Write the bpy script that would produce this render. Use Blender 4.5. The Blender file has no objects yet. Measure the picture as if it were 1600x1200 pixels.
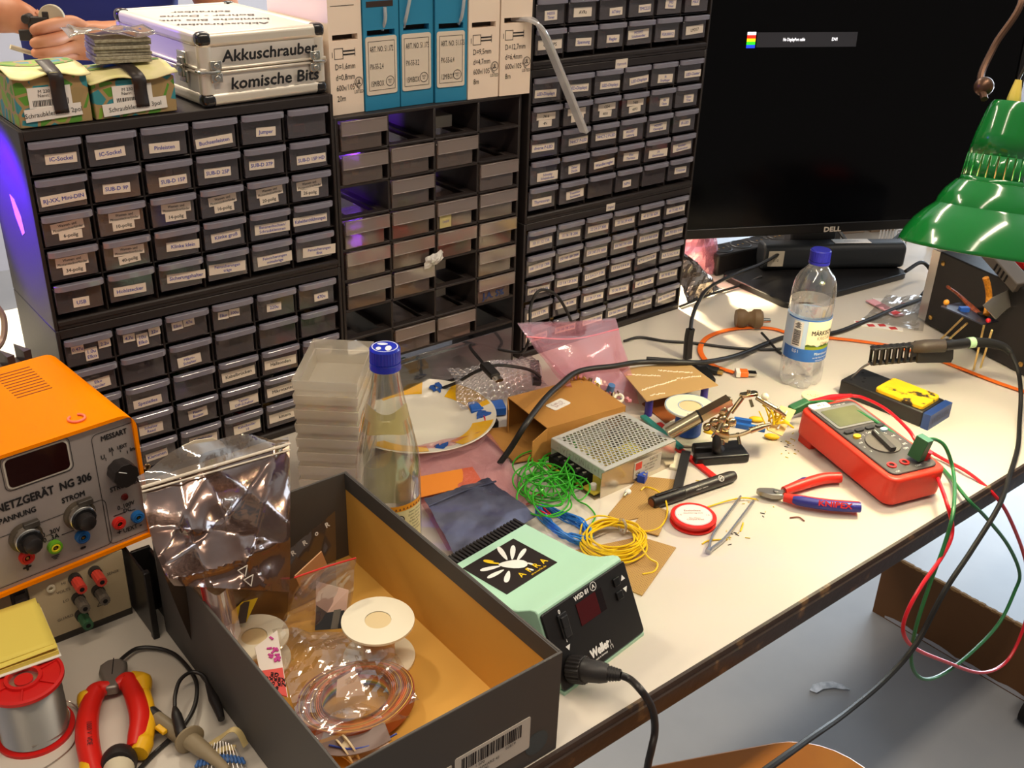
import bpy, bmesh, math, random
from mathutils import Matrix, Vector
from math import sin, cos, pi, radians as R
T = 0.75                                   # height of the bench top above the floor
scene = bpy.context.scene
COL = scene.collection
random.seed(7)

# ---------------------------------------------------------------- camera
FPX = 1624.92
CAM = Vector((-0.26934, -1.11199, 0.69903))
CR = Vector((0.780488, -0.624439, 0.030237))
CD = Vector((-0.263348, -0.372254, -0.889986))
CF = Vector((0.566997, 0.686661, -0.454984))
cam_data = bpy.data.cameras.new('camera')
cam_data.sensor_width = 36.0
cam_data.lens = FPX * 36.0 / 1600.0
cam_data.clip_start = 0.02
cam = bpy.data.objects.new('camera', cam_data)
COL.objects.link(cam)
mw = Matrix.Identity(4)
for i in range(3):
    mw[i][0], mw[i][1], mw[i][2] = CR[i], -CD[i], -CF[i]
mw[0][3], mw[1][3], mw[2][3] = CAM.x, CAM.y, CAM.z + T
cam.matrix_world = mw
scene.camera = cam

# ---------------------------------------------------------------- world, lights, exposure
scene.view_settings.view_transform = 'Standard'
scene.view_settings.look = 'None'
scene.view_settings.gamma = 1.0
scene.view_settings.use_curve_mapping = False
scene.view_settings.exposure = 0.66
world = bpy.data.worlds.new('room_air')
scene.world = world
world.use_nodes = True
bg = world.node_tree.nodes['Background']
bg.inputs[0].default_value = (1.0, 0.89, 0.78, 1)
bg.inputs[1].default_value = 0.13


def light(name, kind, loc, power, color, size=0.1, size_y=None, target=None, spot=None, blend=0.5):
    d = bpy.data.lights.new(name, kind)
    d.energy = power
    d.color = color
    if kind == 'AREA':
        d.size = size
        if size_y:
            d.shape = 'RECTANGLE'
            d.size_y = size_y
    else:
        d.shadow_soft_size = size
    if kind == 'SPOT':
        d.spot_size = R(spot)
        d.spot_blend = blend
    o = bpy.data.objects.new(name, d)
    COL.objects.link(o)
    o.location = (loc[0], loc[1], loc[2] + T)
    if target is not None:
        v = Vector(target) - Vector(loc)
        o.rotation_euler = v.to_track_quat('-Z', 'Y').to_euler()
    return o


# ceiling tubes over the room (warm white, as the camera's balance shows them)
for (lx, ly, lp) in ((-0.75, -1.0, 9), (0.8, -1.0, 15), (-0.5, 1.6, 26), (1.6, 1.5, 22)):
    light('ceiling_tube_light', 'AREA', (lx, ly, 1.95), lp, (1.0, 0.83, 0.64), 1.5, 0.12, target=(lx, ly, 0))
# daylight from tall windows far right and behind: most of it comes in below bench height
light('window_daylight', 'AREA', (4.3, 0.7, -0.36), 115, (0.78, 0.90, 1.0), 2.4, 0.7, target=(1.2, -0.35, -0.72))
light('window_daylight', 'AREA', (4.3, 0.2, 0.9), 30, (0.72, 0.86, 1.0), 2.0, 1.0, target=(1.2, -0.4, 0.1))
# blue LED standing on the far bench, left of the cabinets
light('blue_led_light', 'SPOT', (-0.115, 0.115, 0.405), 16.0, (0.08, 0.0, 1.0), 0.012, target=(0.0, 0.088, 0.352), spot=72, blend=0.5)
light('blue_led_light', 'SPOT', (-0.25, 0.34, 0.58), 4.0, (0.12, 0.02, 1.0), 0.03, target=(0.20, 0.14, 0.48), spot=40, blend=0.7)
light('blue_led_light', 'SPOT', (0.20, 0.42, 0.40), 4.0, (0.22, 0.04, 1.0), 0.03, target=(0.50, 0.05, 0.30), spot=44, blend=0.6)
# task lamps of the neighbouring bench
light('far_bench_light', 'SPOT', (-0.10, 0.62, 0.62), 26, (1.0, 0.86, 0.62), 0.05, target=(0.02, 0.50, 0.0), spot=80, blend=0.4)
light('far_bench_light', 'SPOT', (0.10, 0.42, 1.15), 14, (1.0, 0.88, 0.66), 0.06, target=(0.30, 0.12, 0.48), spot=62, blend=0.6)
light('back_corner_light', 'SPOT', (1.075, 0.27, 0.20), 40, (1.0, 0.82, 0.52), 0.02, target=(1.03, -0.03, 0.0), spot=56, blend=0.5)


def Z(u, v, z=0.0):
    """point of the place at height z above the bench seen at photograph pixel (u, v)"""
    d = CR * ((u - 800) / FPX) + CD * ((v - 600) / FPX) + CF
    return CAM + d * ((z - CAM.z) / d.z)


def Y(u, v, y):
    d = CR * ((u - 800) / FPX) + CD * ((v - 600) / FPX) + CF
    return CAM + d * ((y - CAM.y) / d.y)


# ---------------------------------------------------------------- materials
def lin(c):
    c = c / 255.0
    return c / 12.92 if c <= 0.04045 else ((c + 0.055) / 1.055) ** 2.4


def rgb(r, g, b):
    return (lin(r), lin(g), lin(b), 1.0)


MATS = {}


def _new(name):
    m = bpy.data.materials.new(name)
    m.use_nodes = True
    nt = m.node_tree
    nt.nodes.clear()
    out = nt.nodes.new('ShaderNodeOutputMaterial')
    return m, nt, out


def _coords(nt, scale):
    tc = nt.nodes.new('ShaderNodeTexCoord')
    n = nt.nodes.new('ShaderNodeTexNoise')
    n.inputs['Scale'].default_value = scale
    n.inputs['Detail'].default_value = 4
    nt.links.new(tc.outputs['Object'], n.inputs['Vector'])
    return n


def mat(name, c, rough=0.5, metal=0.0, spec=0.5, coat=0.0, bump=None, vary=None, emit=0.0, ecol=None, ior=1.45, trans=0.0):
    """principled material; bump=(scale, strength), vary=(scale, second colour[, low, high])"""
    if name in MATS:
        return MATS[name]
    m, nt, out = _new(name)
    p = nt.nodes.new('ShaderNodeBsdfPrincipled')
    nt.links.new(p.outputs[0], out.inputs[0])
    p.inputs['Base Color'].default_value = rgb(*c)
    p.inputs['Roughness'].default_value = rough
    p.inputs['Metallic'].default_value = metal
    p.inputs['Specular IOR Level'].default_value = spec
    p.inputs['Coat Weight'].default_value = coat
    p.inputs['Coat Roughness'].default_value = 0.08
    p.inputs['IOR'].default_value = ior
    p.inputs['Transmission Weight'].default_value = trans
    if emit:
        p.inputs['Emission Color'].default_value = rgb(*(ecol or c))
        p.inputs['Emission Strength'].default_value = emit
    if vary:
        n = _coords(nt, vary[0])
        r = nt.nodes.new('ShaderNodeValToRGB')
        r.color_ramp.elements[0].color = rgb(*c)
        r.color_ramp.elements[1].color = rgb(*vary[1])
        r.color_ramp.elements[0].position = vary[2] if len(vary) > 2 else 0.35
        r.color_ramp.elements[1].position = vary[3] if len(vary) > 3 else 0.65
        nt.links.new(n.outputs['Fac'], r.inputs[0])
        nt.links.new(r.outputs[0], p.inputs['Base Color'])
    if bump:
        n = _coords(nt, bump[0])
        b = nt.nodes.new('ShaderNodeBump')
        b.inputs['Strength'].default_value = bump[1]
        b.inputs['Distance'].default_value = 0.002
        nt.links.new(n.outputs['Fac'], b.inputs['Height'])
        nt.links.new(b.outputs[0], p.inputs['Normal'])
    MATS[name] = m
    return m


def film(name, tint, opac=0.15, rough=0.35, gloss=0.10, edge=0.5, body=None, bump=None, metal=0.0, transl=0.35):
    """thin clear sheet: see-through tinted layer, a scattering share, and a fresnel gloss"""
    if name in MATS:
        return MATS[name]
    m, nt, out = _new(name)
    L = nt.links.new
    t = nt.nodes.new('ShaderNodeBsdfTransparent')
    t.inputs[0].default_value = rgb(*tint)
    p = nt.nodes.new('ShaderNodeBsdfPrincipled')
    p.inputs['Base Color'].default_value = rgb(*(body or tint))
    p.inputs['Roughness'].default_value = rough
    p.inputs['Metallic'].default_value = metal
    g = nt.nodes.new('ShaderNodeBsdfGlossy')
    g.inputs['Roughness'].default_value = 0.08 if rough < 0.5 else 0.3
    g.inputs['Color'].default_value = (0.9, 0.9, 0.9, 1)
    lw = nt.nodes.new('ShaderNodeLayerWeight')
    lw.inputs[0].default_value = 0.35
    ma = nt.nodes.new('ShaderNodeMath')
    ma.operation = 'MULTIPLY_ADD'
    ma.inputs[1].default_value = edge
    ma.inputs[2].default_value = gloss
    ma.use_clamp = True
    L(lw.outputs['Facing'], ma.inputs[0])
    tr = nt.nodes.new('ShaderNodeBsdfTranslucent')
    tr.inputs[0].default_value = rgb(*(body or tint))
    m0 = nt.nodes.new('ShaderNodeMixShader')
    m0.inputs[0].default_value = transl
    L(p.outputs[0], m0.inputs[1])
    L(tr.outputs[0], m0.inputs[2])
    m1 = nt.nodes.new('ShaderNodeMixShader')
    m1.inputs[0].default_value = opac
    L(t.outputs[0], m1.inputs[1])
    L(m0.outputs[0], m1.inputs[2])
    m2 = nt.nodes.new('ShaderNodeMixShader')
    L(ma.outputs[0], m2.inputs[0])
    L(m1.outputs[0], m2.inputs[1])
    L(g.outputs[0], m2.inputs[2])
    L(m2.outputs[0], out.inputs[0])
    if bump:
        n = _coords(nt, bump[0])
        b = nt.nodes.new('ShaderNodeBump')
        b.inputs['Strength'].default_value = bump[1]
        b.inputs['Distance'].default_value = 0.003
        L(n.outputs['Fac'], b.inputs['Height'])
        for q in (p, g, lw):
            L(b.outputs[0], q.inputs['Normal'])
    MATS[name] = m
    return m


BLACK = mat('black_plastic', (34, 30, 29), 0.45)
DARK = mat('dark_rubber', (26, 25, 25), 0.6, spec=0.2)
CHROME = mat('bright_metal', (205, 200, 190), 0.22, 1.0)
STEEL = mat('brushed_steel', (170, 168, 165), 0.35, 1.0)
BRASS = mat('brass_metal', (200, 160, 90), 0.3, 1.0)
NICKEL = mat('nickel_warm_metal', (190, 170, 135), 0.2, 1.0)
PAPER = mat('white_paper', (226, 221, 214), 0.7)
INK = mat('black_ink', (22, 21, 24), 0.6)
BLUEINK = mat('blue_ink', (58, 62, 150), 0.6)
WHITEINK = mat('white_print', (235, 235, 232), 0.6)
RED = mat('red_plastic', (205, 34, 28), 0.4)
YELLOW = mat('yellow_plastic', (238, 190, 20), 0.45)
BLUE = mat('blue_plastic', (28, 84, 160), 0.4)
GREENP = mat('green_plastic', (46, 100, 62), 0.45)

# ---------------------------------------------------------------- glyphs (built once, laid out by hand)
GLYPH = {}


def _load_glyphs(chars):
    cu = bpy.data.curves.new('glyph', 'FONT')
    ob = bpy.data.objects.new('glyph', cu)
    COL.objects.link(ob)
    cu.resolution_u = 2

    def mesh_of(s):
        cu.body = s
        dg = bpy.context.evaluated_depsgraph_get()
        dg.update()
        me = bpy.data.meshes.new_from_object(ob.evaluated_get(dg))
        vs = [tuple(v.co)[:2] for v in me.vertices]
        fs = [tuple(p.vertices) for p in me.polygons]
        bpy.data.meshes.remove(me)
        return vs, fs

    def width(s):
        v, _ = mesh_of(s)
        return max(q[0] for q in v) - min(q[0] for q in v)
    base = width('||')
    for c in chars:
        adv = width('|' + c + '|') - base
        vs, fs = mesh_of(c) if c != ' ' else ([], [])
        GLYPH[c] = (vs, fs, adv)
    COL.objects.unlink(ob)
    bpy.data.objects.remove(ob)
    bpy.data.curves.remove(cu)


_load_glyphs("ABCDEFGHIJKLMNOPQRSTUVWXYZabcdefghijklmnopqrstuvwxyz0123456789 .,:;-+/()=%&ÄÖÜäöüßéµ<>°®_")


def rotz(a):
    return Matrix.Rotation(a, 4, 'Z')


def frame(o, x, y):
    """matrix with origin o, x axis along x, y axis near y (z = x cross y)"""
    x = Vector(x).normalized()
    z = x.cross(Vector(y)).normalized()
    y = z.cross(x)
    m = Matrix.Identity(4)
    for i in range(3):
        m[i][0], m[i][1], m[i][2], m[i][3] = x[i], y[i], z[i], o[i]
    return m


def spline(pts, n=8, closed=False):
    """Catmull-Rom through the points"""
    P = [Vector(p) for p in pts]
    if len(P) < 3 and not closed:
        return P
    out = []
    k = len(P)
    rng = range(k if closed else k - 1)
    for i in rng:
        if closed:
            p0, p1, p2, p3 = P[i - 1], P[i], P[(i + 1) % k], P[(i + 2) % k]
        else:
            p1, p2 = P[i], P[i + 1]
            p0 = P[i - 1] if i else p1 * 2 - p2
            p3 = P[i + 2] if i + 2 < k else p2 * 2 - p1
        for j in range(n):
            t = j / n
            out.append(0.5 * ((2 * p1) + (p2 - p0) * t + (2 * p0 - 5 * p1 + 4 * p2 - p3) * t * t + (3 * p1 - p0 - 3 * p2 + p3) * t ** 3))
    if not closed:
        out.append(P[-1])
    return out


class MB:
    """collects shapes and links them as ONE mesh object"""

    def __init__(s, m=None, X=None):
        s.v, s.f, s.mi, s.sm, s.mats = [], [], [], [], []
        s.X = X or Matrix.Identity(4)
        s.cur = 0
        if m:
            s.mat(m)

    def mat(s, m):
        if m not in s.mats:
            s.mats.append(m)
        s.cur = s.mats.index(m)
        return s

    def add(s, vs, fs, smooth=False, M=None):
        X = s.X @ M if M is not None else s.X
        o = len(s.v)
        s.v += [tuple(X @ Vector(p)) for p in vs]
        for f in fs:
            s.f.append(tuple(i + o for i in f))
            s.mi.append(s.cur)
            s.sm.append(smooth)
        return s

    def box(s, c, d, M=None, rz=0.0):
        x, y, z = d[0] / 2, d[1] / 2, d[2] / 2
        L = Matrix.Translation(c) @ (rotz(rz) if rz else Matrix.Identity(4))
        if M is not None:
            L = M @ L
        vs = [(a * x, b * y, e * z) for a in (-1, 1) for b in (-1, 1) for e in (-1, 1)]
        return s.add(vs, [(0, 1, 3, 2), (4, 6, 7, 5), (0, 4, 5, 1), (2, 3, 7, 6), (0, 2, 6, 4), (1, 5, 7, 3)], False, L)

    def b2(s, p, q, M=None):
        return s.box([(a + b) / 2 for a, b in zip(p, q)], [abs(b - a) for a, b in zip(p, q)], M)

    def rbox(s, c, d, r, M=None, n=4):
        """box with rounded vertical edges"""
        return s.prism(rrect(d[0], d[1], r, n), c[2] - d[2] / 2, c[2] + d[2] / 2, (M if M is not None else Matrix.Identity(4)) @ Matrix.Translation((c[0], c[1], 0)))

    def prism(s, ol, z0, z1, M=None, smooth=False):
        n = len(ol)
        vs = [(p[0], p[1], z0) for p in ol] + [(p[0], p[1], z1) for p in ol]
        s.add(vs, [(i, (i + 1) % n, n + (i + 1) % n, n + i) for i in range(n)] + [tuple(range(n - 1, -1, -1)), tuple(range(n, 2 * n))], smooth, M)
        return s

    def lathe(s, prof, n=24, M=None, smooth=True, a0=0.0, a1=2 * pi):
        full = abs(a1 - a0 - 2 * pi) < 1e-6
        m = n if full else n + 1
        vs, fs = [], []
        for (r, z) in prof:
            for i in range(m):
                a = a0 + (a1 - a0) * i / n
                vs.append((r * cos(a), r * sin(a), z))
        for k in range(len(prof) - 1):
            for i in range(n):
                j = (i + 1) % m
                fs.append((k * m + i, k * m + j, (k + 1) * m + j, (k + 1) * m + i))
        if full:
            if prof[0][0] > 1e-6:
                fs.append(tuple(range(m - 1, -1, -1)))
            if prof[-1][0] > 1e-6:
                fs.append(tuple((len(prof) - 1) * m + i for i in range(m)))
        return s.add(vs, fs, smooth, M)

    def lathe_open(s, prof, n=24, M=None):
        vs, fs = [], []
        for (r, z) in prof:
            for i in range(n):
                a = 2 * pi * i / n
                vs.append((r * cos(a), r * sin(a), z))
        for k in range(len(prof) - 1):
            for i in range(n):
                j = (i + 1) % n
                fs.append((k * n + i, k * n + j, (k + 1) * n + j, (k + 1) * n + i))
        return s.add(vs, fs, True, M)

    def cyl(s, p, q, r, r2=None, n=16):
        p, q = Vector(p), Vector(q)
        d = q - p
        M = Matrix.Translation(p) @ d.to_track_quat('Z', 'Y').to_matrix().to_4x4()
        return s.lathe([(r, 0), (r2 if r2 is not None else r, d.length)], n, M)

    def tube(s, pts, r, n=8, sub=8, closed=False, smooth=True, flat=None):
        """round (or flat: (half width, half height)) sweep along a smooth path"""
        P = spline(pts, sub, closed) if sub > 1 else [Vector(p) for p in pts]
        k = len(P)
        rr = r if hasattr(r, '__len__') else None
        vs, fs = [], []
        up = Vector((0, 0, 1))
        nrm = None
        for i in range(k):
            if closed:
                t = P[(i + 1) % k] - P[i - 1]
            else:
                t = P[min(i + 1, k - 1)] - P[max(i - 1, 0)]
            if t.length < 1e-9:
                t = Vector((1, 0, 0))
            t.normalize()
            if nrm is None:
                nrm = up - t * up.dot(t)
                if nrm.length < 0.1:
                    nrm = Vector((1, 0, 0)) - t * t.x
            else:
                nrm = nrm - t * nrm.dot(t)
                if flat is not None:
                    w = up - t * up.dot(t)
                    if w.length > 0.2:
                        nrm = w
            nrm.normalize()
            bi = t.cross(nrm)
            if rr:
                f = i / max(k - 1, 1) * (len(rr) - 1)
                a = int(min(f, len(rr) - 2))
                rad = rr[a] + (rr[a + 1] - rr[a]) * (f - a)
            else:
                rad = r
            for j in range(n):
                an = 2 * pi * (j + 0.5) / n
                if flat is not None:
                    vs.append(P[i] + bi * (flat[0] * math.copysign(min(1, abs(cos(an)) * 1.4), cos(an))) + nrm * (flat[1] * math.copysign(min(1, abs(sin(an)) * 1.4), sin(an))))
                else:
                    vs.append(P[i] + nrm * (rad * cos(an)) + bi * (rad * sin(an)))
        m = k if closed else k - 1
        for i in range(m):
            for j in range(n):
                a, b = i * n, ((i + 1) % k) * n
                fs.append((a + j, a + (j + 1) % n, b + (j + 1) % n, b + j))
        if not closed:
            fs.append(tuple(range(n - 1, -1, -1)))
            fs.append(tuple((k - 1) * n + j for j in range(n)))
        return s.add(vs, fs, smooth)

    def grid(s, fn, nu, nv, smooth=True, M=None):
        vs = [fn(i / nu, j / nv) for j in range(nv + 1) for i in range(nu + 1)]
        w = nu + 1
        return s.add(vs, [(j * w + i, j * w + i + 1, (j + 1) * w + i + 1, (j + 1) * w + i) for j in range(nv) for i in range(nu)], smooth, M)

    def ball(s, c, r, n=12, M=None, sq=(1, 1, 1)):
        prof = [(r * sin(pi * i / n), -r * cos(pi * i / n)) for i in range(n + 1)]
        prof[0] = (1e-7, -r)
        prof[-1] = (1e-7, r)
        L = Matrix.Translation(c) @ Matrix.Diagonal((sq[0], sq[1], sq[2], 1))
        return s.lathe(prof, n + 4, (M @ L) if M is not None else L)

    def text(s, t, M, h, align='c', xs=1.0, ls=1.25, bold=0.0, z=0.0002):
        """flat lettering in the xy plane of M; h is the capital height"""
        k = h / 0.69
        rows = t.split('\n')
        for ri, row in enumerate(rows):
            w = sum(GLYPH.get(c, GLYPH['-'])[2] for c in row) * k * xs
            x = {'c': -w / 2, 'l': 0.0, 'r': -w}[align]
            y = -h / 2 - (ri - (len(rows) - 1) / 2) * h * ls
            for c in row:
                vs, fs, adv = GLYPH.get(c, GLYPH['-'])
                if vs:
                    offs = ((0, 0),) if not bold else ((-bold, 0), (bold, 0), (0, bold), (0, -bold))
                    for q, (ox, oy) in enumerate(offs):
                        s.add([(x + p[0] * k * xs + ox * h, y + p[1] * k + oy * h, z + q * 1e-6) for p in vs], fs, False, M)
                x += adv * k * xs
        return s

    def build(s, name, parent=None, bevel=0.0, seg=2, solid=0.0, sub=0, loc=None, angle=40, rot=None):
        me = bpy.data.meshes.new(name)
        me.from_pydata(s.v, [], s.f)
        for m in s.mats:
            me.materials.append(m)
        if s.mi:
            me.polygons.foreach_set('material_index', s.mi)
            me.polygons.foreach_set('use_smooth', [True if bevel else q for q in s.sm])
        me.update()
        if True in s.sm or bevel:
            me.set_sharp_from_angle(angle=R(angle))
        o = bpy.data.objects.new(name, me)
        COL.objects.link(o)
        if solid:
            md = o.modifiers.new('thickness', 'SOLIDIFY')
            md.thickness = solid
            md.offset = 0
        if sub:
            md = o.modifiers.new('smooth', 'SUBSURF')
            md.levels = md.render_levels = sub
        if bevel:
            md = o.modifiers.new('edge', 'BEVEL')
            md.width = bevel
            md.segments = seg
            md.limit_method = 'ANGLE'
            md.angle_limit = R(50)
            md.use_clamp_overlap = True
        if parent is not None:
            o.parent = parent
        elif loc is not None:
            o.location = (loc[0], loc[1], loc[2] + T)
            if rot:
                o.rotation_euler = rot
        else:
            o.location = (0, 0, T)
        return o


def rrect(w, h, r, n=4, cx=0.0, cy=0.0):
    pts = []
    for (sx, sy, a) in ((1, 1, 0), (-1, 1, 90), (-1, -1, 180), (1, -1, 270)):
        for i in range(n + 1):
            t = R(a + 90 * i / n)
            pts.append((cx + sx * (w / 2 - r) + r * cos(t), cy + sy * (h / 2 - r) + r * sin(t)))
    return pts


def tag(o, label, cat, group=None, kind=None):
    o['label'] = label
    o['category'] = cat
    if group:
        o['group'] = group
    if kind:
        o['kind'] = kind
    return o


def thing(name, label, cat, loc=(0, 0, 0), rz=0.0, group=None, rot=None):
    o = bpy.data.objects.new(name, None)
    o.empty_display_size = 0.02
    COL.objects.link(o)
    o.location = (loc[0], loc[1], loc[2] + T)
    o.rotation_euler = rot if rot else (0, 0, rz)
    return tag(o, label, cat, group)


def structure(o):
    o['kind'] = 'structure'
    return o


def copy_tree(o, parent=None):
    c = o.copy()
    COL.objects.link(c)
    if parent is not None:
        c.parent = parent
    for ch in list(o.children):
        copy_tree(ch, c)
    return c

# ================================================================ THE SETTING
FLOORM = mat('grey_linoleum', (140, 144, 150), 0.36, vary=(3.0, (158, 160, 164), 0.3, 0.7), bump=(60, 0.05))
b = MB(FLOORM)
b.b2((-3, -3.2, -T - 0.02), (5, 3.6, -T))
structure(b.build('floor'))
WALLM = mat('pale_grey_wall_paint', (186, 184, 190), 0.8, vary=(1.5, (176, 174, 182)))
b = MB(WALLM)
b.b2((-3, 2.9, -T), (5, 3.0, 2.0))
structure(b.build('wall_back'))
b = MB(WALLM)
b.b2((4.6, -3.2, -T), (4.7, 2.9, 2.0))
structure(b.build('wall_right'))
b = MB(WALLM)
b.b2((-3.1, -3.2, -T), (-3.0, 2.9, 2.0))
structure(b.build('wall_left'))
b = MB(mat('white_ceiling_paint', (205, 200, 192), 0.8))
b.b2((-3, -3.2, 2.0), (4.6, 2.9, 2.05))
structure(b.build('ceiling'))

# ---------------------------------------------------------------- benches
TOPM = mat('cream_laminate', (206, 197, 184), 0.34, spec=0.4, vary=(2.0, (200, 191, 178)), bump=(140, 0.03))
EDGEM = mat('worn_brown_edge_band', (50, 36, 28), 0.5, vary=(46, (118, 90, 56), 0.60, 0.72), bump=(60, 0.4))
LEGM = mat('grey_steel_leg', (120, 120, 122), 0.4, 0.6)
t = thing('workbench', 'long cream topped workbench with a worn dark brown front edge, crowded with electronics', 'workbench', (0.5, -0.25, -T))
b = MB(TOPM)
b.b2((-1.6, -0.381, T - 0.029), (2.0, 0.43, T))
b.build('worktop', t)
b = MB(EDGEM)
prof = [(-0.380, T - 0.0305), (-0.3845, T - 0.0295), (-0.3862, T - 0.0270), (-0.3866, T - 0.0060), (-0.3850, T - 0.0046), (-0.3850, T - 0.0030), (-0.3830, T + 0.0003), (-0.3795, T + 0.0004)]
vs = [(x, p[0], p[1]) for x in (-1.6, 2.0) for p in prof]
n = len(prof)
b.add(vs, [(i, i + n, i + n + 1, i + 1) for i in range(n - 1)] + [tuple(range(n)), tuple(range(2 * n - 1, n - 1, -1))], True)
b.build('edge_band', t)
for lx, ly in ((-1.3, -0.3), (-1.3, 0.36), (1.7, -0.3), (1.7, 0.36)):
    MB(LEGM).box((lx, ly, (T - 0.029) / 2), (0.05, 0.05, T - 0.029)).build('leg', t)
t = thing('workbench', 'brightly lit pale bench standing behind the drawer cabinets, back to back with the near bench', 'workbench', (0.5, 0.66, -T))
b = MB(mat('pale_laminate', (224, 220, 208), 0.4))
b.b2((-1.6, -0.225, T - 0.034), (2.0, -0.025, T))
b.b2((-1.6, -0.112, T), (2.0, -0.108, T + 0.0005))
b.build('worktop', t)
for lx, ly in ((-1.3, -0.19), (-1.3, -0.06), (1.7, -0.19), (1.7, -0.06)):
    MB(LEGM).box((lx, ly, (T - 0.034) / 2), (0.05, 0.05, T - 0.034)).build('leg', t)

# ================================================================ DRAWER CABINETS
CABM = mat('black_cabinet_plastic', (40, 33, 31), 0.5, bump=(220, 0.05))
LIPM = film('frosted_lip', (210, 208, 216), 0.72, 0.35, 0.05, 0.25, body=(168, 164, 178))
FACEM = film('frosted_front', (200, 194, 200), 0.32, 0.4, 0.04, 0.25, body=(140, 132, 136))
SIDEM = film('frosted_side', (190, 185, 188), 0.35, 0.5, 0.03, 0.15, body=(110, 104, 108))
LABM = mat('label_paper', (222, 208, 192), 0.75)
W6, H5, D6 = 0.357, 0.2183, 0.155


def cabinet_frame():
    b = MB(CABM)
    w = 0.0042
    b.b2((0, 0, 0), (w, D6, H5 - 0.0006))
    b.b2((W6 - w, 0, 0), (W6, D6, H5 - 0.0006))
    b.b2((w, 0, H5 - 0.0112), (W6 - w, D6, H5 - 0.0006))
    b.b2((w, 0, 0), (W6 - w, D6, 0.0105))
    b.b2((w, D6 - 0.004, 0.0105), (W6 - w, D6, H5 - 0.0112))
    b.b2((w, -0.0015, 0.0045), (W6 - w, 0, 0.0100))          # finger ledge under the bottom row
    for i in range(1, 6):
        x = 0.0055 + 0.0577 * i - 0.0023
        b.b2((x - 0.0012, 0.003, 0.0105), (x + 0.0012, D6 - 0.004, H5 - 0.0112))
    for k in range(1, 5):
        z = 0.2064 - 0.03856 * k + 0.0018
        b.b2((w, 0.004, z - 0.0010), (W6 - w, D6 - 0.004, z + 0.0010))
    return b


def drawer6():
    """little drawer seen from the front: rounded pull lip on top, thin clear body"""
    b = MB(LIPM)
    w, h = 0.0531, 0.0335
    # pull lip: rounded bar whose ends curve back
    ol = [(0.0006, 0.0), (0.0004, -0.0035), (0.003, -0.0062), (0.008, -0.0072), (w - 0.008, -0.0072), (w - 0.003, -0.0062), (w - 0.0004, -0.0035), (w - 0.0006, 0.0)]
    b.prism(ol, -0.0066, 0.0)
    b.mat(FACEM)
    b.b2((0.0005, 0.0, -h), (w - 0.003, 0.0012, -0.0066))
    b.mat(SIDEM)
    b.b2((0.001, 0.0012, -h), (0.002, 0.145, -0.006))
    b.b2((w - 0.0045, 0.0012, -h), (w - 0.0035, 0.145, -0.006))
    b.b2((0.002, 0.0012, -h), (w - 0.0045, 0.145, -h + 0.001))
    return b


def make_label(parent, cards, rng):
    """paper stickers on one drawer front; cards = [(text, cx, cz, w, h, colour)]"""
    b = MB(LABM)
    for (t, cx, cz, w, h, ink) in cards:
        a = rng.uniform(-0.06, 0.06)
        M = Matrix.Translation((cx, -0.0006, cz)) @ Matrix.Rotation(pi / 2, 4, 'X') @ rotz(a)
        b.mat(LABM)
        b.box((0, 0, -0.00015), (w, h, 0.0006), M)
        if t:
            rows = t.split('\n')
            hh = min(h * 0.40 / (0.55 + 0.45 * len(rows)), 0.0044)
            tw = max(sum(GLYPH.get(c, GLYPH['-'])[2] for c in r) for r in rows) * hh / 0.69
            xs = min(1.0, (w * 0.92) / max(tw, 1e-6))
            b.mat(ink).text(t, M, hh, xs=xs, ls=1.5, bold=0.03)
    return b.build('label', parent)


def cards_of(spec, rng, style):
    """spec: text, or a list of texts (stacked stickers), 'a|b' sets stickers side by side"""
    ink = BLUEINK if style == 'blue' else INK
    out = []
    if spec == '' or spec is None:
        return out
    if isinstance(spec, list):
        zs = -0.0145
        for i, t in enumerate(spec):
            w = 0.034 if i == 0 else 0.024
            h = 0.0105 if '\n' in t else 0.0095
            out.append((t, 0.026 + rng.uniform(-0.003, 0.003), zs, w, h, INK))
            zs -= 0.0098
        return out
    if '|' in spec:
        parts = spec.split('|')
        x = 0.007
        for t in parts:
            w = 0.0135
            out.append((t, x + w / 2, -0.0150 + rng.uniform(-0.002, 0.002) - (0.006 if '\n' in t else 0), w, 0.0150 if '\n' in t else 0.0095, BLUEINK))
            x += w + rng.uniform(0.0005, 0.0025)
        return out
    if spec.startswith('#'):          # wide strip of resistor values
        return [(spec[1:], 0.0265 + rng.uniform(-0.002, 0.001), -0.0185 + rng.uniform(-0.003, 0.002), 0.0425, 0.0105, BLUEINK)]
    if spec.startswith('+'):          # big lettering
        w = min(0.044, 0.010 + 0.0046 * len(spec))
        return [(spec[1:], 0.0255, -0.0205, w, 0.0125, INK)]
    n = max(len(r) for r in spec.split('\n'))
    w = min(0.046, 0.010 + 0.0024 * n)
    h = 0.0125 if '\n' in spec else 0.0105
    return [(spec, 0.0265 + rng.uniform(-0.005, 0.006), -0.0215 + rng.uniform(-0.0025, 0.003), w, h, ink)]


PART_COLS = [mat('part_%s' % n, c, 0.4, mt) for n, c, mt in (('tan', (190, 150, 92), 0), ('grey', (120, 116, 112), 0), ('steel', (180, 176, 168), .8), ('brown', (120, 76, 44), 0),
             ('green', (60, 130, 62), 0), ('redd', (190, 50, 40), 0), ('white', (205, 196, 180), 0), ('bluish', (72, 98, 140), 0), ('black', (26, 25, 26), 0), ('amber', (214, 140, 50), 0))]
FRAME_ME = None
DRAWER_ME = None


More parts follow.
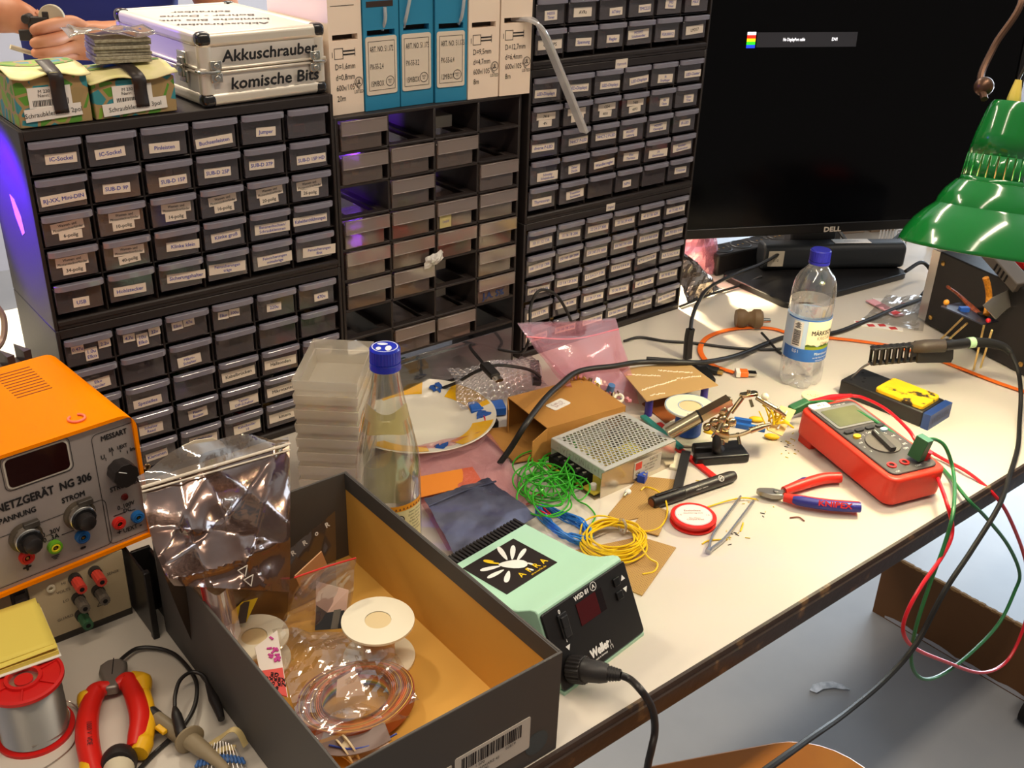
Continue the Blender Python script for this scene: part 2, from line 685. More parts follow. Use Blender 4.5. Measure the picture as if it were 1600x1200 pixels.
def cabinet(x, z, label, texts, contents, seed, style='blue', skip_lab=(), pulled=()):
    global FRAME_ME, DRAWER_ME
    rng = random.Random(seed)
    root = thing('drawer_cabinet', label, 'drawer cabinet', (x, 0, z), group='black thirty-drawer cabinets')
    if FRAME_ME is None:
        fo = cabinet_frame().build('cabinet_frame', root, bevel=0.0008, seg=1)
        do = drawer6().build('drawer', root, bevel=0.0006, seg=1)
        FRAME_ME, DRAWER_ME = fo, do
        first = do
    else:
        fo = FRAME_ME.copy()
        COL.objects.link(fo)
        fo.parent = root
        first = None
    stuff = MB()
    for k in range(5):
        for i in range(6):
            if first is not None:
                d, first = first, None
            else:
                d = DRAWER_ME.copy()
                COL.objects.link(d)
                d.parent = root
            px = 0.0055 + 0.0577 * i
            pz = 0.2064 - 0.03856 * k
            d.location = (px, -rng.uniform(0.0006, 0.0022) - (0.006 if (k, i) in pulled else 0), pz)
            cs = cards_of(texts[k][i], rng, style)
            if cs:
                make_label(d, cs, rng)
            kind = contents[k][i] if isinstance(contents, list) else contents
            n = rng.randint(5, 10)
            for q in range(n):
                m = PART_COLS[rng.choice(kind)]
                sx, sy, sz = rng.uniform(0.006, 0.018), rng.uniform(0.006, 0.02), rng.uniform(0.005, 0.012)
                stuff.mat(m).box((px + rng.uniform(0.012, 0.038), rng.uniform(0.013, 0.04), pz - 0.0324 + sz * 0.8 + (0.005 if q > 4 else 0)), (sx, sy, sz), rz=rng.uniform(-.8, .8))
    o = stuff.build('electronic_component', None, loc=(x, 0, z))
    return root, o


c_a = (1, 2, 8, 0, 7)
root, o = cabinet(0, H5, 'black drawer cabinet of connectors, upper left, carrying the green boxes and aluminium case', [
    ['IC-Sockel', 'IC-Sockel', 'Pinleisten', 'Buchsenleisten', 'Jumper', ''],
    ['RJ-XX, Mini-DIN', 'SUB-D 9P', 'SUB-D 15P', 'SUB-D 25P', 'SUB-D 37P', 'SUB-D 15P HD'],
    [['Wannen- und\nPfostensteckverbinder', '6-polig'], ['Wannen- und\nPfostensteckverbinder', '10-polig'], ['Wannen- und\nPfostensteckverbinder', '14-polig'],
     ['Wannen- und\nPfostensteckverbinder', '16-polig'], ['Wannen- und\nPfostensteckverbinder', '20-polig'], ['Wannen- und\nPfostensteckverbinder', '26-polig']],
    [['Wannen- und\nPfostensteckverbinder', '34-polig'], ['Wannen- und\nPfostensteckverbinder', '40-polig'], 'Klinke klein', 'Klinke groß', 'Bananenbuchsen/\nSchraubklemmen', 'Kabeldurchführungen'],
    ['USB', 'Hohlstecker', 'Sicherungshalter', 'Feinsicherungen\nträge', 'Feinsicherungen\nmittelträge', 'Feinsicherungen\nflink']],
    [[(1, 6, 8)] * 2 + [(1, 8)] * 3 + [(7, 5, 6)], [(2, 8, 1)] * 6, [(1, 8)] * 6, [(1, 8), (1, 8), (2, 8), (7, 2), (1, 8), (6, 8)], [(2, 1), (1, 2), (4, 4, 1), (4, 4, 6), (6, 2), (5, 5, 9)]], 1)
tag(o, 'loose connectors and sockets seen dimly inside the upper left drawer cabinet', 'components', kind='stuff')
root, o = cabinet(0, 0, 'black drawer cabinet marked Elko on its top row, lower left behind the orange supply', [
    ['0.47u|1.0u\nElko|2.2u', '4.7u|10u\nElko|22u', 'Elko|47u', 'Elko|100u', '220u', '470u'],
    ['Elko\nbipolar', '', 'Mikro-\nSchalter', '', '', ''],
    ['Trimmer', 'Spezielles', '', '+Kabelbrücken', '+Hallsonden', 'Sensoren'],
    ['Relais', 'Schalter\nReed', 'Piezo-\nBuzzer', 'Tasten-\nDIP-Schalter', '+Mikrotaster', 'Motoren'],
    ['Quarze', 'Klemmen', 'Kabelbinder\nrot', 'Kabelbinder\n10', '+kittens', 'Knöpfe']],
    [[(2, 6, 9)] * 6, [(0, 6, 2)] * 6, [(1, 6), (1, 2), (4, 6), (0, 6), (1, 2), (1, 2)], [(1, 6), (5, 1), (1, 2), (1, 2), (8, 1), (1, 2)], [(1, 2), (5, 1), (1, 8), (5, 5, 1), (1, 0), (1, 2)]], 2)
tag(o, 'loose capacitors and small parts seen dimly inside the lower left drawer cabinet', 'components', kind='stuff')
XR = 0.6623
root, o = cabinet(XR, 0, 'black drawer cabinet with resistor value strips on every drawer, bottom of the right stack', [
    ['#10 11 12 13R', '#15 16 18 20R', '#22 24 27 30R', '#33 36 39 43R', '#47 51 56 62R', '#68 75 82 91R'],
    ['#100 110 120 130R', '#150 160 180 200R', '#220 240 270 300R', '#330 360 390 430R', '#470 510 560 620R', '#680 750 820 910R'],
    ['#1.0 1.1 1.2 1.3K', '#1.5 1.6 1.8 2.0K', '#2.2 2.4 2.7 3.0K', '#3.3 3.6 3.9 4.3K', '#4.7 5.1 5.6 6.2K', '#6.8 7.5 8.2 9.1K'],
    ['#10 11 12 13K', '#15 16 18 20K', '#22 24 27 30K', '#33 36 39 43K', '#47 51 56 62K', '#68 75 82 91K'],
    ['#100 110 120 130K', '#150 160 180 200K', '#220 240 270 300K', '#330 360 390 430K', '#470 510 560 620K', '#680 750 820 910K']],
    (0, 0, 0, 3, 6), 3)
tag(o, 'loose tan resistors seen dimly inside the bottom cabinet of the right stack', 'components', kind='stuff')
b = MB(LABM)
M = Matrix.Translation((0.172, -0.0004, H5 - 0.003)) @ Matrix.Rotation(pi / 2, 4, 'X')
b.box((0, 0, 0), (0.018, 0.011, 0.0006), M)
b.mat(BLUEINK).text('Digital', M, 0.0035, z=0.0005)
b.build('name_sticker', root)
root, o = cabinet(XR, H5, 'black drawer cabinet with LED display labels, middle of the right stack', [
    ['LED-Displays', 'LED-Displays', 'LED-Displays', 'LED-Displays', 'IR\nEmpfänger', 'LED-Cluster'],
    [['7416', '4N'], ['7418', '4N'], ['CD4', '4051'], ['7400', '4093'], '4N\nOpto', 'Opto-\nTriac'],
    ['diverse P-LED', '74HCT P-LED', '74HCT-2 P-LED', 'MOSFET\nLeistung', 'MOSFET\nKleinsignal', 'IR-LED'],
    ['Schottky\nSchaltdioden', 'Zener\nDiode', 'Wandlerregler', 'Diac\nThyristor', '1A\nGleichrichter', 'Brücken-\nGleichrichter'],
    ['Thyristoren', 'Transistor\nSortiment', '', 'NPN', '', 'Trimmer']],
    [[(1, 7), (6, 0), (6, 1), (6, 0), (1, 8), (1, 8)], [(9, 5, 6), (9, 7, 6), (1, 5, 6), (1, 5, 7), (5, 9, 1), (1, 8)], [(1, 5)] * 5 + [(0, 4)], [(1, 9, 8)] * 6, [(5, 9), (1, 3), (1, 8), (1, 8), (1, 8), (1, 8)]], 4)
tag(o, 'loose coloured components seen dimly inside the middle cabinet of the right stack', 'components', kind='stuff')
b = MB(LABM)
M = Matrix.Translation((0.172, -0.0004, H5 - 0.006)) @ Matrix.Rotation(pi / 2, 4, 'X')
b.box((0, 0, 0), (0.024, 0.013, 0.0006), M)
b.mat(BLUEINK).text('Optronik', M, 0.0035, z=0.0005)
b.build('name_sticker', root)
root, o = cabinet(XR, 2 * H5, 'black drawer cabinet with the AVRs drawer, top of the right stack', [
    ['', '', '', '', '', ''], ['', '', '', '', '', ''], ['', '', '', '', '', ''],
    ['NE555\nTimer', '+AVRs', 'ATtiny', 'TMC223', 'SMD\nTimer', 'MAX'],
    ['+OPAMPS', 'Spannung', 'Regler', 'MOSFET\nSchaltwandler', 'FSK00012', '+LM317']],
    (1, 8, 7), 5)
tag(o, 'loose chips seen dimly inside the top cabinet of the right stack', 'components', kind='stuff')

o = MB(mat('red_film', (186, 40, 40), 0.35)).box((0, 0, 0), (0.040, 0.020, 0.024), rz=0.1).build('plastic_bag', loc=(XR + 0.319, 0.016, 2 * H5 + 0.078), bevel=0.004)
tag(o, 'red plastic packet inside the last drawer beside the monitor, top of the right stack', 'packet')

# ---------------------------------------------------------------- open middle cabinet with missing drawers
XM, WM, HM, DM = 0.358, 0.291, 0.407, 0.155
root = thing('drawer_cabinet', 'tall black open drawer cabinet with missing drawers, between the other two stacks', 'drawer cabinet', (XM, 0, 0))
b = MB(CABM)
b.b2((0, 0, 0), (0.004, DM, HM))
b.b2((WM - 0.004, 0, 0), (WM, DM, HM))
b.b2((0.004, 0, HM - 0.004), (WM - 0.004, DM, HM))
b.b2((0.004, 0, 0), (WM - 0.004, DM, 0.004))
CX = [0.004, 0.075, 0.1465, 0.218, WM - 0.004]
SZ = [0.4053 - 0.042 * k for k in range(9)]
for x in CX[1:4]:
    b.b2((x - 0.0018, 0, SZ[8]), (x + 0.0018, DM, HM - 0.004))
for z in SZ[1:]:
    b.b2((0.004, 0, z - 0.0018), (WM - 0.004, 0.012, z + 0.0018))
    b.b2((0.004, DM - 0.012, z - 0.0018), (WM - 0.004, DM, z + 0.0018))
    for i in range(4):
        b.b2((CX[i] + 0.001, 0.012, z - 0.0015), (CX[i] + 0.013, DM - 0.012, z + 0.0015))
        b.b2((CX[i + 1] - 0.013, 0.012, z - 0.0015), (CX[i + 1] - 0.001, DM - 0.012, z + 0.0015))
b.build('cabinet_frame', root, bevel=0.0006, seg=1)
LIPB = film('warm_frosted_lip', (222, 210, 202), 0.58, 0.35, 0.05, 0.25, body=(182, 166, 158))
BODYB = film('warm_clear_body', (214, 200, 190), 0.36, 0.35, 0.05, 0.25, body=(150, 132, 122))


def drawer4():
    b = MB(LIPB)
    w, h = 0.0655, 0.0365
    b.b2((0, -0.003, -0.0165), (w, 0.0, 0))
    b.b2((0, -0.0036, -0.0172), (w, 0.0, -0.0160))
    b.b2((0, -0.0036, -0.0008), (w, 0.0, 0.0004))
    b.mat(BODYB)
    b.b2((0.0004, 0.0, -h), (w - 0.0075, 0.0012, -0.0165))
    b.b2((0.0004, 0.0012, -h), (0.0014, 0.140, -0.004))
    b.b2((w - 0.0085, 0.0012, -h), (w - 0.0075, 0.140, -0.004))
    b.b2((0.0014, 0.0012, -h), (w - 0.0085, 0.140, -h + 0.001))
    return b


have = [(0, 0), (1, 0), (3, 0), (4, 0), (5, 0), (1, 1), (2, 1), (3, 1), (4, 1), (5, 1), (7, 1), (1, 2), (3, 2), (4, 2), (7, 2), (2, 3), (3, 3), (4, 3), (5, 3), (6, 3)]
rng = random.Random(11)
first = None
stuff = MB()
for (k, i) in have:
    if first is None:
        d = first = drawer4().build('drawer', root, bevel=0.0004, seg=1)
    else:
        d = first.copy()
        COL.objects.link(d)
        d.parent = root
    px, pz = CX[i] + 0.0028, SZ[k] - 0.0032
    d.location = (px, -0.001, pz)
    kind = {(3, 1): (5, 5, 6), (1, 1): (5, 1), (5, 0): (8, 8), (6, 3): (6, 7)}.get((k, i), (0, 3, 1))
    for q in range(rng.randint(3, 7)):
        s = (rng.uniform(0.006, 0.02), rng.uniform(0.008, 0.03), rng.uniform(0.004, 0.009))
        stuff.mat(PART_COLS[rng.choice(kind)]).box((px + rng.uniform(0.012, 0.045), rng.uniform(0.02, 0.06), pz - 0.0345 + s[2] * 0.8), s, rz=rng.uniform(-.7, .7))
    if (k, i) == (3, 2):
        bb = MB(mat('yellowed_label', (190, 176, 120), 0.7))
        M = Matrix.Translation((0.013, -0.0008, -0.0265)) @ Matrix.Rotation(pi / 2, 4, 'X')
        bb.box((0, 0, 0), (0.019, 0.017, 0.0005), M)
        bb.mat(BLUEINK).text('1mH', M, 0.004, z=0.0004)
        bb.build('label', d)
    if (k, i) == (6, 3):
        bb = MB(INK)
        M = Matrix.Translation((0.028, -0.0003, -0.0265)) @ Matrix.Rotation(pi / 2, 4, 'X')
        bb.mat(mat('dark_blue_ink', (34, 52, 96), .6)).text('J.A. 5%', M, 0.0095, bold=0.05)
        bb.build('lettering', d)
bigd = MB(film('clear_wide_front', (196, 196, 198), 0.32, 0.3, 0.07, 0.3, body=(120, 120, 124)))
bigd.b2((0.0045, -0.003, 0.0075), (WM - 0.006, -0.001, 0.062))
bigd.b2((0.0045, -0.006, 0.043), (WM - 0.080, -0.003, 0.056))
bigd.b2((0.050, -0.0065, 0.041), (0.0535, -0.003, 0.058))
bigd.b2((0.112, -0.0065, 0.041), (0.1155, -0.003, 0.058))
bigd.b2((0.005, -0.001, 0.005), (WM - 0.006, 0.14, 0.0062))
bigd.build('wide_drawer', root, bevel=0.0004, seg=1)
o = stuff.build('electronic_component', None, loc=(XM, 0, 0))
tag(o, 'loose parts seen dimly inside the drawers of the open middle cabinet', 'components', kind='stuff')
# things lying in the open compartments and the wide drawer
tag(MB(GREENP).rbox((0, 0, 0.010), (0.075, 0.035, 0.020), 0.006).build('project_box', loc=(XM + 0.10, 0.05, 0.0064), bevel=0.002), 'green plastic box lying inside the wide clear bottom drawer', 'box')
t = thing('screwdriver', 'small screwdriver with a dark handle lying in an open cabinet drawer', 'screwdriver', (XM + 0.018, 0.02, SZ[5] - 0.026), rz=0.35)
MB(DARK).lathe([(0.001, 0.018), (0.004, 0.019), (0.0045, 0.026), (0.0035, 0.036), (0.0035, 0.05), (0.001, 0.052)], 12, Matrix.Rotation(pi / 2, 4, 'Y')).build('handle', t)
MB(STEEL).cyl((-0.012, 0, 0), (0.0185, 0, 0), 0.0012).build('shaft', t)
WB = mat('white_card', (206, 198, 184), 0.7)
tag(MB(WB).box((0, 0, 0.008), (0.05, 0.07, 0.016)).build('carton', loc=(XM + 0.178, 0.075, SZ[1] + 0.002), bevel=0.0008), 'white carton lying in the top row gap of the open cabinet', 'carton')
tag(MB(WB).box((0, 0, 0.010), (0.045, 0.06, 0.020)).build('carton', loc=(XM + 0.181, 0.085, SZ[6] + 0.002), bevel=0.0008), 'white carton in the upper of the two open gaps low in the third column', 'carton')
tag(MB(WB).box((0, 0, 0.010), (0.045, 0.06, 0.020)).build('carton', loc=(XM + 0.181, 0.085, SZ[7] + 0.002), bevel=0.0008), 'white carton in the lower of the two open gaps low in the third column', 'carton')

# ================================================================ ON TOP OF THE CABINETS
def blob_mat(name):
    m, nt, out = _new(name)
    L = nt.links.new
    p = nt.nodes.new('ShaderNodeBsdfPrincipled')
    p.inputs['Roughness'].default_value = 0.6
    L(p.outputs[0], out.inputs[0])
    tc = nt.nodes.new('ShaderNodeTexCoord')
    v = nt.nodes.new('ShaderNodeTexVoronoi')
    v.inputs['Scale'].default_value = 62
    v.inputs['Randomness'].default_value = 0.85
    L(tc.outputs['Object'], v.inputs['Vector'])
    sep = nt.nodes.new('ShaderNodeSeparateColor')
    L(v.outputs['Color'], sep.inputs[0])
    r = nt.nodes.new('ShaderNodeValToRGB')
    r.color_ramp.interpolation = 'CONSTANT'
    e = r.color_ramp.elements
    e[0].position, e[0].color = 0.0, rgb(84, 140, 44)
    e[1].position, e[1].color = 0.30, rgb(46, 128, 138)
    for pos, c in ((0.50, (120, 160, 48)), (0.68, (52, 132, 140)), (0.78, (150, 128, 84)), (0.84, (74, 126, 40))):
        q = e.new(pos)
        q.color = rgb(*c)
    L(sep.outputs[0], r.inputs[0])
    v2 = nt.nodes.new('ShaderNodeTexVoronoi')
    v2.feature = 'DISTANCE_TO_EDGE'
    v2.inputs['Scale'].default_value = 62
    v2.inputs['Randomness'].default_value = 0.85
    L(tc.outputs['Object'], v2.inputs['Vector'])
    lt = nt.nodes.new('ShaderNodeMath')
    lt.operation = 'LESS_THAN'
    lt.inputs[1].default_value = 0.085
    L(v2.outputs['Distance'], lt.inputs[0])
    mx = nt.nodes.new('ShaderNodeMix')
    mx.data_type = 'RGBA'
    L(lt.outputs[0], mx.inputs['Factor'])
    L(r.outputs[0], mx.inputs['A'])
    mx.inputs['B'].default_value = rgb(158, 132, 88)
    L(mx.outputs['Result'], p.inputs['Base Color'])
    return m


GREENBOX = blob_mat('green_teal_patterned_card')
LIDCARD = mat('pale_yellow_green_card', (224, 212, 160), 0.65, vary=(40, (204, 200, 118), 0.4, 0.75), bump=(60, 0.15))
TAPE = mat('black_tape', (46, 38, 36), 0.42)


def green_box(x0, x1, h, txt, label, seed):
    w, d = x1 - x0, 0.088
    rng = random.Random(seed)
    t = thing('patterned_card_box', label, 'box', ((x0 + x1) / 2, 0.006, 2 * H5), group='green patterned card boxes on the left cabinet')
    MB(GREENBOX).b2((-w / 2, 0, 0.0005), (w / 2, d, h)).build('body', t, bevel=0.001)
    b = MB(LIDCARD)

    def lid(u, v):
        x = (u - .5) * (w + 0.006)
        y = -0.005 + v * (d + 0.004)
        z = h + 0.0015 + 0.009 * sin(pi * v) * (0.6 + 0.4 * sin(3 * u + seed)) + (0.0025 * sin(9 * u + seed) if v < 0.1 else 0)
        return (x, y, z)
    b.grid(lid, 16, 12)
    b.build('lid_flap', t, solid=0.0012)
    b = MB(GREENBOX)
    b.grid(lambda u, v: (lid(.03 + .94 * u, .45 + .5 * v)[0], lid(u, .45 + .5 * v)[1], lid(.03 + .94 * u, .45 + .5 * v)[2] + 0.0012), 14, 8)
    b.build('lid_print', t)
    b = MB(PAPER)
    M = Matrix.Translation((0.0, -0.0006, h * 0.60)) @ Matrix.Rotation(pi / 2, 4, 'X')
    b.box((-0.003, 0, 0), (0.042, 0.020, 0.0006), M)
    b.mat(INK).text('M 230 V 145\nNenn: 2 x 2,5', M @ Matrix.Translation((-0.002, 0.004, 0)), 0.0032, z=0.0006)
    x = -0.020
    while x < 0.014:
        ww = rng.uniform(0.0004, 0.0011)
        b.box((x, -0.0055, 0.0004), (ww, 0.006, 0.0003), M)
        x += ww + rng.uniform(0.0005, 0.001)
    b.build('barcode_label', t)
    b = MB(PAPER)
    M = Matrix.Translation((-0.002, -0.0013, h * 0.28)) @ Matrix.Rotation(pi / 2, 4, 'X') @ rotz(0.04)
    b.box((0, 0, 0), (w * 0.78, 0.0125, 0.0006), M)
    b.mat(INK).text(txt, M, 0.0046, xs=0.95, z=0.0006)
    b.build('name_label', t)
    b = MB(TAPE)
    pts = [(0.003, 0.028, h + 0.0115), (0.003, 0.012, h + 0.0085), (0.003, -0.003, h + 0.005), (0.004, -0.007, h - 0.001), (0.005, -0.003, h * 0.7), (0.006, -0.0028, h * 0.25)]
    P = spline(pts, 5)
    wid = 0.0070
    vs = []
    for q in P:
        vs += [(q.x - wid, q.y, q.z), (q.x + wid, q.y, q.z)]
    b.add(vs, [(2 * i, 2 * i + 1, 2 * i + 3, 2 * i + 2) for i in range(len(P) - 1)], True)
    b.build('tape_strap', t, solid=0.0006)
    return t


green_box(0.0045, 0.0765, 0.049, 'Schraubklemmen 2pol', 'green patterned box labelled 2pol with a raised lid at the cabinet corner', 3)
green_box(0.0800, 0.1680, 0.0385, 'Schraubklemmen 3pol', 'green patterned box labelled 3pol under the stack of grey cards', 5)

# deck of cards with a plastic sleeve on box 3pol
CARDM = mat('grey_card_stock', (168, 160, 138), 0.7, vary=(300, (140, 132, 112), 0.4, 0.6))
b = MB(CARDM)
rng = random.Random(4)
z = 0.0
for i in range(7):
    h = 0.0035
    b.box((rng.uniform(-.001, .001), rng.uniform(-.002, .002), z + h / 2), (0.058, 0.044, h - 0.0003), rz=rng.uniform(-0.03, 0.03))
    z += h
o = b.build('card_stack', loc=(0.128, 0.052, 2 * H5 + 0.0510), bevel=0.0004, seg=1, rot=(0, 0.02, -0.10))
tag(o, 'stack of grey cards lying on the green 3pol box', 'cards')
SLEEVE = film('clear_sleeve', (235, 230, 222), 0.35, 0.25, 0.14, 0.4, body=(220, 214, 204))
b = MB(SLEEVE)
b.grid(lambda u, v: (-0.048 + 0.088 * u, -0.022 + 0.048 * v, 0.004 * sin(5 * u + 2 * v) * (1 - u) + 0.0015 * sin(14 * u) + 0.002), 20, 8)
b.grid(lambda u, v: (-0.042 + 0.080 * u, -0.026 + 0.050 * v, 0.006 + 0.006 * sin(4 * u + 3 * v) * (1 - u) ** 2 + 0.0012 * sin(17 * u + 3)), 20, 8)
b.mat(BLUEINK).box((0.01, -0.012, 0.0075), (0.0012, 0.006, 0.0003))
b.box((0.026, -0.012, 0.0075), (0.0012, 0.006, 0.0003))
o = b.build('plastic_sleeve', loc=(0.124, 0.050, 2 * H5 + 0.0765), solid=0.0004, rot=(0, 0.02, -0.12))
tag(o, 'clear crumpled plastic sleeve lying on top of the grey card stack', 'sleeve')

# ---------------------------------------------------------------- aluminium case
ALU = mat('case_aluminium_rail', (232, 222, 206), 0.38, 0.55, bump=(400, 0.03))
ALUP = mat('case_ribbed_panel', (224, 216, 206), 0.42, 0.35)
CORN = mat('case_black_corner', (24, 21, 20), 0.22, coat=0.6)
CW, CDp, CHt = 0.157, 0.226, 0.0790
t = thing('aluminium_case', 'silver aluminium case lettered Akkuschrauber komische Bits with black corners', 'case', (0.271, 0.004 + CDp / 2, 2 * H5), rz=0.045)
hx, hy = CW / 2, CDp / 2
b = MB(ALUP)
b.b2((-hx + 0.002, -hy + 0.002, 0.014), (hx - 0.002, hy - 0.002, 0.037))
b.b2((-hx + 0.002, -hy + 0.002, 0.041), (hx - 0.002, hy - 0.002, 0.064))
b.b2((-hx + 0.01, -hy + 0.01, 0.064), (hx - 0.01, hy - 0.01, CHt - 0.0015))
b.build('panel', t)
b = MB(ALU)
for (z0, z1, a, c) in ((0.001, 0.0155, 0.0, 0.012), (0.0635, CHt, 0.0, 0.012)):
    for (x0, y0, x1, y1) in ((-hx, -hy, hx, -hy + c), (-hx, hy - c, hx, hy), (-hx, -hy + c, -hx + c, hy - c), (hx - c, -hy + c, hx, hy - c)):
        b.b2((x0, y0, z0), (x1, y1, z1))
b.build('edge_rail', t, bevel=0.005, seg=4)
b = MB(ALU)
b.b2((-hx - 0.0005, -hy - 0.0005, 0.0352), (hx + 0.0005, hy + 0.0005, 0.0385))
b.b2((-hx - 0.0005, -hy - 0.0005, 0.0395), (hx + 0.0005, hy + 0.0005, 0.0428))
b.build('middle_rail', t, bevel=0.001, seg=1)
for sx in (-1, 1):
    for sy in (-1, 1):
        MB(ALU).lathe([(0.0085, 0.0145), (0.0085, 0.065)], 20, Matrix.Translation((sx * (hx - 0.0078), sy * (hy - 0.0078), 0))).build('corner_rail', t)
        for z0, z1 in ((0.0, 0.0150), (0.0645, CHt + 0.0012)):
            MB(CORN).box((sx * (hx - 0.0075), sy * (hy - 0.0075), (z0 + z1) / 2), (0.0172, 0.0172, z1 - z0)).build('corner_cap', t, bevel=0.006, seg=4)
for sx in (-1, 1):
    b = MB(CHROME)
    x = sx * (hx - 0.016)
    b.box((x, -hy - 0.0015, 0.0455), (0.013, 0.004, 0.010))
    b.box((x, -hy - 0.0015, 0.0320), (0.013, 0.004, 0.010))
    b.cyl((x, -hy - 0.0035, 0.0455), (x, -hy - 0.0050, 0.0455), 0.0032)
    b.cyl((x, -hy - 0.0035, 0.0320), (x, -hy - 0.0050, 0.0320), 0.0032)
    b.tube([(x - sx * 0.004, -hy - 0.0035, 0.0388), (x + sx * 0.006, -hy - 0.005, 0.0388), (x + sx * 0.016, -hy + 0.001, 0.0388), (x + sx * 0.0175, -hy + 0.012, 0.0388)], 0.0018)
    b.build('hinge_bracket', t, bevel=0.0008)
for y in (-0.072, 0.065):
    b = MB(CHROME)
    b.box((-hx - 0.002, y, 0.050), (0.004, 0.020, 0.014))
    b.box((-hx - 0.002, y, 0.030), (0.004, 0.018, 0.014))
    b.box((-hx - 0.0045, y, 0.040), (0.004, 0.012, 0.022))
    b.cyl((-hx - 0.005, y - 0.006, 0.041), (-hx - 0.005, y + 0.006, 0.041), 0.003)
    b.build('latch', t, bevel=0.0012)
M = Matrix.Translation((0.004, -hy - 0.0002, 0)) @ Matrix.Rotation(pi / 2, 4, 'X')
SL = Matrix.Identity(4)
SL[0][1] = 0.12
b = MB(INK)
b.text('Akkuschrauber', M @ Matrix.Translation((0.002, 0.0545, 0.0021)) @ SL, 0.0120, xs=1.12, bold=0.045)
b.text('komische Bits', M @ Matrix.Translation((0.006, 0.0245, 0.0021)) @ SL, 0.0125, xs=1.12, bold=0.045)
b.build('handwriting', t)
b = MB(mat('faded_black_ink', (70, 60, 56), 0.7))
M = Matrix.Translation((0.0, 0.0, CHt - 0.0012)) @ rotz(pi - 0.35)
for i, s in enumerate(('Akkuschrauber', 'komische Bits und', 'Bohrer · Dorne'.replace('·', '-'), 'Schrauber')):
    b.text(s, M @ Matrix.Translation((0.004 * i, 0.055 - 0.034 * i, 0)) @ SL, 0.0125, xs=0.95, bold=0.03)
b.build('lid_handwriting', t)

# ---------------------------------------------------------------- six heat-shrink cartons
CWHITE = mat('carton_white_card', (234, 214, 194), 0.6)
CBLUE = mat('carton_blue_card', (42, 128, 166), 0.5)
SLOT_SHADE = mat('carton_slot_shade', (52, 38, 32), 0.8)  # dark brown stands in for the shade inside the slots
TUBE = film('clear_tube', (244, 243, 240), 0.60, 0.25, 0.08, 0.3, body=(236, 234, 232))


def carton(xa, ya, xb, yb, blue, lines, label, slot_z, lab_dz=0.0, tube=None):
    w = math.hypot(xb - xa, yb - ya) - 0.0008
    t = thing('heat_shrink_carton', label, 'carton', (xa, ya, 0.407), rz=math.atan2(yb - ya, xb - xa), group='heat shrink tubing cartons on the middle cabinet')
    d, h = 0.138, 0.205
    body = CBLUE if blue else CWHITE
    b = MB(body)
    z0, z1 = slot_z - 0.0035, slot_z + 0.0035
    b.b2((0, 0, 0.0006), (w, d, z0))
    b.b2((0, 0, z1), (w, d, h))
    b.b2((0, 0, z0), (0.005, d, z1))
    b.b2((w - 0.006, 0, z0), (w, d, z1))
    b.b2((0.005, 0.02, z0), (w - 0.006, d, z1))
    b.build('carton_body', t)
    b = MB(SLOT_SHADE)
    b.b2((0.005, 0.012, z0), (w - 0.006, 0.0198, z1))
    b.build('slot_shade', t)
    if 'PX-55-2.4' in lines:
        MB(SLOT_SHADE).b2((0.005, -0.0004, slot_z + 0.030), (w - 0.008, 0.0006, slot_z + 0.0365)).build('slot_shade', t)  # upper slot is only a strip in the shade colour
    MX = Matrix.Rotation(pi / 2, 4, 'X')
    if blue:
        M = Matrix.Translation((w / 2 - 0.001, -0.0006, 0.054 + lab_dz)) @ MX
        b = MB(mat('carton_label_paper', (214, 200, 182), 0.65))
        b.rbox((0, 0, 0), (w - 0.006, 0.069, 0.001), 0.003, M)
        b.mat(INK)
        ww, hh = w - 0.013, 0.058
        for (cx, cy, sx, sy) in ((0, hh / 2, ww, 0.0005), (0, -hh / 2, ww, 0.0005), (ww / 2, 0, 0.0005, hh), (-ww / 2, 0, 0.0005, hh)):
            b.box((cx, cy, 0.0006), (sx, sy, 0.0002), M)
        for i, s in enumerate(lines):
            b.text(s, M @ Matrix.Translation((-ww / 2 + 0.002, 0.020 - 0.0205 * i, 0)), 0.0066, 'l', xs=0.50, z=0.0008)
        ring(b, M, (ww / 2 - 0.0075, -0.0195), 0.0062, 0.0007)
        b.text('PARTS\nNO', M @ Matrix.Translation((ww / 2 - 0.0075, -0.0195, 0)), 0.0022, xs=0.7, z=0.0008)
        b.build('label', t)
    else:
        M = Matrix.Translation((0.005, -0.0001, slot_z - 0.012)) @ MX
        b = MB(INK)
        for p in (((0.002, 0), (0.014, 0)), ((0.002, -0.012), (0.014, -0.012)), ((0.014, 0), (0.014, -0.012)), ((0.002, 0), (0.002, -0.012)), ((0.014, -0.004), (0.031, -0.003)), ((0.014, -0.008), (0.031, -0.007)), ((0.031, -0.001), (0.031, -0.010)), ((-0.001, -0.004), (-0.001, -0.010))):
            (ax, ay), (cx, cy) = p
            b.box(((ax + cx) / 2, (ay + cy) / 2, 0.0002), (abs(cx - ax) + 0.0005, abs(cy - ay) + 0.0005, 0.0003), M)
        for i, s in enumerate(lines):
            b.text(s, M @ Matrix.Translation((0.002 + 0.0004 * i, -0.021 - 0.0125 * i, 0)), 0.0068, 'l', xs=0.72, z=0.0003)
        b.build('lettering', t)
        b = MB(INK)
        ring(b, M, (w - 0.012, -0.041), 0.0060, 0.0008)
        b.text('UL', M @ Matrix.Translation((w - 0.012, -0.041, 0)), 0.0052, xs=0.7, bold=0.03, z=0.0003)
        b.text('LISTED', M @ Matrix.Translation((w - 0.012, -0.0525, 0)), 0.0040, xs=0.75, z=0.0003)
        b.build('approval_mark', t)
        b = MB(INK)
        b.box((w / 2 - 0.008, 0.048, 0.0002), (w - 0.014, 0.0005, 0.0003), M)
        b.build('flap_seam', t)
    if tube:
        for k, pts in enumerate(tube):
            MB(TUBE).tube(pts, 0.0022, 8).build('tube_end', t)
    return t


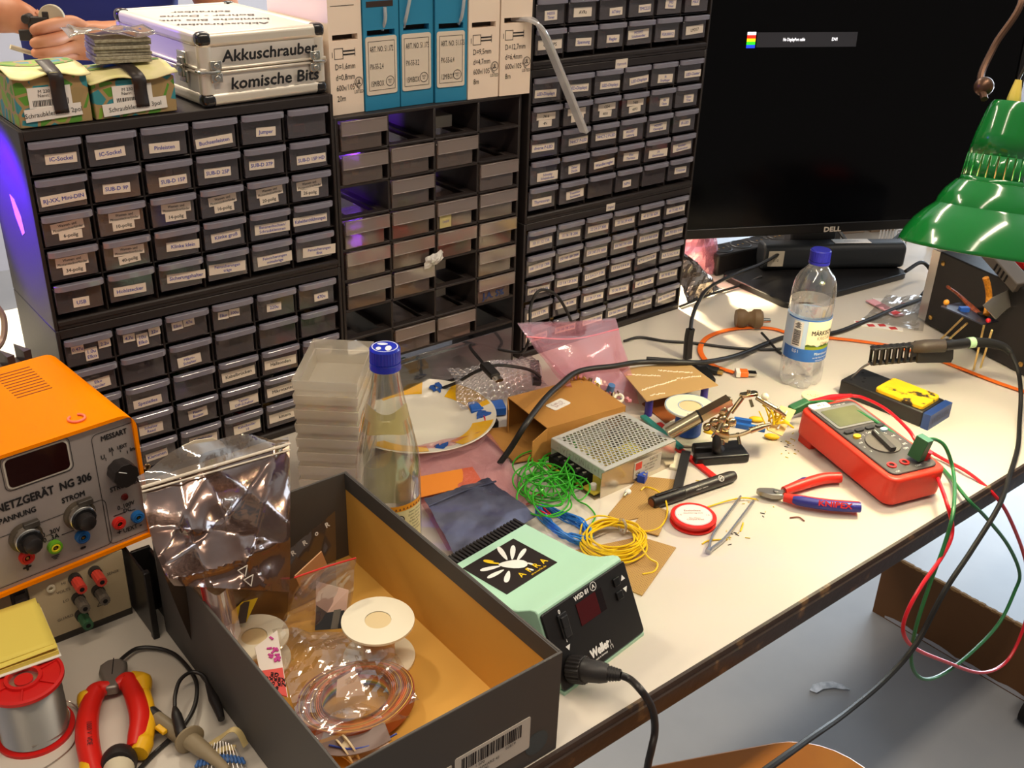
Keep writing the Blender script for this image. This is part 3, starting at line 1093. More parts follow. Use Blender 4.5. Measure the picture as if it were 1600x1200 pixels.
def ring(b, M, c, r, w, n=24):
    vs, fs = [], []
    for i in range(n):
        a = 2 * pi * i / n
        vs += [(c[0] + (r - w) * cos(a), c[1] + (r - w) * sin(a), 0.0008), (c[0] + r * cos(a), c[1] + r * sin(a), 0.0008)]
    b.add(vs, [(2 * i, 2 * i + 1, 2 * ((i + 1) % n) + 1, 2 * ((i + 1) % n)) for i in range(n)], False, M)


carton(0.3613, 0.0115, 0.4088, 0.0140, False, ('D=1,6mm', 'd=0,8mm', '600v/105°C', '20m'), 'white heat shrink carton marked D=1,6mm beside the aluminium case', 0.0905)
carton(0.4092, 0.0120, 0.4612, 0.0135, True, ('ART. NO. 51.172', 'PX-55-2.4', '15M/BOX'), 'blue heat shrink carton marked PX-55-2.4 beside the first white carton', 0.0925, tube=[[(0.030, 0.004, 0.095), (0.030, -0.003, 0.108), (0.0295, -0.0035, 0.122)]])
carton(0.4618, 0.0130, 0.5115, 0.0120, True, ('ART. NO. 51.173', 'PX-55-3.2', '15M/BOX'), 'blue heat shrink carton marked PX-55-3.2, middle one of the three blue', 0.0955, tube=[[(0.008, 0.004, 0.096), (0.008, -0.004, 0.112), (0.013, -0.006, 0.14), (0.014, -0.005, 0.18), (0.013, -0.002, 0.204)]])
carton(0.5119, 0.0090, 0.5589, 0.0040, True, ('ART. NO. 51.175', 'PX-55-6.4', '12M/BOX'), 'blue heat shrink carton marked PX-55-6.4 with a hanging clear tube', 0.0945, tube=[[(0.036, 0.004, 0.096), (0.037, -0.004, 0.11), (0.040, -0.006, 0.15), (0.041, -0.004, 0.204)]])
carton(0.5593, 0.0026, 0.6085, 0.0005, False, ('D=9,5mm', 'd=4,7mm', '600v/105°C', '8m'), 'white heat shrink carton marked D=9,5mm beside the last blue carton', 0.0935)
carton(0.6089, -0.0010, 0.6582, -0.0058, False, ('D=12,7mm', 'd=6,4mm', '600v/105°C', '8m'), 'white heat shrink carton marked D=12,7mm next to the right cabinet stack', 0.0965)
# the wide clear tube drooping out of the last carton
b = MB(TUBE)
pts = [(0.640, 0.012, 0.5035), (0.652, -0.012, 0.5035), (0.664, -0.020, 0.4900), (0.690, -0.021, 0.4470), (0.752, -0.018, 0.3460)]
b.tube(pts, 0.0075, 10, 6, flat=(0.0082, 0.0028))
tag(b.build('shrink_tube'), 'wide clear heat shrink tube drooping from the last white carton over the drawers', 'tube')

# red plastic bag corner sticking out of the top right cabinet, sticker on the blue lit side
b = MB(mat('white_sticker_film', (205, 200, 214), 0.5))
b.add([(-0.0004, 0.066, 0.305 + 0.045), (-0.0004, 0.050, 0.335), (-0.0004, 0.047, 0.318), (-0.0006, 0.058, 0.312), (-0.0006, 0.073, 0.330), (-0.0004, 0.081, 0.352)], [(0, 1, 2, 3, 4, 5)])
tag(b.build('tape_scrap', solid=0.0006), 'torn white sticker on the blue lit side of the left cabinet', 'sticker')
b = MB(mat('crumpled_cellophane', (210, 205, 198), 0.2, bump=(120, 0.9)))
rng = random.Random(8)
b.grid(lambda u, v: (0.498 + 0.028 * (u - .5) + rng.uniform(-.002, .002), -0.006 - 0.006 * sin(pi * u) * sin(pi * v) + rng.uniform(-.0015, .0015), 0.2015 + 0.016 * (v - .5) + 0.006 * (u - .5) + rng.uniform(-.002, .002)), 7, 5, False)
tag(b.build('cellophane_scrap', solid=0.0004), 'crumpled clear plastic sticking out above a drawer of the open cabinet', 'plastic')

# ================================================================ PERSON BEHIND THE CABINETS
SKIN = mat('skin', (206, 142, 100), 0.5, vary=(25, (196, 126, 88)))
SHIRT = mat('blue_cotton', (32, 42, 118), 0.8, bump=(30, 0.6))
JEANS = mat('navy_trousers', (24, 26, 48), 0.85)


def skin_body(name, m, nodes, edges, parent, root=0, sub=2):
    me = bpy.data.meshes.new(name)
    me.from_pydata([Vector(n[0]) for n in nodes], edges, [])
    me.materials.append(m)
    o = bpy.data.objects.new(name, me)
    COL.objects.link(o)
    o.parent = parent
    md = o.modifiers.new('skin', 'SKIN')
    md.use_smooth_shade = True
    for i, n in enumerate(nodes):
        r = n[1]
        me.skin_vertices[0].data[i].radius = r if hasattr(r, '__len__') else (r, r)
        me.skin_vertices[0].data[i].use_root = (i == root)
    s = o.modifiers.new('smooth', 'SUBSURF')
    s.levels = s.render_levels = sub
    return o


PX, PY = 0.375, 0.86
t = thing('person', 'person in a dark blue shirt behind the cabinets, holding a small black part', 'person', (PX, PY, -T))


def pp(v, z=None):
    """a point of the bench frame in the person's frame"""
    return Vector((v[0] - PX, v[1] - PY, v[2] + T))


hand = pp(Y(92, 62, 0.60))
wristL = pp(Y(176, 64, 0.635))
elbowL = pp(Y(352, 36, 0.74))
wristR = pp(Y(28, 25, 0.66))
elbowR = pp(Y(-62, 8, 0.80))
shL = Vector((0.165, 0.0, T + 0.60))
shR = Vector((-0.165, 0.0, T + 0.60))
nodes = [((0, 0, 0.93), (0.15, 0.105)), ((0, 0, 1.08), (0.125, 0.095)), ((0, 0, 1.26), (0.145, 0.105)), ((0, 0.005, 1.40), (0.12, 0.09)), ((0, 0, 1.47), 0.052), ((0, -0.01, 1.53), 0.05),
         ((0, -0.02, 1.61), (0.075, 0.09)), ((0, -0.01, 1.71), 0.06)]
edges = [(0, 1), (1, 2), (2, 3), (3, 4), (4, 5), (5, 6), (6, 7)]


def chain(start, pts):
    k = start
    for p in pts:
        nodes.append(p)
        edges.append((k, len(nodes) - 1))
        k = len(nodes) - 1
    return k


chain(0, [((0.10, 0, 0.84), 0.085), ((0.11, 0.0, 0.48), 0.058), ((0.11, 0.02, 0.09), 0.040), ((0.115, -0.10, 0.035), 0.034)])
chain(0, [((-0.10, 0, 0.84), 0.085), ((-0.11, 0.0, 0.48), 0.058), ((-0.11, 0.02, 0.09), 0.040), ((-0.115, -0.10, 0.035), 0.034)])
kR = chain(3, [(shR, 0.058), (shR * 0.5 + elbowR * 0.5, 0.046), (elbowR, 0.040), (elbowR * 0.45 + wristR * 0.55, 0.036), (wristR, 0.027)])
kL = chain(3, [(shL, 0.058), (shL * 0.5 + elbowL * 0.5, 0.046), (elbowL, 0.040), (elbowL * 0.5 + wristL * 0.5, 0.039), (wristL, 0.029)])
# left hand: palm, then four fingers curling round the part and the thumb above
yh = 0.60
palm = pp(Y(138, 66, 0.612))
kp = chain(kL, [(palm, (0.024, 0.030))])
fing = [[(112, 33, .605), (80, 40, .585), (58, 46, .575), (47, 50, .585)],
        [(108, 55, .600), (84, 62, .578), (60, 66, .568), (46, 70, .578)],
        [(110, 72, .600), (86, 80, .580), (62, 82, .570), (48, 84, .580)],
        [(116, 84, .604), (92, 90, .588), (72, 92, .580), (58, 92, .588)]]
for k, f in enumerate(fing):
    rr = (0.0125, 0.0105, 0.0092, 0.0078) if k < 3 else (0.011, 0.009, 0.008, 0.007)
    chain(kp, [(pp(Y(*q)), r) for q, r in zip(f, rr)])
chain(kp, [(pp(Y(122, 48, .635)), 0.0125), (pp(Y(96, 34, .640)), 0.0105), (pp(Y(76, 34, .632)), 0.0085)])
# right hand behind the part
palmR = pp(Y(48, 34, 0.650))
kp = chain(kR, [(palmR, (0.020, 0.028))])
for k in range(4):
    chain(kp, [(pp(Y(60, 22 + 10 * k, .648)), 0.0105), (pp(Y(74, 26 + 9 * k, .640)), 0.009), (pp(Y(82, 34 + 7 * k, .632)), 0.0075)])
chain(kp, [(pp(Y(52, 50, .630)), 0.011), (pp(Y(62, 58, .622)), 0.009), (pp(Y(70, 60, .618)), 0.0078)])
skin_body('body', SKIN, nodes, edges, t)
sn = [((0, 0, 0.90), (0.160, 0.118)), ((0, 0, 1.06), (0.142, 0.108)), ((0, 0, 1.26), (0.162, 0.120)), ((0, 0.005, 1.40), (0.135, 0.102)), ((0, 0, 1.46), 0.066)]
se = [(0, 1), (1, 2), (2, 3), (3, 4)]
for s_, e_ in ((shR, elbowR), (shL, elbowL)):
    sn += [(s_, 0.070), (s_ * 0.62 + e_ * 0.38, 0.062)]
    se += [(3, len(sn) - 2), (len(sn) - 2, len(sn) - 1)]
skin_body('shirt', SHIRT, sn, se, t)
tn = [((0, 0, 0.94), (0.150, 0.110)), ((0.10, 0, 0.82), 0.098), ((0.11, 0.0, 0.48), 0.074), ((0.11, 0.02, 0.07), 0.060), ((-0.10, 0, 0.82), 0.098), ((-0.11, 0.0, 0.48), 0.074), ((-0.11, 0.02, 0.07), 0.060)]
skin_body('trousers', JEANS, tn, [(0, 1), (1, 2), (2, 3), (0, 4), (4, 5), (5, 6)], t)
MB(mat('brown_hair', (52, 34, 24), 0.7)).ball((0, 0.018, 1.66), 0.098, sq=(0.92, 1.02, 1.12)).build('hair', t)
b = MB(mat('eye_white', (225, 220, 215), .4))
for sx in (-1, 1):
    b.mat(MATS['eye_white']).ball((sx * 0.031, -0.098, 1.625), 0.011, 8)
    b.mat(INK).ball((sx * 0.031, -0.106, 1.624), 0.0052, 6)
b.build('eye', t)
MB(SKIN).ball((0, -0.112, 1.595), 0.015, 8, sq=(0.8, 1.1, 1.5)).build('nose', t)
MB(mat('lip_skin', (170, 90, 76), .5)).ball((0, -0.100, 1.558), 0.016, 8, sq=(1.5, 0.5, 0.45)).build('mouth', t)
# the part they hold: black connector with a round pale wheel and a strip below
q = Y(62, 40, 0.615)
t = thing('mechanical_part', 'small black part with a pale round wheel held in the hand', 'part', q, rz=-0.6)
b = MB(mat('oily_black_part', (52, 48, 42), 0.4))
b.box((0, 0, 0), (0.030, 0.014, 0.026))
b.box((-0.022, 0, -0.014), (0.018, 0.012, 0.016))
b.box((0.012, 0, 0.015), (0.010, 0.010, 0.012))
b.cyl((-0.016, -0.01, 0.010), (-0.016, 0.01, 0.010), 0.007)
b.build('block', t, bevel=0.0015)
b = MB(mat('pale_cream_plastic', (196, 184, 156), 0.5))
b.cyl((0.020, -0.004, 0.012), (0.020, 0.004, 0.012), 0.019, n=24)
b.build('wheel', t, bevel=0.001)
b = MB(mat('pale_cream_plastic', (196, 184, 156), 0.5))
P0, P1 = Y(16, 73, 0.60) - q, Y(52, 84, 0.60) - q
rm = rotz(0.6)
b.cyl(rm @ P0, rm @ P1, 0.0035)
b.build('pin', t)

# ================================================================ MONITOR AND WHAT STANDS ROUND IT
SCREEN = mat('dark_glossy_screen', (3, 3, 5), 0.14, spec=0.22)
BEZ = mat('black_bezel', (20, 18, 18), 0.3)
q = Z(1299, 357, 0.10)
MA = R(-25.5)
t = thing('monitor', 'large black monitor with a dark screen showing one small message bar', 'monitor', (q.x, q.y, 0), rz=MA)
# local: x along the bezel, y away from the viewer, z up; the panel leans back a little
ML = Matrix.Translation((0, 0, 0.092)) @ Matrix.Rotation(R(-3), 4, 'X')
b = MB(BEZ)
mh, mwid = 0.429, 0.690
b.b2((-mwid / 2, 0, 0), (mwid / 2, 0.020, 0.018), ML)
b.b2((-mwid / 2, 0, mh - 0.016), (mwid / 2, 0.020, mh), ML)
b.b2((-mwid / 2, 0, 0.018), (-mwid / 2 + 0.016, 0.020, mh - 0.016), ML)
b.b2((mwid / 2 - 0.016, 0, 0.018), (mwid / 2, 0.020, mh - 0.016), ML)
b.b2((-mwid / 2 + 0.03, 0.020, 0.03), (mwid / 2 - 0.03, 0.045, mh - 0.03), ML)
b.build('bezel', t, bevel=0.0015)
sc = MB(SCREEN)
sc.b2((-mwid / 2 + 0.0162, 0.0035, 0.0182), (mwid / 2 - 0.0162, 0.006, mh - 0.0162), ML)
so = sc.build('screen', t)


def on_plane(u, v):
    """screen coordinates (x, z) of a pixel on the monitor front"""
    Mw = Matrix.Translation((q.x, q.y, 0)) @ rotz(MA) @ ML
    inv = Mw.inverted()
    o = inv @ CAM
    d = CR * ((u - 800) / FPX) + CD * ((v - 600) / FPX) + CF
    e = (inv.to_3x3() @ d)
    k = (0.0034 - o.y) / e.y
    return o + e * k


MX = Matrix.Rotation(pi / 2, 4, 'X')
A = on_plane(1167, 62)
Bq = on_plane(1338, 66)
b = MB(mat('screen_bar_glow', (34, 33, 36), 0.5, emit=0.55))
b.b2((A.x + 0.018, 0.0030, A.z - 0.0125), (Bq.x, 0.0034, A.z + 0.0115), ML)
for i, c in enumerate(((235, 235, 240), (220, 40, 25), (240, 190, 20), (40, 200, 40), (30, 60, 230))):
    b.mat(mat('screen_icon_%s' % 'wrygb'[i], c, 0.5, emit=0.9))
    b.b2((A.x, 0.0028, A.z + 0.0125 - 0.0052 * (i + 1)), (A.x + 0.0155, 0.0034, A.z + 0.0125 - 0.0052 * i - 0.0003), ML)
b.mat(mat('screen_text_glow', (220, 220, 225), 0.5, emit=0.8))
A2, A3 = on_plane(1240, 66), on_plane(1303, 67)
b.text('No DisplayPort cable', ML @ Matrix.Translation((A2.x, 0.0028, A.z)) @ MX, 0.0052, xs=0.62, bold=0.04)
b.text('DVI', ML @ Matrix.Translation((A3.x, 0.0028, A.z)) @ MX, 0.0052, xs=0.9, bold=0.06)
b.build('on_screen_message', so)
b = MB(mat('logo_silver', (215, 205, 190), 0.35, 0.3))
L1 = on_plane(1299, 357)
b.text('DELL', ML @ Matrix.Translation((L1.x, -0.0002, L1.z)) @ MX, 0.0088, xs=1.25, bold=0.07)
b.build('logo', t)
Mi = (rotz(MA)).inverted() @ Matrix.Translation((-q.x, -q.y, 0))
cB = Mi @ Vector((1.345, -0.045, 0))
BR = R(-5.3) - MA
b = MB(mat('stand_black', (24, 23, 24), 0.35))
b.rbox((0, 0, 0.006), (0.327, 0.177, 0.012), 0.02, Matrix.Translation((cB.x, cB.y, 0)) @ rotz(BR))
b.build('stand_base', t, bevel=0.002)
b = MB(mat('stand_grey', (72, 70, 70), 0.45))
b.box((0.0, 0.070, 0.13), (0.095, 0.030, 0.24))
b.build('stand_neck', t, bevel=0.004)

# black speaker bar lying on the stand base
e0, e1 = Z(1196, 424, 0.012), Z(1416, 421, 0.012)
d = e1 - e0
t = thing('speaker_bar', 'dark grey rounded speaker bar with white stickers lying on the monitor stand', 'speaker', (e0 + e1) / 2 + Vector((0.006, 0.022, 0.0)), rz=math.atan2(d.y, d.x))
BARM = mat('bar_dark_grey', (40, 43, 47), 0.42)
L = d.length
b = MB(BARM)
ol = rrect(0.044, 0.050, 0.014, 5)
b.prism(ol, -L / 2, L / 2, Matrix.Translation((0, 0.0, 0.0255)) @ Matrix.Rotation(pi / 2, 4, 'Y') @ rotz(pi / 2))
b.build('body', t, bevel=0.004, seg=3)
b = MB(PAPER)
b.box((0.035, -0.002, 0.0510), (0.072, 0.022, 0.0006))
b.mat(mat('faded_print', (150, 148, 150), .7)).text('AX510PA', Matrix.Translation((0.035, -0.002, 0.0513)), 0.005)
b.build('paper_sticker', t)
b = MB(mat('cream_label', (186, 176, 158), .7))
b.box((-L / 2 + 0.022, -0.0256, 0.026), (0.030, 0.0006, 0.030))
b.mat(INK).text('SP\n510', Matrix.Translation((-L / 2 + 0.022, -0.0259, 0.026)) @ MX, 0.005)
b.build('type_label', t)

# socket strip behind the monitor
t = thing('power_strip', 'black power strip with round sockets behind the monitor', 'power strip', (1.345, 0.078, 0), rz=-0.097)
b = MB(BLACK)
b.box((0.02, 0, 0.021), (0.34, 0.052, 0.042))
b.build('housing', t, bevel=0.004)
for i in range(6):
    x = -0.12 + 0.05 * i
    b = MB(mat('socket_black', (14, 13, 13), 0.35))
    b.lathe_open([(0.0215, 0.0432), (0.0195, 0.0440), (0.0185, 0.0432)], 24, Matrix.Translation((x, 0, 0)))
    b.lathe([(0.0185, 0.0424), (0.0184, 0.0428)], 24, Matrix.Translation((x, 0, 0)))
    b.mat(BRASS).cyl((x - 0.006, 0, 0.0425), (x - 0.006, 0, 0.0434), 0.002, n=8)
    b.cyl((x + 0.006, 0, 0.0425), (x + 0.006, 0, 0.0434), 0.002, n=8)
    b.build('socket', t)
b = MB(mat('white_tub', (214, 208, 204), 0.5))
b.lathe([(0.044, 0), (0.048, 0.068), (0.050, 0.072), (0.048, 0.076), (0.02, 0.0775)], 32)
tag(b.build('plastic_tub', loc=(1.31, 0.245, 0)), 'round white plastic tub behind the black power strip', 'tub')

# cartons, yellow pouch and rack of discs behind on the far bench
CREAMC = mat('cream_carton', (206, 180, 150), 0.7)
for i, (x, y, w, h) in enumerate(((1.52, 0.16, 0.055, 0.10), (1.585, 0.14, 0.055, 0.115), (1.65, 0.12, 0.06, 0.10), (1.72, 0.09, 0.065, 0.12))):
    o = MB(mat('cream_carton_%d' % i, ((214, 190, 160), (192, 160, 128), (206, 178, 150), (184, 150, 120))[i], 0.7)).box((0, 0, h / 2), (w, 0.10, h)).build('carton', loc=(x, y, 0), bevel=0.001, rot=(0, 0, -0.35))
    tag(o, ('pale cream carton behind the speaker bar, beside the yellow pouch', 'tan carton behind the speaker bar, second from the yellow pouch', 'cream carton behind the speaker bar, third from the yellow pouch',
            'brown carton behind the speaker bar next to the wire rack')[i], 'carton', 'cartons behind the monitor')
b = MB(mat('yellow_pouch', (222, 172, 24), 0.4, bump=(60, 0.5)))
b.grid(lambda u, v: (0.055 * (u - .5), 0.010 * sin(pi * u) * sin(pi * v), 0.085 * v), 8, 8)
tag(b.build('pouch', loc=(1.50, 0.07, 0.0), solid=0.006, rot=(-0.1, 0, -0.4)), 'yellow pouch standing behind the speaker bar under the monitor', 'pouch')
t = thing('wire_rack', 'white wire rack between the speaker bar and the black box', 'rack', (1.62, -0.085, 0), rz=-0.45)
b = MB(mat('white_wire', (226, 226, 226), 0.35))
for i in range(9):
    b.tube([(-0.06, -0.045 + 0.011 * i, 0.002), (-0.06, -0.045 + 0.011 * i, 0.06), (0.06, -0.045 + 0.011 * i, 0.06), (0.06, -0.045 + 0.011 * i, 0.002)], 0.0022, 6, 1)
b.build('wire_hoops', t)
b = MB(mat('white_wire', (226, 226, 226), 0.35))
for x in (-0.06, 0.06):
    b.tube([(x, -0.05, 0.004), (x, 0.05, 0.004)], 0.003, 6, 1)
b.build('side_rail', t)

# silver and pink bags in the bright gap beside the cabinet
ESD = mat('silver_bag_film', (170, 160, 150), 0.16, 0.85, bump=(45, 1.0), vary=(18, (110, 92, 84)))  # noise-mixed brown paints in the reflections on the crumpled film
PINK = film('pink_bag_film', (250, 206, 216), 0.34, 0.3, 0.10, 0.35, body=(246, 180, 198), bump=(35, 0.5))


def crumple(b, P00, P10, P01, P11, amp, seed, nu=14, nv=14, smooth=False, bulge=None):
    rng = random.Random(seed)
    ph = [rng.uniform(0, 6.28) for _ in range(8)]
    A, B_, C_, D_ = map(Vector, (P00, P10, P01, P11))
    nrm = (B_ - A).cross(C_ - A).normalized()

    def f(u, v):
        p = A * (1 - u) * (1 - v) + B_ * u * (1 - v) + C_ * (1 - u) * v + D_ * u * v
        w = sin(9 * u + 5 * v + ph[0]) * .5 + sin(-7 * u + 11 * v + ph[1]) * .4 + sin(19 * u + 3 * v + ph[2]) * .25 + sin(4 * u - 17 * v + ph[3]) * .25 + rng.uniform(-.35, .35)
        k = amp * w
        if bulge:
            k += bulge * (4 * u * (1 - u)) * (4 * v * (1 - v))
        return p + nrm * k
    b.grid(f, nu, nv, smooth)


b = MB(ESD)
crumple(b, (1.045, 0.005, 0.004), (1.150, 0.015, 0.003), (1.05, 0.075, 0.105), (1.115, 0.060, 0.045), 0.004, 3, bulge=0.02)
tag(b.build('antistatic_bag', solid=0.0005), 'crumpled silver antistatic bag in the bright gap between cabinet and monitor stand', 'bag')
b = MB(PINK)
crumple(b, (1.115, 0.105, 0.001), (1.225, 0.070, 0.001), (1.130, 0.12, 0.120), (1.185, 0.095, 0.112), 0.004, 4, bulge=0.015)
tag(b.build('antistatic_bag', solid=0.0005), 'pink plastic bag standing behind the crumpled silver bag beside the monitor', 'bag')

b = MB(film('white_bag_film', (252, 250, 246), 0.55, 0.35, 0.06, 0.3, body=(250, 246, 240), bump=(30, 0.5)))
crumple(b, (1.030, 0.165, 0.001), (1.110, 0.170, 0.001), (1.035, 0.185, 0.105), (1.100, 0.190, 0.105), 0.004, 6, bulge=0.012)
tag(b.build('plastic_bag', solid=0.0005), 'white plastic bag glowing in the lamplight behind the silver bag', 'bag')

# ---------------------------------------------------------------- black equipment box at the right
ex = Vector((1.263 - 1.32, -0.498 + 0.29, 0))
rz = math.atan2(ex.y, ex.x)                     # local x along its face, towards the viewer's right
t = thing('equipment_box', 'black metal equipment box with finned left side and brass screws at the right edge', 'equipment box', (1.32, -0.29, 0), rz=rz)
EQM = mat('black_powder_coat', (26, 23, 23), 0.5, bump=(300, 0.1))
EL, EH, ED = 0.30, 0.132, 0.17
b = MB(EQM)
b.b2((0, 0, 0.003), (EL, ED, EH))
b.build('housing', t, bevel=0.002)
b = MB(mat('bare_fin_aluminium', (190, 188, 186), 0.3, 0.9))
for i in range(18):
    b.b2((-0.022, 0.006 + 0.009 * i, 0.003), (-0.0002, 0.009 + 0.009 * i, EH - 0.004))
b.build('heat_sink', t)
for (x, z) in ((0.012, 0.018), (0.012, 0.115), (0.205, 0.018)):
    MB(BRASS).lathe([(0.0042, 0), (0.0042, 0.0012), (0.002, 0.0026), (0.0001, 0.0028)], 14, Matrix.Translation((x, -0.0003, z)) @ Matrix.Rotation(pi / 2, 4, 'X')).build('screw', t)
tb = Matrix.Translation((1.32, -0.29, 0)) @ rotz(rz)
o = MB(mat('red_case', (196, 30, 26), 0.4)).b2((0, 0, 0), (0.10, 0.06, 0.014)).build('tool_case', loc=tb @ Vector((0.075, 0.055, EH)), bevel=0.003, rot=(0, 0, rz + 0.15))
tag(o, 'red flat case lying on the black equipment box under the green lamp', 'case')
t = thing('cable_connector', 'grey wide cable connector with ribbed sides lying on the black box edge', 'connector', tb @ Vector((0.105, 0.0, EH + 0.012)), rz=rz - 0.2, rot=(0.05, 0.35, rz - 0.1))
b = MB(mat('grey_connector', (92, 84, 76), 0.5))
b.box((0.02, 0.012, 0.008), (0.085, 0.030, 0.018))
b.build('shell', t, bevel=0.002)
b = MB(DARK)
for i in range(4):
    b.box((0.012 + 0.009 * i, -0.0035, 0.008), (0.003, 0.001, 0.013))
b.build('grip_rib', t)
MB(NICKEL).box((-0.030, 0.012, 0.008), (0.016, 0.024, 0.010)).build('plug_shell', t, bevel=0.001)

# little circuit board standing on four wooden sticks
c = Y(1513, 494, -0.42)
t = thing('stick_legged_board', 'small dark circuit board standing on four thin wooden sticks before the black box', 'circuit board', (c.x, c.y, 0))


def rel(u, v, y):
    p = Y(u, v, y - 0.045)
    return Vector((p.x - c.x, p.y - c.y, p.z))


P = [rel(1470, 480, -0.36), rel(1500, 474, -0.345), rel(1560, 503, -0.40), rel(1535, 508, -0.415)]
b = MB(mat('dark_board', (44, 44, 58), 0.4))
up = Vector((0, 0, 0.0022))
b.add(P + [p + up for p in P], [(3, 2, 1, 0), (4, 5, 6, 7), (0, 1, 5, 4), (1, 2, 6, 5), (2, 3, 7, 6), (3, 0, 4, 7)])
b.build('board', t)
b = MB(mat('blue_trimmer', (40, 84, 170), 0.4))
m1 = P[0] * .62 + P[2] * .38
b.box(m1 + Vector((0, 0, 0.006)), (0.014, 0.008, 0.007), rz=-0.6)
b.build('blue_trimmer', t)
b = MB(DARK)
b.box(P[0] * .3 + P[2] * .7 + Vector((0, 0, 0.0045)), (0.012, 0.010, 0.004), rz=-0.6)
b.box(P[1] * .5 + P[2] * .5 + Vector((0, 0, 0.006)), (0.026, 0.004, 0.006), rz=-0.55)
b.build('chip', t)
b = MB(mat('amber_part', (214, 140, 40), 0.4))
b.ball(P[0] * .8 + P[1] * .2 + Vector((0.002, 0, 0.006)), 0.0045, 8)
b.build('capacitor', t)
WOOD = mat('pale_wood_stick', (222, 190, 118), 0.6)
for (u0, v0, y0, u1, v1) in ((1505, 496, -0.365, 1468, 533), (1511, 505, -0.385, 1478, 535), (1538, 507, -0.40, 1521, 579), (1550, 516, -0.415, 1532, 575)):
    a = rel(u0, v0, y0)
    g = Z(u1, v1, 0.0)
    g = Vector((g.x - c.x, g.y - c.y, 0.001))
    MB(WOOD).cyl(g, a, 0.0016, n=8).build('wooden_stick', t)
ring_m = mat('rust_ribbon', (150, 72, 36), 0.5, vary=(260, (96, 40, 20)))
MB(ring_m).tube([rel(1482, 449, -0.335), rel(1497, 460, -0.345), rel(1513, 475, -0.36), rel(1530, 491, -0.38)], 0.0055, 8, flat=(0.0065, 0.0022)).build('rust_ribbon_wire', t)
MB(mat('amber_wire_bundle', (222, 146, 36), 0.5, vary=(300, (170, 100, 20)))).tube([rel(1540, 434, -0.375), rel(1544, 450, -0.38), rel(1545, 468, -0.385), rel(1541, 492, -0.395)], 0.0048, 8).build('amber_wire_bundle', t)
b = MB(mat('bracket_zinc', (168, 160, 146), 0.35, 0.7))
P2 = [rel(1536, 477, -0.412), rel(1552, 464, -0.40), rel(1569, 486, -0.405), rel(1556, 499, -0.415)]
b.add(P2, [(0, 1, 2, 3)])
P3 = [rel(1552, 464, -0.40), rel(1578, 452, -0.385), rel(1592, 472, -0.39), rel(1569, 486, -0.405)]
b.add(P3, [(0, 1, 2, 3)])
b.build('bracket', t, solid=0.0015)
b = MB(CHROME)
b.tube([rel(1568, 488, -0.405), rel(1590, 474, -0.40), rel(1598, 462, -0.395), rel(1588, 450, -0.39)], 0.0018, 8)
b.build('wire_clip', t)
b = MB(mat('red_led', (200, 30, 40), 0.3))
b.ball(P[3] * .7 + P[2] * .3 + Vector((0, 0, 0.006)), 0.0038, 8)
b.build('red_led', t)

# sample packets lying in the plastic sleeve in front of the box
b = MB(PAPER)
b.box((0, 0, 0.0012), (0.075, 0.055, 0.0016))
b.mat(mat('red_print', (190, 44, 44), .6)).box((-0.028, -0.012, 0.0022), (0.012, 0.020, 0.0004))
b.box((0.015, 0.01, 0.0022), (0.02, 0.003, 0.0004))
p = Z(1402, 478, 0)
tag(b.build('sample_packet', loc=p, rot=(0, 0, -0.75)), 'white card packet with red print lying by the black box', 'packet')
b = MB(mat('pink_card', (224, 160, 170), 0.6))
b.box((0, 0, 0.0012), (0.020, 0.075, 0.0018))
b.mat(mat('red_print', (190, 44, 44), .6)).box((0, -0.028, 0.0023), (0.018, 0.014, 0.0004))
p = Z(1382, 482, 0.0025)
tag(b.build('sample_packet', loc=(p.x, p.y, 0.0026), rot=(0, 0.02, -0.25)), 'pink card strip packet lying across the white packet', 'packet')
b = MB(PAPER)
b.box((0, 0, 0.001), (0.080, 0.020, 0.0014))
b.mat(mat('red_print', (190, 44, 44), .6))
for i in range(4):
    b.box((-0.030 + 0.018 * i, (0.003, -0.004)[i % 2], 0.0018), (0.012, 0.010, 0.0004), rz=0.4)
p = Z(1372, 510, 0)
tag(b.build('sample_packet', loc=p, rot=(0, 0, -0.95)), 'narrow red and white packet lying nearest the soldering iron holder', 'packet')
b = MB(film('clear_bag_film', (240, 240, 240), 0.10, 0.25, 0.16, 0.4, body=(230, 228, 225)))
p0, p1, p2, p3 = Z(1345, 500, 0.004), Z(1442, 518, 0.004), Z(1385, 462, 0.004), Z(1452, 462, 0.006)
crumple(b, p0, p1, p2, p3, 0.0025, 9)
tag(b.build('clear_bag'), 'clear crumpled plastic bag over the red and white packets', 'bag')

# ================================================================ GREEN DESK LAMP
LD = 1.22
ax = CAM + (CR * ((1526 - 800) / FPX) + CD * ((391 - 600) / FPX) + CF) * LD
lean = Vector((0.9 * 0.24, 0.43 * 0.24, 1.0)).normalized()      # centre of the shade rim
GREEN = mat('green_enamel', (14, 118, 44), 0.16, coat=0.7)
CREAM = mat('cream_enamel', (240, 232, 210), 0.5)
t = thing('desk_lamp', 'green enamel desk lamp with slotted neck hanging over the bench at the right', 'lamp', (ax.x, ax.y, ax.z), rot=lean.to_track_quat('Z', 'Y').to_euler())
s = LD * 118 / FPX                                # rim radius
out = [(1.0, 0.0), (0.985, 0.045), (0.945, 0.16), (0.86, 0.31), (0.74, 0.45), (0.655, 0.525), (0.635, 0.55)]
sh2 = [(0.635, 0.55), (0.620, 0.62), (0.56, 0.74), (0.47, 0.845), (0.455, 0.87)]
up3 = [(0.408, 0.885), (0.405, 0.94)]
b = MB(GREEN)
b.lathe_open([(r * s, z * s) for r, z in out + sh2 + up3], 56)
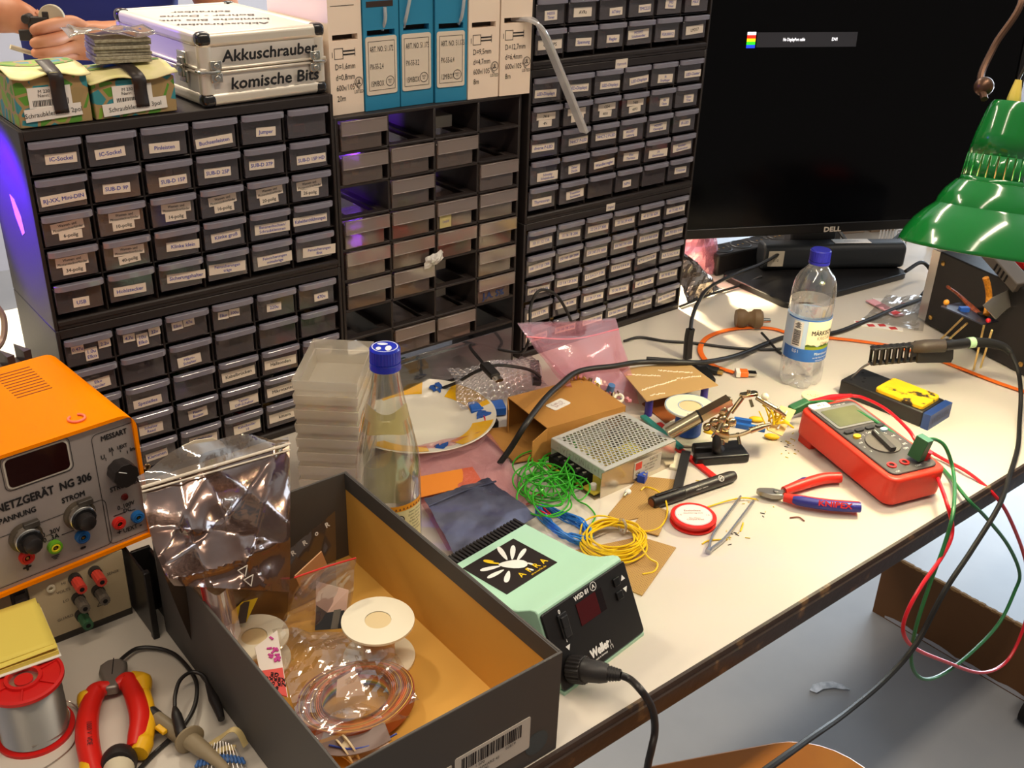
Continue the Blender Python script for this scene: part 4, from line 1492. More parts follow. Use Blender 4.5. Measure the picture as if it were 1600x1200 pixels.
# slotted band: 24 posts with gaps
zb0, zb1 = 0.94 * s, 1.22 * s
for i in range(24):
    a = 2 * pi * i / 24 + 0.02
    g = 2 * pi / 24 - 0.045
    b.grid(lambda u, v: ((0.405 - 0.02 * v) * s * cos(a + g * u), (0.405 - 0.02 * v) * s * sin(a + g * u), zb0 + (zb1 - zb0) * v), 4, 1)
b.lathe_open([(r * s, z * s) for r, z in ((0.385, 1.22), (0.345, 1.50), (0.285, 1.78), (0.255, 1.87), (0.230, 1.905), (0.06, 1.912))], 40)
so = b.build('shade', t, solid=0.0014)
b = MB(CREAM)
b.lathe_open([(r * s * 0.975, z * s + 0.001) for r, z in out + sh2], 48)
b.build('shade_lining', t)
b = MB(mat('yellow_socket', (232, 206, 92), 0.4))
b.lathe([(0.078 * s, 1.910 * s), (0.085 * s, 1.945 * s), (0.070 * s, 2.035 * s), (0.040 * s, 2.185 * s)], 8)
b.mat(mat('cream_cord_grip', (226, 206, 150), 0.5)).lathe([(0.036 * s, 2.185 * s), (0.033 * s, 2.185 * s)], 10)
b.build('socket_cap', t)
MB(mat('slot_darkener_brown', (92, 64, 34), 0.6)).lathe([(0.20 * s, 0.80 * s), (0.26 * s, 0.90 * s), (0.26 * s, 1.45 * s), (0.16 * s, 1.75 * s)], 24).build('slot_darkener', t)  # added brown sleeve, darkens what shows through the neck slots
b = MB(mat('lit_bulb', (255, 226, 170), 0.5, emit=9.0))
b.ball((0, 0, 0.60 * s), 0.024, 12)
b.build('bulb', t)
b = MB(mat('lamp_arm_metal', (96, 70, 54), 0.35, 0.7))
b.tube([(0.030, 0.012, 1.90 * s), (0.040, -0.01, 2.185 * s), (0.034, -0.03, 2.6 * s), (0.02, -0.045, 3.3 * s), (0.10, -0.10, 3.7 * s)], 0.004, 8)
b.ball((0.034, 0.0, 2.06 * s), 0.011, 8)
b.build('arm', t)
b = MB(mat('lamp_cord', (70, 62, 52), 0.5))
b.tube([(0, 0, 2.185 * s), (-0.004, 0.01, 2.5 * s), (0.0, 0.0, 3.4 * s), (0.05, -0.06, 3.8 * s)], 0.0018, 6)
b.build('cord', t)
lp = light('desk_lamp_light', 'POINT', tuple(ax + lean * (0.45 * s)), 9.5, (1.0, 0.84, 0.58), 0.028)

# ================================================================ WATER BOTTLE (PET)
PET = film('clear_pet', (251, 251, 252), 0.04, 0.15, 0.10, 0.55, body=(220, 222, 226))
t = thing('water_bottle', 'clear plastic water bottle with a blue cap and blue landscape label', 'bottle', (0.963, -0.30, 0), rz=R(-128))
rB = 0.0318
prof = [(0.010, 0.006), (0.020, 0.001), (0.026, 0.0005), (0.0305, 0.008), (rB, 0.020), (rB - 0.0006, 0.043), (rB - 0.0012, 0.045), (rB - 0.0012, 0.115), (rB, 0.117), (rB, 0.138), (0.0314, 0.150), (0.0294, 0.162), (0.0248, 0.172), (0.0180, 0.180), (0.0138, 0.185), (0.0130, 0.190), (0.0130, 0.196)]
n = 40
b = MB(PET)
vs, fs = [], []
for (r, z) in prof:
    for i in range(n):
        a = 2 * pi * i / n
        k = 1.0
        dz = 0.0
        if z < 0.03:
            k = 1 + 0.10 * (1 - z / 0.03) * (cos(5 * a) - 0.4)
            dz = 0.006 * max(0, -cos(5 * a)) * (1 - z / 0.03) if r > 0.012 else 0
        vs.append((r * k * cos(a), r * k * sin(a), z + dz))
for k in range(len(prof) - 1):
    for i in range(n):
        j = (i + 1) % n
        fs.append((k * n + i, k * n + j, (k + 1) * n + j, (k + 1) * n + i))
b.add(vs, fs, True)
b.build('bottle_body', t)
b = MB(film('condensation_film', (244, 242, 240), 0.42, 0.6, 0.03, 0.2, body=(222, 212, 200)))
b.lathe_open([(rB - 0.002, 0.1165), (rB - 0.0012, 0.134)], 40)
b.build('condensation', t)
CAPB = mat('blue_cap', (34, 36, 150), 0.35)
b = MB(CAPB)
cp = []
for i in range(60):
    r = 0.0148 if i % 2 else 0.0143
    cp.append((r * cos(2 * pi * i / 60), r * sin(2 * pi * i / 60)))
b.prism(cp, 0.1945, 0.2085)
b.lathe([(0.0150, 0.1895), (0.0150, 0.1935)], 30)
b.lathe([(0.0142, 0.2085), (0.0130, 0.2100), (0.0001, 0.2102)], 30)
b.build('cap', t)


def arc_patch(b, r, z0, z1, a0, a1, n=10):
    b.grid(lambda u, v: (r * cos(a0 + (a1 - a0) * u), r * sin(a0 + (a1 - a0) * u), z0 + (z1 - z0) * v), n, 2)


def wrap_text(b, s, r, z, a, h, xs=1.0, bold=0.0, rot=False):
    """lettering bent round the bottle; a is the angle of its centre"""
    tmp = MB(b.mats[b.cur])
    tmp.text(s, rotz(pi / 2) if rot else Matrix.Identity(4), h, xs=xs, bold=bold)
    vs = [(r * cos(a + v[0] / r), r * sin(a + v[0] / r), z + v[1]) for v in tmp.v]
    b.add(vs, tmp.f, False)


# label: angles grow counter-clockwise seen from above; 0 faces the camera's right after turning
lb = MB(mat('label_sky', (188, 208, 232), 0.45))
RL = rB + 0.0002
arc_patch(lb, RL, 0.038, 0.098, 0.0, 2 * pi, 48)
lb.mat(mat('label_blue', (44, 100, 178), 0.45))
arc_patch(lb, RL + 0.0003, 0.038, 0.056, -1.4, 1.75, 24)
arc_patch(lb, RL + 0.0003, 0.0962, 0.098, -1.4, 1.75, 24)
lb.mat(mat('label_cream', (240, 226, 190), 0.45))
arc_patch(lb, RL + 0.0003, 0.062, 0.0962, -0.30, 1.75, 18)
lb.mat(mat('label_field', (132, 148, 30), 0.45))
arc_patch(lb, RL + 0.0003, 0.056, 0.0605, -0.30, 1.75, 18)
lb.mat(mat('label_wood', (62, 88, 28), 0.45))
lb.grid(lambda u, v: ((RL + 0.0004) * cos(-0.30 + 2.05 * u), (RL + 0.0004) * sin(-0.30 + 2.05 * u), 0.0600 + v * (0.0022 + 0.0012 * sin(17 * u) + 0.0007 * sin(41 * u))), 40, 1)
lb.mat(PAPER)
arc_patch(lb, RL + 0.0004, 0.058, 0.094, -0.98, -0.50, 6)
lb.mat(INK)
rng = random.Random(2)
zz = 0.060
while zz < 0.082:
    hh = rng.uniform(0.0005, 0.0014)
    arc_patch(lb, RL + 0.0006, zz, zz + hh, -0.92, -0.58, 5)
    zz += hh + rng.uniform(0.0005, 0.001)
for k in range(6):
    arc_patch(lb, RL + 0.0006, 0.0845 + 0.0014 * k, 0.0853 + 0.0014 * k, -0.90 + 0.05 * (k % 3), -0.60 - 0.06 * (k % 2), 4)
wrap_text(lb, 'MÄRKISCHES', RL + 0.0006, 0.0800, 0.60, 0.0064, 0.86, 0.03)
lb.mat(mat('label_tan_ink', (150, 120, 96), .6))
wrap_text(lb, 'KRISTALL', RL + 0.0006, 0.0725, 0.62, 0.0050, 0.95)
wrap_text(lb, 'Classic', RL + 0.0006, 0.0650, 0.62, 0.0042, 0.95)
lb.mat(WHITEINK)
wrap_text(lb, 'Mineralwasser', RL + 0.0006, 0.0500, 0.60, 0.0040, 0.85)
wrap_text(lb, 'aus der Mark Brandenburg', RL + 0.0006, 0.0445, 0.60, 0.0024, 0.85)
wrap_text(lb, 'natriumarm - 0,5 l', RL + 0.0006, 0.0405, 0.60, 0.0024, 0.85)
wrap_text(lb, '0,5 l', RL + 0.0006, 0.0515, -0.72, 0.0044, 0.9)
lo = lb.build('label_wrap', t)
lo.location.z, lo.scale.z = 0.005, 1.1

# ================================================================ BENCH, MIDDLE AND RIGHT
def dep(u, v, ref):
    """pixel seen at the camera distance of a known point"""
    k = (Vector(ref) - CAM).dot(CF)
    return CAM + (CR * ((u - 800) / FPX) + CD * ((v - 600) / FPX) + CF) * k


def wire(name, m, r, pts, label, cat='cable', n=8, sub=7, group=None, flat=None):
    o = MB(m).tube(pts, r, n, sub, flat=flat).build(name)
    return tag(o, label, cat, group)


# ---------------------------------------------------------------- soldering iron rest with sponge
TRM = mat('tray_black', (30, 28, 28), 0.45)
a, c_ = Vector((0.981, -0.358, 0)), Vector((0.990, -0.499, 0))
mid = Vector((1.012, -0.430, 0))
rz = math.atan2(-(c_ - a).y, -(c_ - a).x) - pi / 2
t = thing('soldering_iron_rest', 'black soldering iron rest with a scorched yellow sponge and blue front end', 'soldering iron rest', mid, rz=rz)
b = MB(TRM)
b.prism([(-0.031, -0.060), (0.031, -0.060), (0.031, 0.071), (-0.031, 0.071)], 0, 0.024)
b.build('base', t, bevel=0.0025)
b = MB(mat('tray_blue', (30, 58, 116), 0.4))
b.b2((-0.031, -0.0715, 0.0), (0.031, -0.0603, 0.0235))
b.mat(mat('tray_blue_relief', (22, 44, 92), 0.4)).text('WELLER', Matrix.Translation((0, -0.0717, 0.012)) @ Matrix.Rotation(pi / 2, 4, 'X'), 0.009, xs=1.1, bold=0.06)
b.build('front_end', t)
b = MB(mat('wet_yellow_sponge', (238, 190, 20), 0.8, vary=(55, (52, 40, 22), 0.54, 0.62), bump=(180, 0.6)))
b.rbox((0, -0.018, 0.0262), (0.052, 0.074, 0.009), 0.006)
b.build('sponge', t, bevel=0.0025)
b = MB(DARK)
for (x, y) in ((-0.02, 0.06), (0.0, 0.05), (0.015, 0.062), (-0.012, 0.045)):
    b.lathe([(0.0022, 0.0242), (0.0021, 0.0244)], 10, Matrix.Translation((x, y, 0)))
b.build('tip_socket', t)
# slotted funnel on its wire stem
H0, H1 = Z(1360, 556, 0.066), Z(1487, 545, 0.075)
inv = (Matrix.Translation((mid.x, mid.y, 0)) @ rotz(rz)).inverted()
h0, h1 = inv @ H0, inv @ H1
HOL = mat('holder_black', (26, 24, 23), 0.4)
hd = (h1 - h0)
hl = hd.length
F = frame(h0, hd, Vector((0, 0, 1)))
b = MB(HOL)
for sgn in (-1, 1):                                           # cage: rails and slanted ribs
    b.box((hl * 0.5, 0.012 * sgn, 0.000), (hl, 0.003, 0.012), F)
for i in range(8):
    b.box((0.004 + 0.0092 * i, 0, 0.0065), (0.0045, 0.026, 0.0025), F)
    b.box((0.004 + 0.0092 * i, 0, -0.0065), (0.0045, 0.026, 0.0025), F)
    b.box((0.004 + 0.0092 * i, 0.0135, 0.0), (0.0045, 0.0015, 0.012), F)
b.prism([(hl * .55, -0.014), (hl * 0.98, -0.018), (hl * 1.0, -0.012), (hl * .98, 0.013), (hl * .55, 0.014)], -0.009, 0.009, F)
b.build('iron_holder', t, bevel=0.001)
b = MB(STEEL)
st = F @ Vector((0.006, -0.010, 0))
b.tube([st, st * .5 + Vector((-0.012, 0.066, 0.030)) * .5, (-0.012, 0.064, 0.022)], 0.0018, 8)
b.build('holder_stem', t)
# the soldering iron itself and its cord, over the bench and down to the floor
I0 = H0 * 0.35 + H1 * 0.65 + Vector((0, 0, 0.006))
I1 = Z(1440, 541, 0.084)
I2 = Z(1512, 534, 0.088)
I3 = Z(1548, 540, 0.088)
t = thing('soldering_iron', 'black soldering iron with a pale green ring, resting in the slotted holder', 'soldering iron', (0, 0, 0))
MB(mat('iron_grip', (58, 48, 40), 0.55)).tube([H0 * .5 + H1 * .5 + Vector((0, 0, .007)), Z(1445, 541, 0.084), Z(1476, 540, 0.0865)], [0.008, 0.0098, 0.0095], 14).build('grip', t)
MB(mat('iron_handle', (26, 24, 23), 0.35)).tube([Z(1476, 540, 0.0865), Z(1512, 536, 0.088)], 0.0075, 14, 1).build('handle', t)
MB(mat('pale_green_ring', (170, 206, 160), 0.45)).tube([Z(1512, 536, 0.088), Z(1521, 535, 0.088)], 0.0082, 14, 1).build('ring', t)
b = MB(DARK)
sl = spline([Z(1521, 535, 0.088), Z(1545, 536, 0.088), Z(1568, 542, 0.084), Z(1580, 552, 0.078)], 8)
b.tube(sl, [0.0075, 0.0066, 0.0045], 12, 1)
for k in range(2, len(sl) - 2):
    b.ball(sl[k], 0.0066 - 0.0018 * k / len(sl), 8, sq=(1, 1, 1))
b.build('strain_relief', t)
MB(DARK).tube([Z(1580, 552, 0.078), Z(1591, 580, 0.06), Z(1595, 615, 0.030), Z(1593, 660, 0.006), Z(1590, 700, 0.005), Y(1577, 745, -0.636), Y(1560, 792, -0.66), Y(1518, 860, -0.67), Y(1475, 925, -0.68), Y(1432, 1005, -0.69), Y(1385, 1060, -0.70), Y(1320, 1115, -0.72), Y(1262, 1156, -0.75), Y(1180, 1215, -0.78), Y(1110, 1265, -0.76), Y(1045, 1270, -0.70)], 0.0032, 8, 10).build('cord', t)

# ---------------------------------------------------------------- red multimeter
MMR = mat('red_rubber_holster', (214, 52, 30), 0.42)
MMF = mat('meter_grey_face', (70, 66, 66), 0.42)
mmc = Vector((0.829, -0.507, 0))
t = thing('multimeter', 'red multimeter with grey face and rotary dial, green plug in its jack', 'multimeter', (mmc.x, mmc.y, 0.012), rot=(R(2.6), 0, R(-15.2)))
b = MB(MMR)
ol = rrect(0.088, 0.184, 0.014, 5)
b.prism(ol, -0.0045, 0.034)
b.build('holster', t, bevel=0.004, seg=3)
b = MB(MMR)
b.b2((-0.040, 0.060, -0.016), (0.040, 0.086, -0.002))
b.build('foot', t, bevel=0.002)
b = MB(MMF)
b.prism(rrect(0.073, 0.166, 0.010, 5), 0.030, 0.0365)
b.build('face', t, bevel=0.001)
b = MB(mat('meter_bezel', (120, 118, 118), 0.4))
b.prism(rrect(0.066, 0.050, 0.004, 3, 0, 0.049), 0.0365, 0.0375)
b.build('display_bezel', t)
b = MB(mat('meter_lcd', (96, 100, 76), 0.15, vary=(20, (112, 112, 84))))
b.prism(rrect(0.056, 0.040, 0.002, 2, 0, 0.048), 0.0375, 0.0379)
b.build('lcd_screen', t)
b = MB(PAPER)
b.prism(rrect(0.030, 0.013, 0.003, 3, -0.020, 0.0805), 0.0366, 0.0385)
b.mat(INK).text('M 2', Matrix.Translation((-0.018, 0.0805, 0.0386)), 0.005)
b.build('sticker', t)
for i in range(4):
    MB(mat('button_dark', (48, 46, 47), .4)).prism(rrect(0.013, 0.006, 0.002, 3, -0.0255 + 0.0170 * i, 0.0135), 0.0365, 0.0392).build('push_button', t)
MB(mat('button_yellow', (232, 178, 30), .4)).prism(rrect(0.010, 0.008, 0.0039, 5, -0.022, 0.0015), 0.0365, 0.0395).build('yellow_button', t)
MB(mat('button_pale_blue', (168, 190, 206), .4)).prism(rrect(0.010, 0.007, 0.0034, 5, 0.023, 0.0035), 0.0365, 0.0395).build('pale_blue_button', t)
b = MB(mat('dial_grey', (92, 86, 82), 0.4))
b.lathe([(0.0225, 0.0365), (0.0220, 0.0385), (0.0001, 0.0386)], 36, Matrix.Translation((0, -0.022, 0)))
b.build('dial', t)
b = MB(mat('dial_knob', (64, 60, 58), 0.4))
b.box((0, -0.022, 0.0415), (0.0075, 0.043, 0.006), rz=-0.15)
b.mat(WHITEINK).box((0.0015, -0.006, 0.0446), (0.0008, 0.010, 0.0003), rz=-0.15)
b.build('pointer', t, bevel=0.001)
b = MB(WHITEINK)
for i, s in enumerate(('V', '~V', 'mV', 'R', '-)', 'CAP', 'Hz', '°C', 'mA', 'A', 'hFE', 'OFF')):
    an = R(200 - 22 * i)
    b.text(s.replace('~', ''), Matrix.Translation((0.0285 * cos(an), -0.022 + 0.0275 * sin(an), 0.0366)), 0.0036, xs=0.85)
b.text('COM', Matrix.Translation((0.008, -0.0765, 0.0366)), 0.0028)
b.text('10A', Matrix.Translation((-0.026, -0.0785, 0.0366)), 0.0028)
b.text('AUTO POWER OFF', Matrix.Translation((0.005, 0.0765, 0.0366)), 0.0024)
b.build('lettering', t)
for x in (-0.024, -0.004, 0.026):
    b = MB(mat('jack_red', (190, 30, 26), .4))
    b.lathe_open([(0.0062, 0.0366), (0.0060, 0.0380), (0.0035, 0.0380), (0.0033, 0.0350)], 18, Matrix.Translation((x, -0.0655, 0)))
    b.mat(DARK).lathe([(0.0034, 0.0366), (0.0033, 0.0368)], 12, Matrix.Translation((x, -0.0655, 0)))
    b.build('jack', t)

GRN = mat('green_lead', (38, 108, 58), 0.4)
REDL = mat('red_lead', (206, 22, 38), 0.35)
tM = Matrix.Translation((mmc.x, mmc.y, 0.012)) @ rotz(R(-15.2)) @ Matrix.Rotation(R(2.6), 4, 'X')
gp = tM @ Vector((0.013, -0.0655, 0.040))
gt = dep(1446, 684, gp + Vector((0, 0, 0.03)))
t = thing('test_lead', 'green test lead plugged in the multimeter, hanging in a loop over the bench edge', 'cable', (0, 0, 0), group=None)
b = MB(GREENP)
Fg = frame(gp, (gt - gp), Vector((1, 0, 0)))
b.box(((gt - gp).length / 2, 0, 0), ((gt - gp).length, 0.014, 0.017), Fg)
for i in range(5):
    b.box((0.006 + 0.0045 * i, 0.0075, 0.0), (0.0016, 0.0012, 0.012), Fg)
b.build('plug', t, bevel=0.002)
loop_g = [gt + Vector((0, 0, -0.003)), Z(1462, 687, 0.062), Z(1478, 700, 0.05), Z(1490, 740, 0.022), Y(1490, 795, -0.655), Y(1476, 850, -0.665), Y(1452, 915, -0.67), Y(1430, 985, -0.675), Y(1424, 1035, -0.675), Y(1440, 1060, -0.675), Y(1470, 1055, -0.672), Y(1515, 1022, -0.67), Y(1560, 975, -0.665), Y(1585, 925, -0.66),
          Y(1593, 895, -0.66), Y(1575, 852, -0.655), Y(1540, 808, -0.648), Y(1512, 780, -0.638), Z(1480, 740, 0.004), Z(1462, 722, 0.004), Z(1440, 705, 0.012)]
loop_g += [Z(1424, 694, 0.03), Z(1405, 683, 0.044), Z(1370, 660, 0.050), Z(1335, 641, 0.050), Z(1300, 628, 0.046), Z(1262, 629, 0.040)]
MB(GRN).tube(loop_g, 0.0024, 8, 8).build('lead', t)
b = MB(GREENP)
e0, e1 = Z(1262, 629, 0.040), Z(1232, 643, 0.032)
Fc = frame(e0, e1 - e0, Vector((0, 0, 1)))
b.box(((e1 - e0).length * .45, 0, 0), ((e1 - e0).length * .9, 0.011, 0.013), Fc)
b.build('clip', t, bevel=0.002)
t = thing('test_lead', 'red test lead looping over the bench edge with a red probe behind the meter', 'cable', (0, 0, 0))
rp = tM @ Vector((0.026, -0.0655, 0.036))
loop_r = [rp + Vector((0.004, -0.004, 0.004)), Z(1452, 716, 0.045), Z(1462, 740, 0.030), Y(1479, 785, -0.645), Y(1488, 830, -0.66), Y(1473, 868, -0.668), Y(1440, 915, -0.672), Y(1416, 960, -0.675), Y(1412, 990, -0.676), Y(1430, 1013, -0.676), Y(1475, 1033, -0.674), Y(1530, 1051, -0.67), Y(1568, 1038, -0.668), Y(1592, 1000, -0.665), Y(1607, 945, -0.66),
          Y(1603, 880, -0.655), Y(1580, 815, -0.65), Y(1555, 775, -0.64), Z(1515, 740, 0.006), Z(1475, 718, 0.005), Z(1448, 702, 0.012), Z(1432, 690, 0.030), Z(1418, 670, 0.036), Z(1385, 640, 0.030), Z(1350, 622, 0.022), Z(1330, 618, 0.020)]
MB(REDL).tube(loop_r, 0.0024, 8, 8).build('lead', t)
MB(mat('red_probe', (196, 24, 34), 0.35)).tube([Z(1330, 618, 0.020), Z(1300, 622, 0.020), Z(1270, 630, 0.022), Z(1248, 636, 0.024)], [0.003, 0.0055, 0.006, 0.003], 12).build('probe', t)
MB(mat('red_probe', (196, 24, 34), 0.35)).tube([rp + Vector((0, 0, -0.002)), rp + Vector((0.002, -0.003, 0.012))], 0.0058, 12, 1).build('plug', t)

# ---------------------------------------------------------------- side cutters with red blue handles
t = thing('side_cutters', 'electronics side cutters with red and blue handles lettered KNIPEX', 'cutters', (0, 0, 0))
pv = Z(1212, 772, 0.008)
STL = mat('tool_steel', (150, 146, 140), 0.3, 0.9)
b = MB(STL)
tp = Z(1181, 767, 0.008)
F = frame(pv, tp - pv, Vector((0, 0, 1)))            # x to the tip, z sideways
F2 = frame(pv, tp - pv, Vector((0, 0, 1)).cross(tp - pv))
b.prism([(-0.008, -0.006), (0.004, -0.0085), (0.020, -0.004), (0.0235, 0.0), (0.020, 0.0045), (0.004, 0.0085), (-0.008, 0.006)], -0.0035, 0.0035, F2)
b.cyl(F2 @ Vector((0, 0, 0.0034)), F2 @ Vector((0, 0, 0.0052)), 0.0035)
b.build('jaws', t, bevel=0.0012)
hx1 = [Z(1225, 767, 0.008), Z(1250, 758, 0.009), Z(1285, 748, 0.009), Z(1313, 746, 0.009)]
hx2 = [Z(1225, 777, 0.008), Z(1250, 782, 0.009), Z(1295, 789, 0.009), Z(1342, 792, 0.009)]
for k, hp in enumerate((hx1, hx2)):
    MB(STL).tube([pv + (hp[0] - pv) * .3, hp[0], hp[1] * .7 + hp[0] * .3], 0.0028, 8).build('tang', t)
    MB(mat('red_grip', (214, 44, 30), 0.4)).tube(hp, [0.0055, 0.0068, 0.0072, 0.0066], 14, 8).build('red_grip', t)
    off = Vector((0, 0, 0.0016)) + (Vector((-0.0022, -0.0030, 0)) if k else Vector((0.0020, 0.0030, 0)))
    sh = [hp[0] * .5 + hp[1] * .5, hp[1], hp[2], hp[3]] if k else [hp[0] * .8 + hp[1] * .2, hp[1] * .8 + hp[2] * .2, hp[1] * .4 + hp[2] * .6]
    MB(mat('blue_grip', (44, 44, 132), 0.4)).tube([p + off for p in sh], [0.0045, 0.0062, 0.0064, 0.0062] if k else [0.002, 0.0052, 0.002], 14, 8).build('blue_grip', t)
d = hx2[3] - hx2[1]
mt = hx2[1] * .42 + hx2[3] * .58 + Vector((-0.0020, -0.0028, 0.0016))
vw = (CAM - mt).normalized()
dn = d.normalized()
Mt = frame(mt + vw * 0.0092, dn, vw.cross(dn))
MB(mat('red_relief', (206, 40, 34), .4)).text('KNIPEX', Mt, 0.0062, xs=1.3, bold=0.06).build('lettering', t)

# ---------------------------------------------------------------- black marker pen
a, c_ = Z(1018, 786, 0.0075), Z(1147, 743, 0.0075)
d = (c_ - a)
L = d.length
t = thing('marker_pen', 'black felt marker lying on the perforated boards with its cap towards the viewer', 'marker', a, rot=(0, 0, math.atan2(d.y, d.x)))
MY = Matrix.Rotation(pi / 2, 4, 'Y')
b = MB(mat('marker_black', (30, 26, 25), 0.35))
b.lathe([(0.0076, 0.0), (0.0080, 0.004), (0.0082, L * .36), (0.0001, L * .36 + 0.0001)], 20, MY)
b.box((L * .17, 0, 0.0090), (L * .26, 0.004, 0.002))
b.build('cap', t, bevel=0.0006)
b = MB(mat('marker_body', (40, 35, 33), 0.4))
b.lathe([(0.0074, L * .36), (0.0074, L * .96), (0.0060, L), (0.0001, L)], 20, MY)
b.build('barrel', t)
b = MB(mat('marker_print', (190, 186, 178), .6))
Mp = Matrix.Translation((L * .60, -0.0046, 0.0060)) @ Matrix.Rotation(R(38), 4, 'X')
b.text('permanent', Mp @ Matrix.Translation((-0.02, 0.0008, 0)), 0.0034, xs=0.95)
b.text('refillable  universal', Mp @ Matrix.Translation((-0.006, -0.0036, -0.001)), 0.0018, xs=0.95)
ring(b, Mp @ Matrix.Translation((0.026, 0, -0.0005)), (0, 0), 0.0042, 0.0010)
b.text('M', Mp @ Matrix.Translation((0.026, 0, 0)), 0.004, bold=0.05)
b.build('lettering', t)
MB(mat('marker_brown_end', (120, 62, 30), .5)).lathe([(0.0050, -0.0008), (0.0050, 0.0)], 16, MY).build('cap_end', t)

# ---------------------------------------------------------------- solder wick reel
c_ = Z(1083, 811, 0.005)
t = thing('desoldering_braid_reel', 'flat red reel with a round white printed label beside the tweezers', 'reel', (c_.x, c_.y, 0), rz=-0.62)
b = MB(mat('red_reel', (212, 36, 28), 0.35))
b.lathe([(0.0255, 0.0), (0.0272, 0.001), (0.0272, 0.0030), (0.0245, 0.0034), (0.0245, 0.0070), (0.0272, 0.0074), (0.0272, 0.0098), (0.0262, 0.0108), (0.0222, 0.0109)], 44)
b.build('reel', t)
b = MB(PAPER)
b.lathe([(0.0220, 0.0109), (0.0219, 0.0112)], 44)
b.mat(mat('label_red_ink', (150, 60, 52), .6))
M = Matrix.Translation((0, 0, 0.0112))
b.text('Entlötlitze', M @ Matrix.Translation((0, 0.0085, 0)), 0.0034)
b.text('desoldering wick', M @ Matrix.Translation((0, 0.0035, 0)), 0.0024)
b.text('No-Clean\nCrimped braid', M @ Matrix.Translation((0, -0.0085, 0)), 0.0024)
b.text('1.5', M @ Matrix.Translation((-0.0165, 0.0, 0)), 0.0026)
b.text('1.6', M @ Matrix.Translation((0.0165, -0.001, 0)), 0.0026)
b.build('label', t)
ring_ = MB(BLUEINK)
ring(ring_, Matrix.Translation((0, 0, 0.0106)), (0, 0), 0.0214, 0.0003, 40)
ring_.build('label_ring', t)

# ---------------------------------------------------------------- tweezers
t = thing('tweezers', 'open steel tweezers lying beside the red reel', 'tweezers', (0, 0, 0))
j = Z(1109, 858, 0.004)
for (u, v) in ((1157, 777), (1177, 784)):
    e = Z(u, v, 0.003)
    s_ = Vector((0, 0, 0))
    k = 1 if u < 1160 else -1
    n_ = Vector((-(e - j).y, (e - j).x, 0)).normalized() * 0.005 * k
    MB(mat('tweezer_steel', (176, 178, 184), 0.25, 0.95)).tube([j + n_ * .3, j * .75 + e * .25 + n_, j * .4 + e * .6 + n_ * .6, e], [0.0028, 0.0030, 0.0024, 0.0008], 8, flat=(0.0016, 0.0028)).build('arm', t)
MB(mat('tweezer_steel', (176, 178, 184), 0.25, 0.95)).tube([j + (j - Z(1165, 780, .003)).normalized() * 0.006, j], 0.0034, 8, 1, flat=(0.0032, 0.0030)).build('joint', t)

# ---------------------------------------------------------------- perforated boards
def perf(P, label, holes_rz):
    m = mat('perf_board_tan', (176, 138, 78), 0.55)
    z0 = P[0].z
    b = MB(m)
    n = len(P)
    up = Vector((0, 0, 0.0016))
    b.add([p for p in P] + [p + up for p in P], [tuple(range(n - 1, -1, -1)), tuple(range(n, 2 * n))] + [(i, (i + 1) % n, n + (i + 1) % n, n + i) for i in range(n)])
    # copper rows of holes as fine dark strips, each cut to the outline
    b.mat(mat('perf_holes', (116, 84, 44), 0.6))
    c = sum(P, Vector()) / n
    dx, dy = Vector((cos(holes_rz), sin(holes_rz), 0)), Vector((-sin(holes_rz), cos(holes_rz), 0))
    for i in range(-40, 41):
        ts = []
        for k in range(n):
            p, q_ = P[k] - c, P[(k + 1) % n] - c
            f0, f1 = p.dot(dy) - i * 0.00254, q_.dot(dy) - i * 0.00254
            if (f0 < 0) != (f1 < 0):
                w = f0 / (f0 - f1)
                ts.append((p + (q_ - p) * w).dot(dx))
        if len(ts) == 2:
            t0, t1 = min(ts) + 0.001, max(ts) - 0.001
            x = math.ceil(t0 / 0.00254) * 0.00254
            while x < t1:
                pc = c + dx * x + dy * (i * 0.00254) + Vector((0, 0, 0.00175))
                h = 0.00062
                b.add([pc + dx * h, pc + dy * h, pc - dx * h, pc - dy * h], [(0, 1, 2, 3)])
                x += 0.00254
    return tag(b.build('perforated_board'), label, 'circuit board', 'tan perforated boards')


perf([Z(950, 806, 0), Z(1000, 745, 0), Z(1058, 751, 0), Z(1050, 775, 0), Z(1012, 808, 0), Z(966, 817, 0)], 'tan perforated board under the marker, touching the metal power supply', R(20))
perf([Z(986, 826, 0.0018), Z(1014, 789, 0.0018), Z(1045, 800, 0.0018), Z(1029, 838, 0.0018)], 'small tan perforated board under the marker cap, next to the red reel', R(0))
perf([Z(895, 862, 0), Z(1000, 840, 0), Z(1056, 857, 0), Z(1003, 932, 0), Z(940, 905, 0)], 'largest tan perforated board, under the yellow wire coil', R(-12))

# ---------------------------------------------------------------- open frame power supply
t = thing('power_supply_unit', 'metal power supply with perforated lid and an open terminal side', 'power supply', (0.5035, -0.3585, 0), rz=R(0.5))
PW, PD, PH = 0.124, 0.098, 0.037
GAL = mat('galvanised_sheet', (198, 198, 194), 0.42, 0.35)
MIR = mat('bare_aluminium_side', (206, 196, 180), 0.22, 0.85)


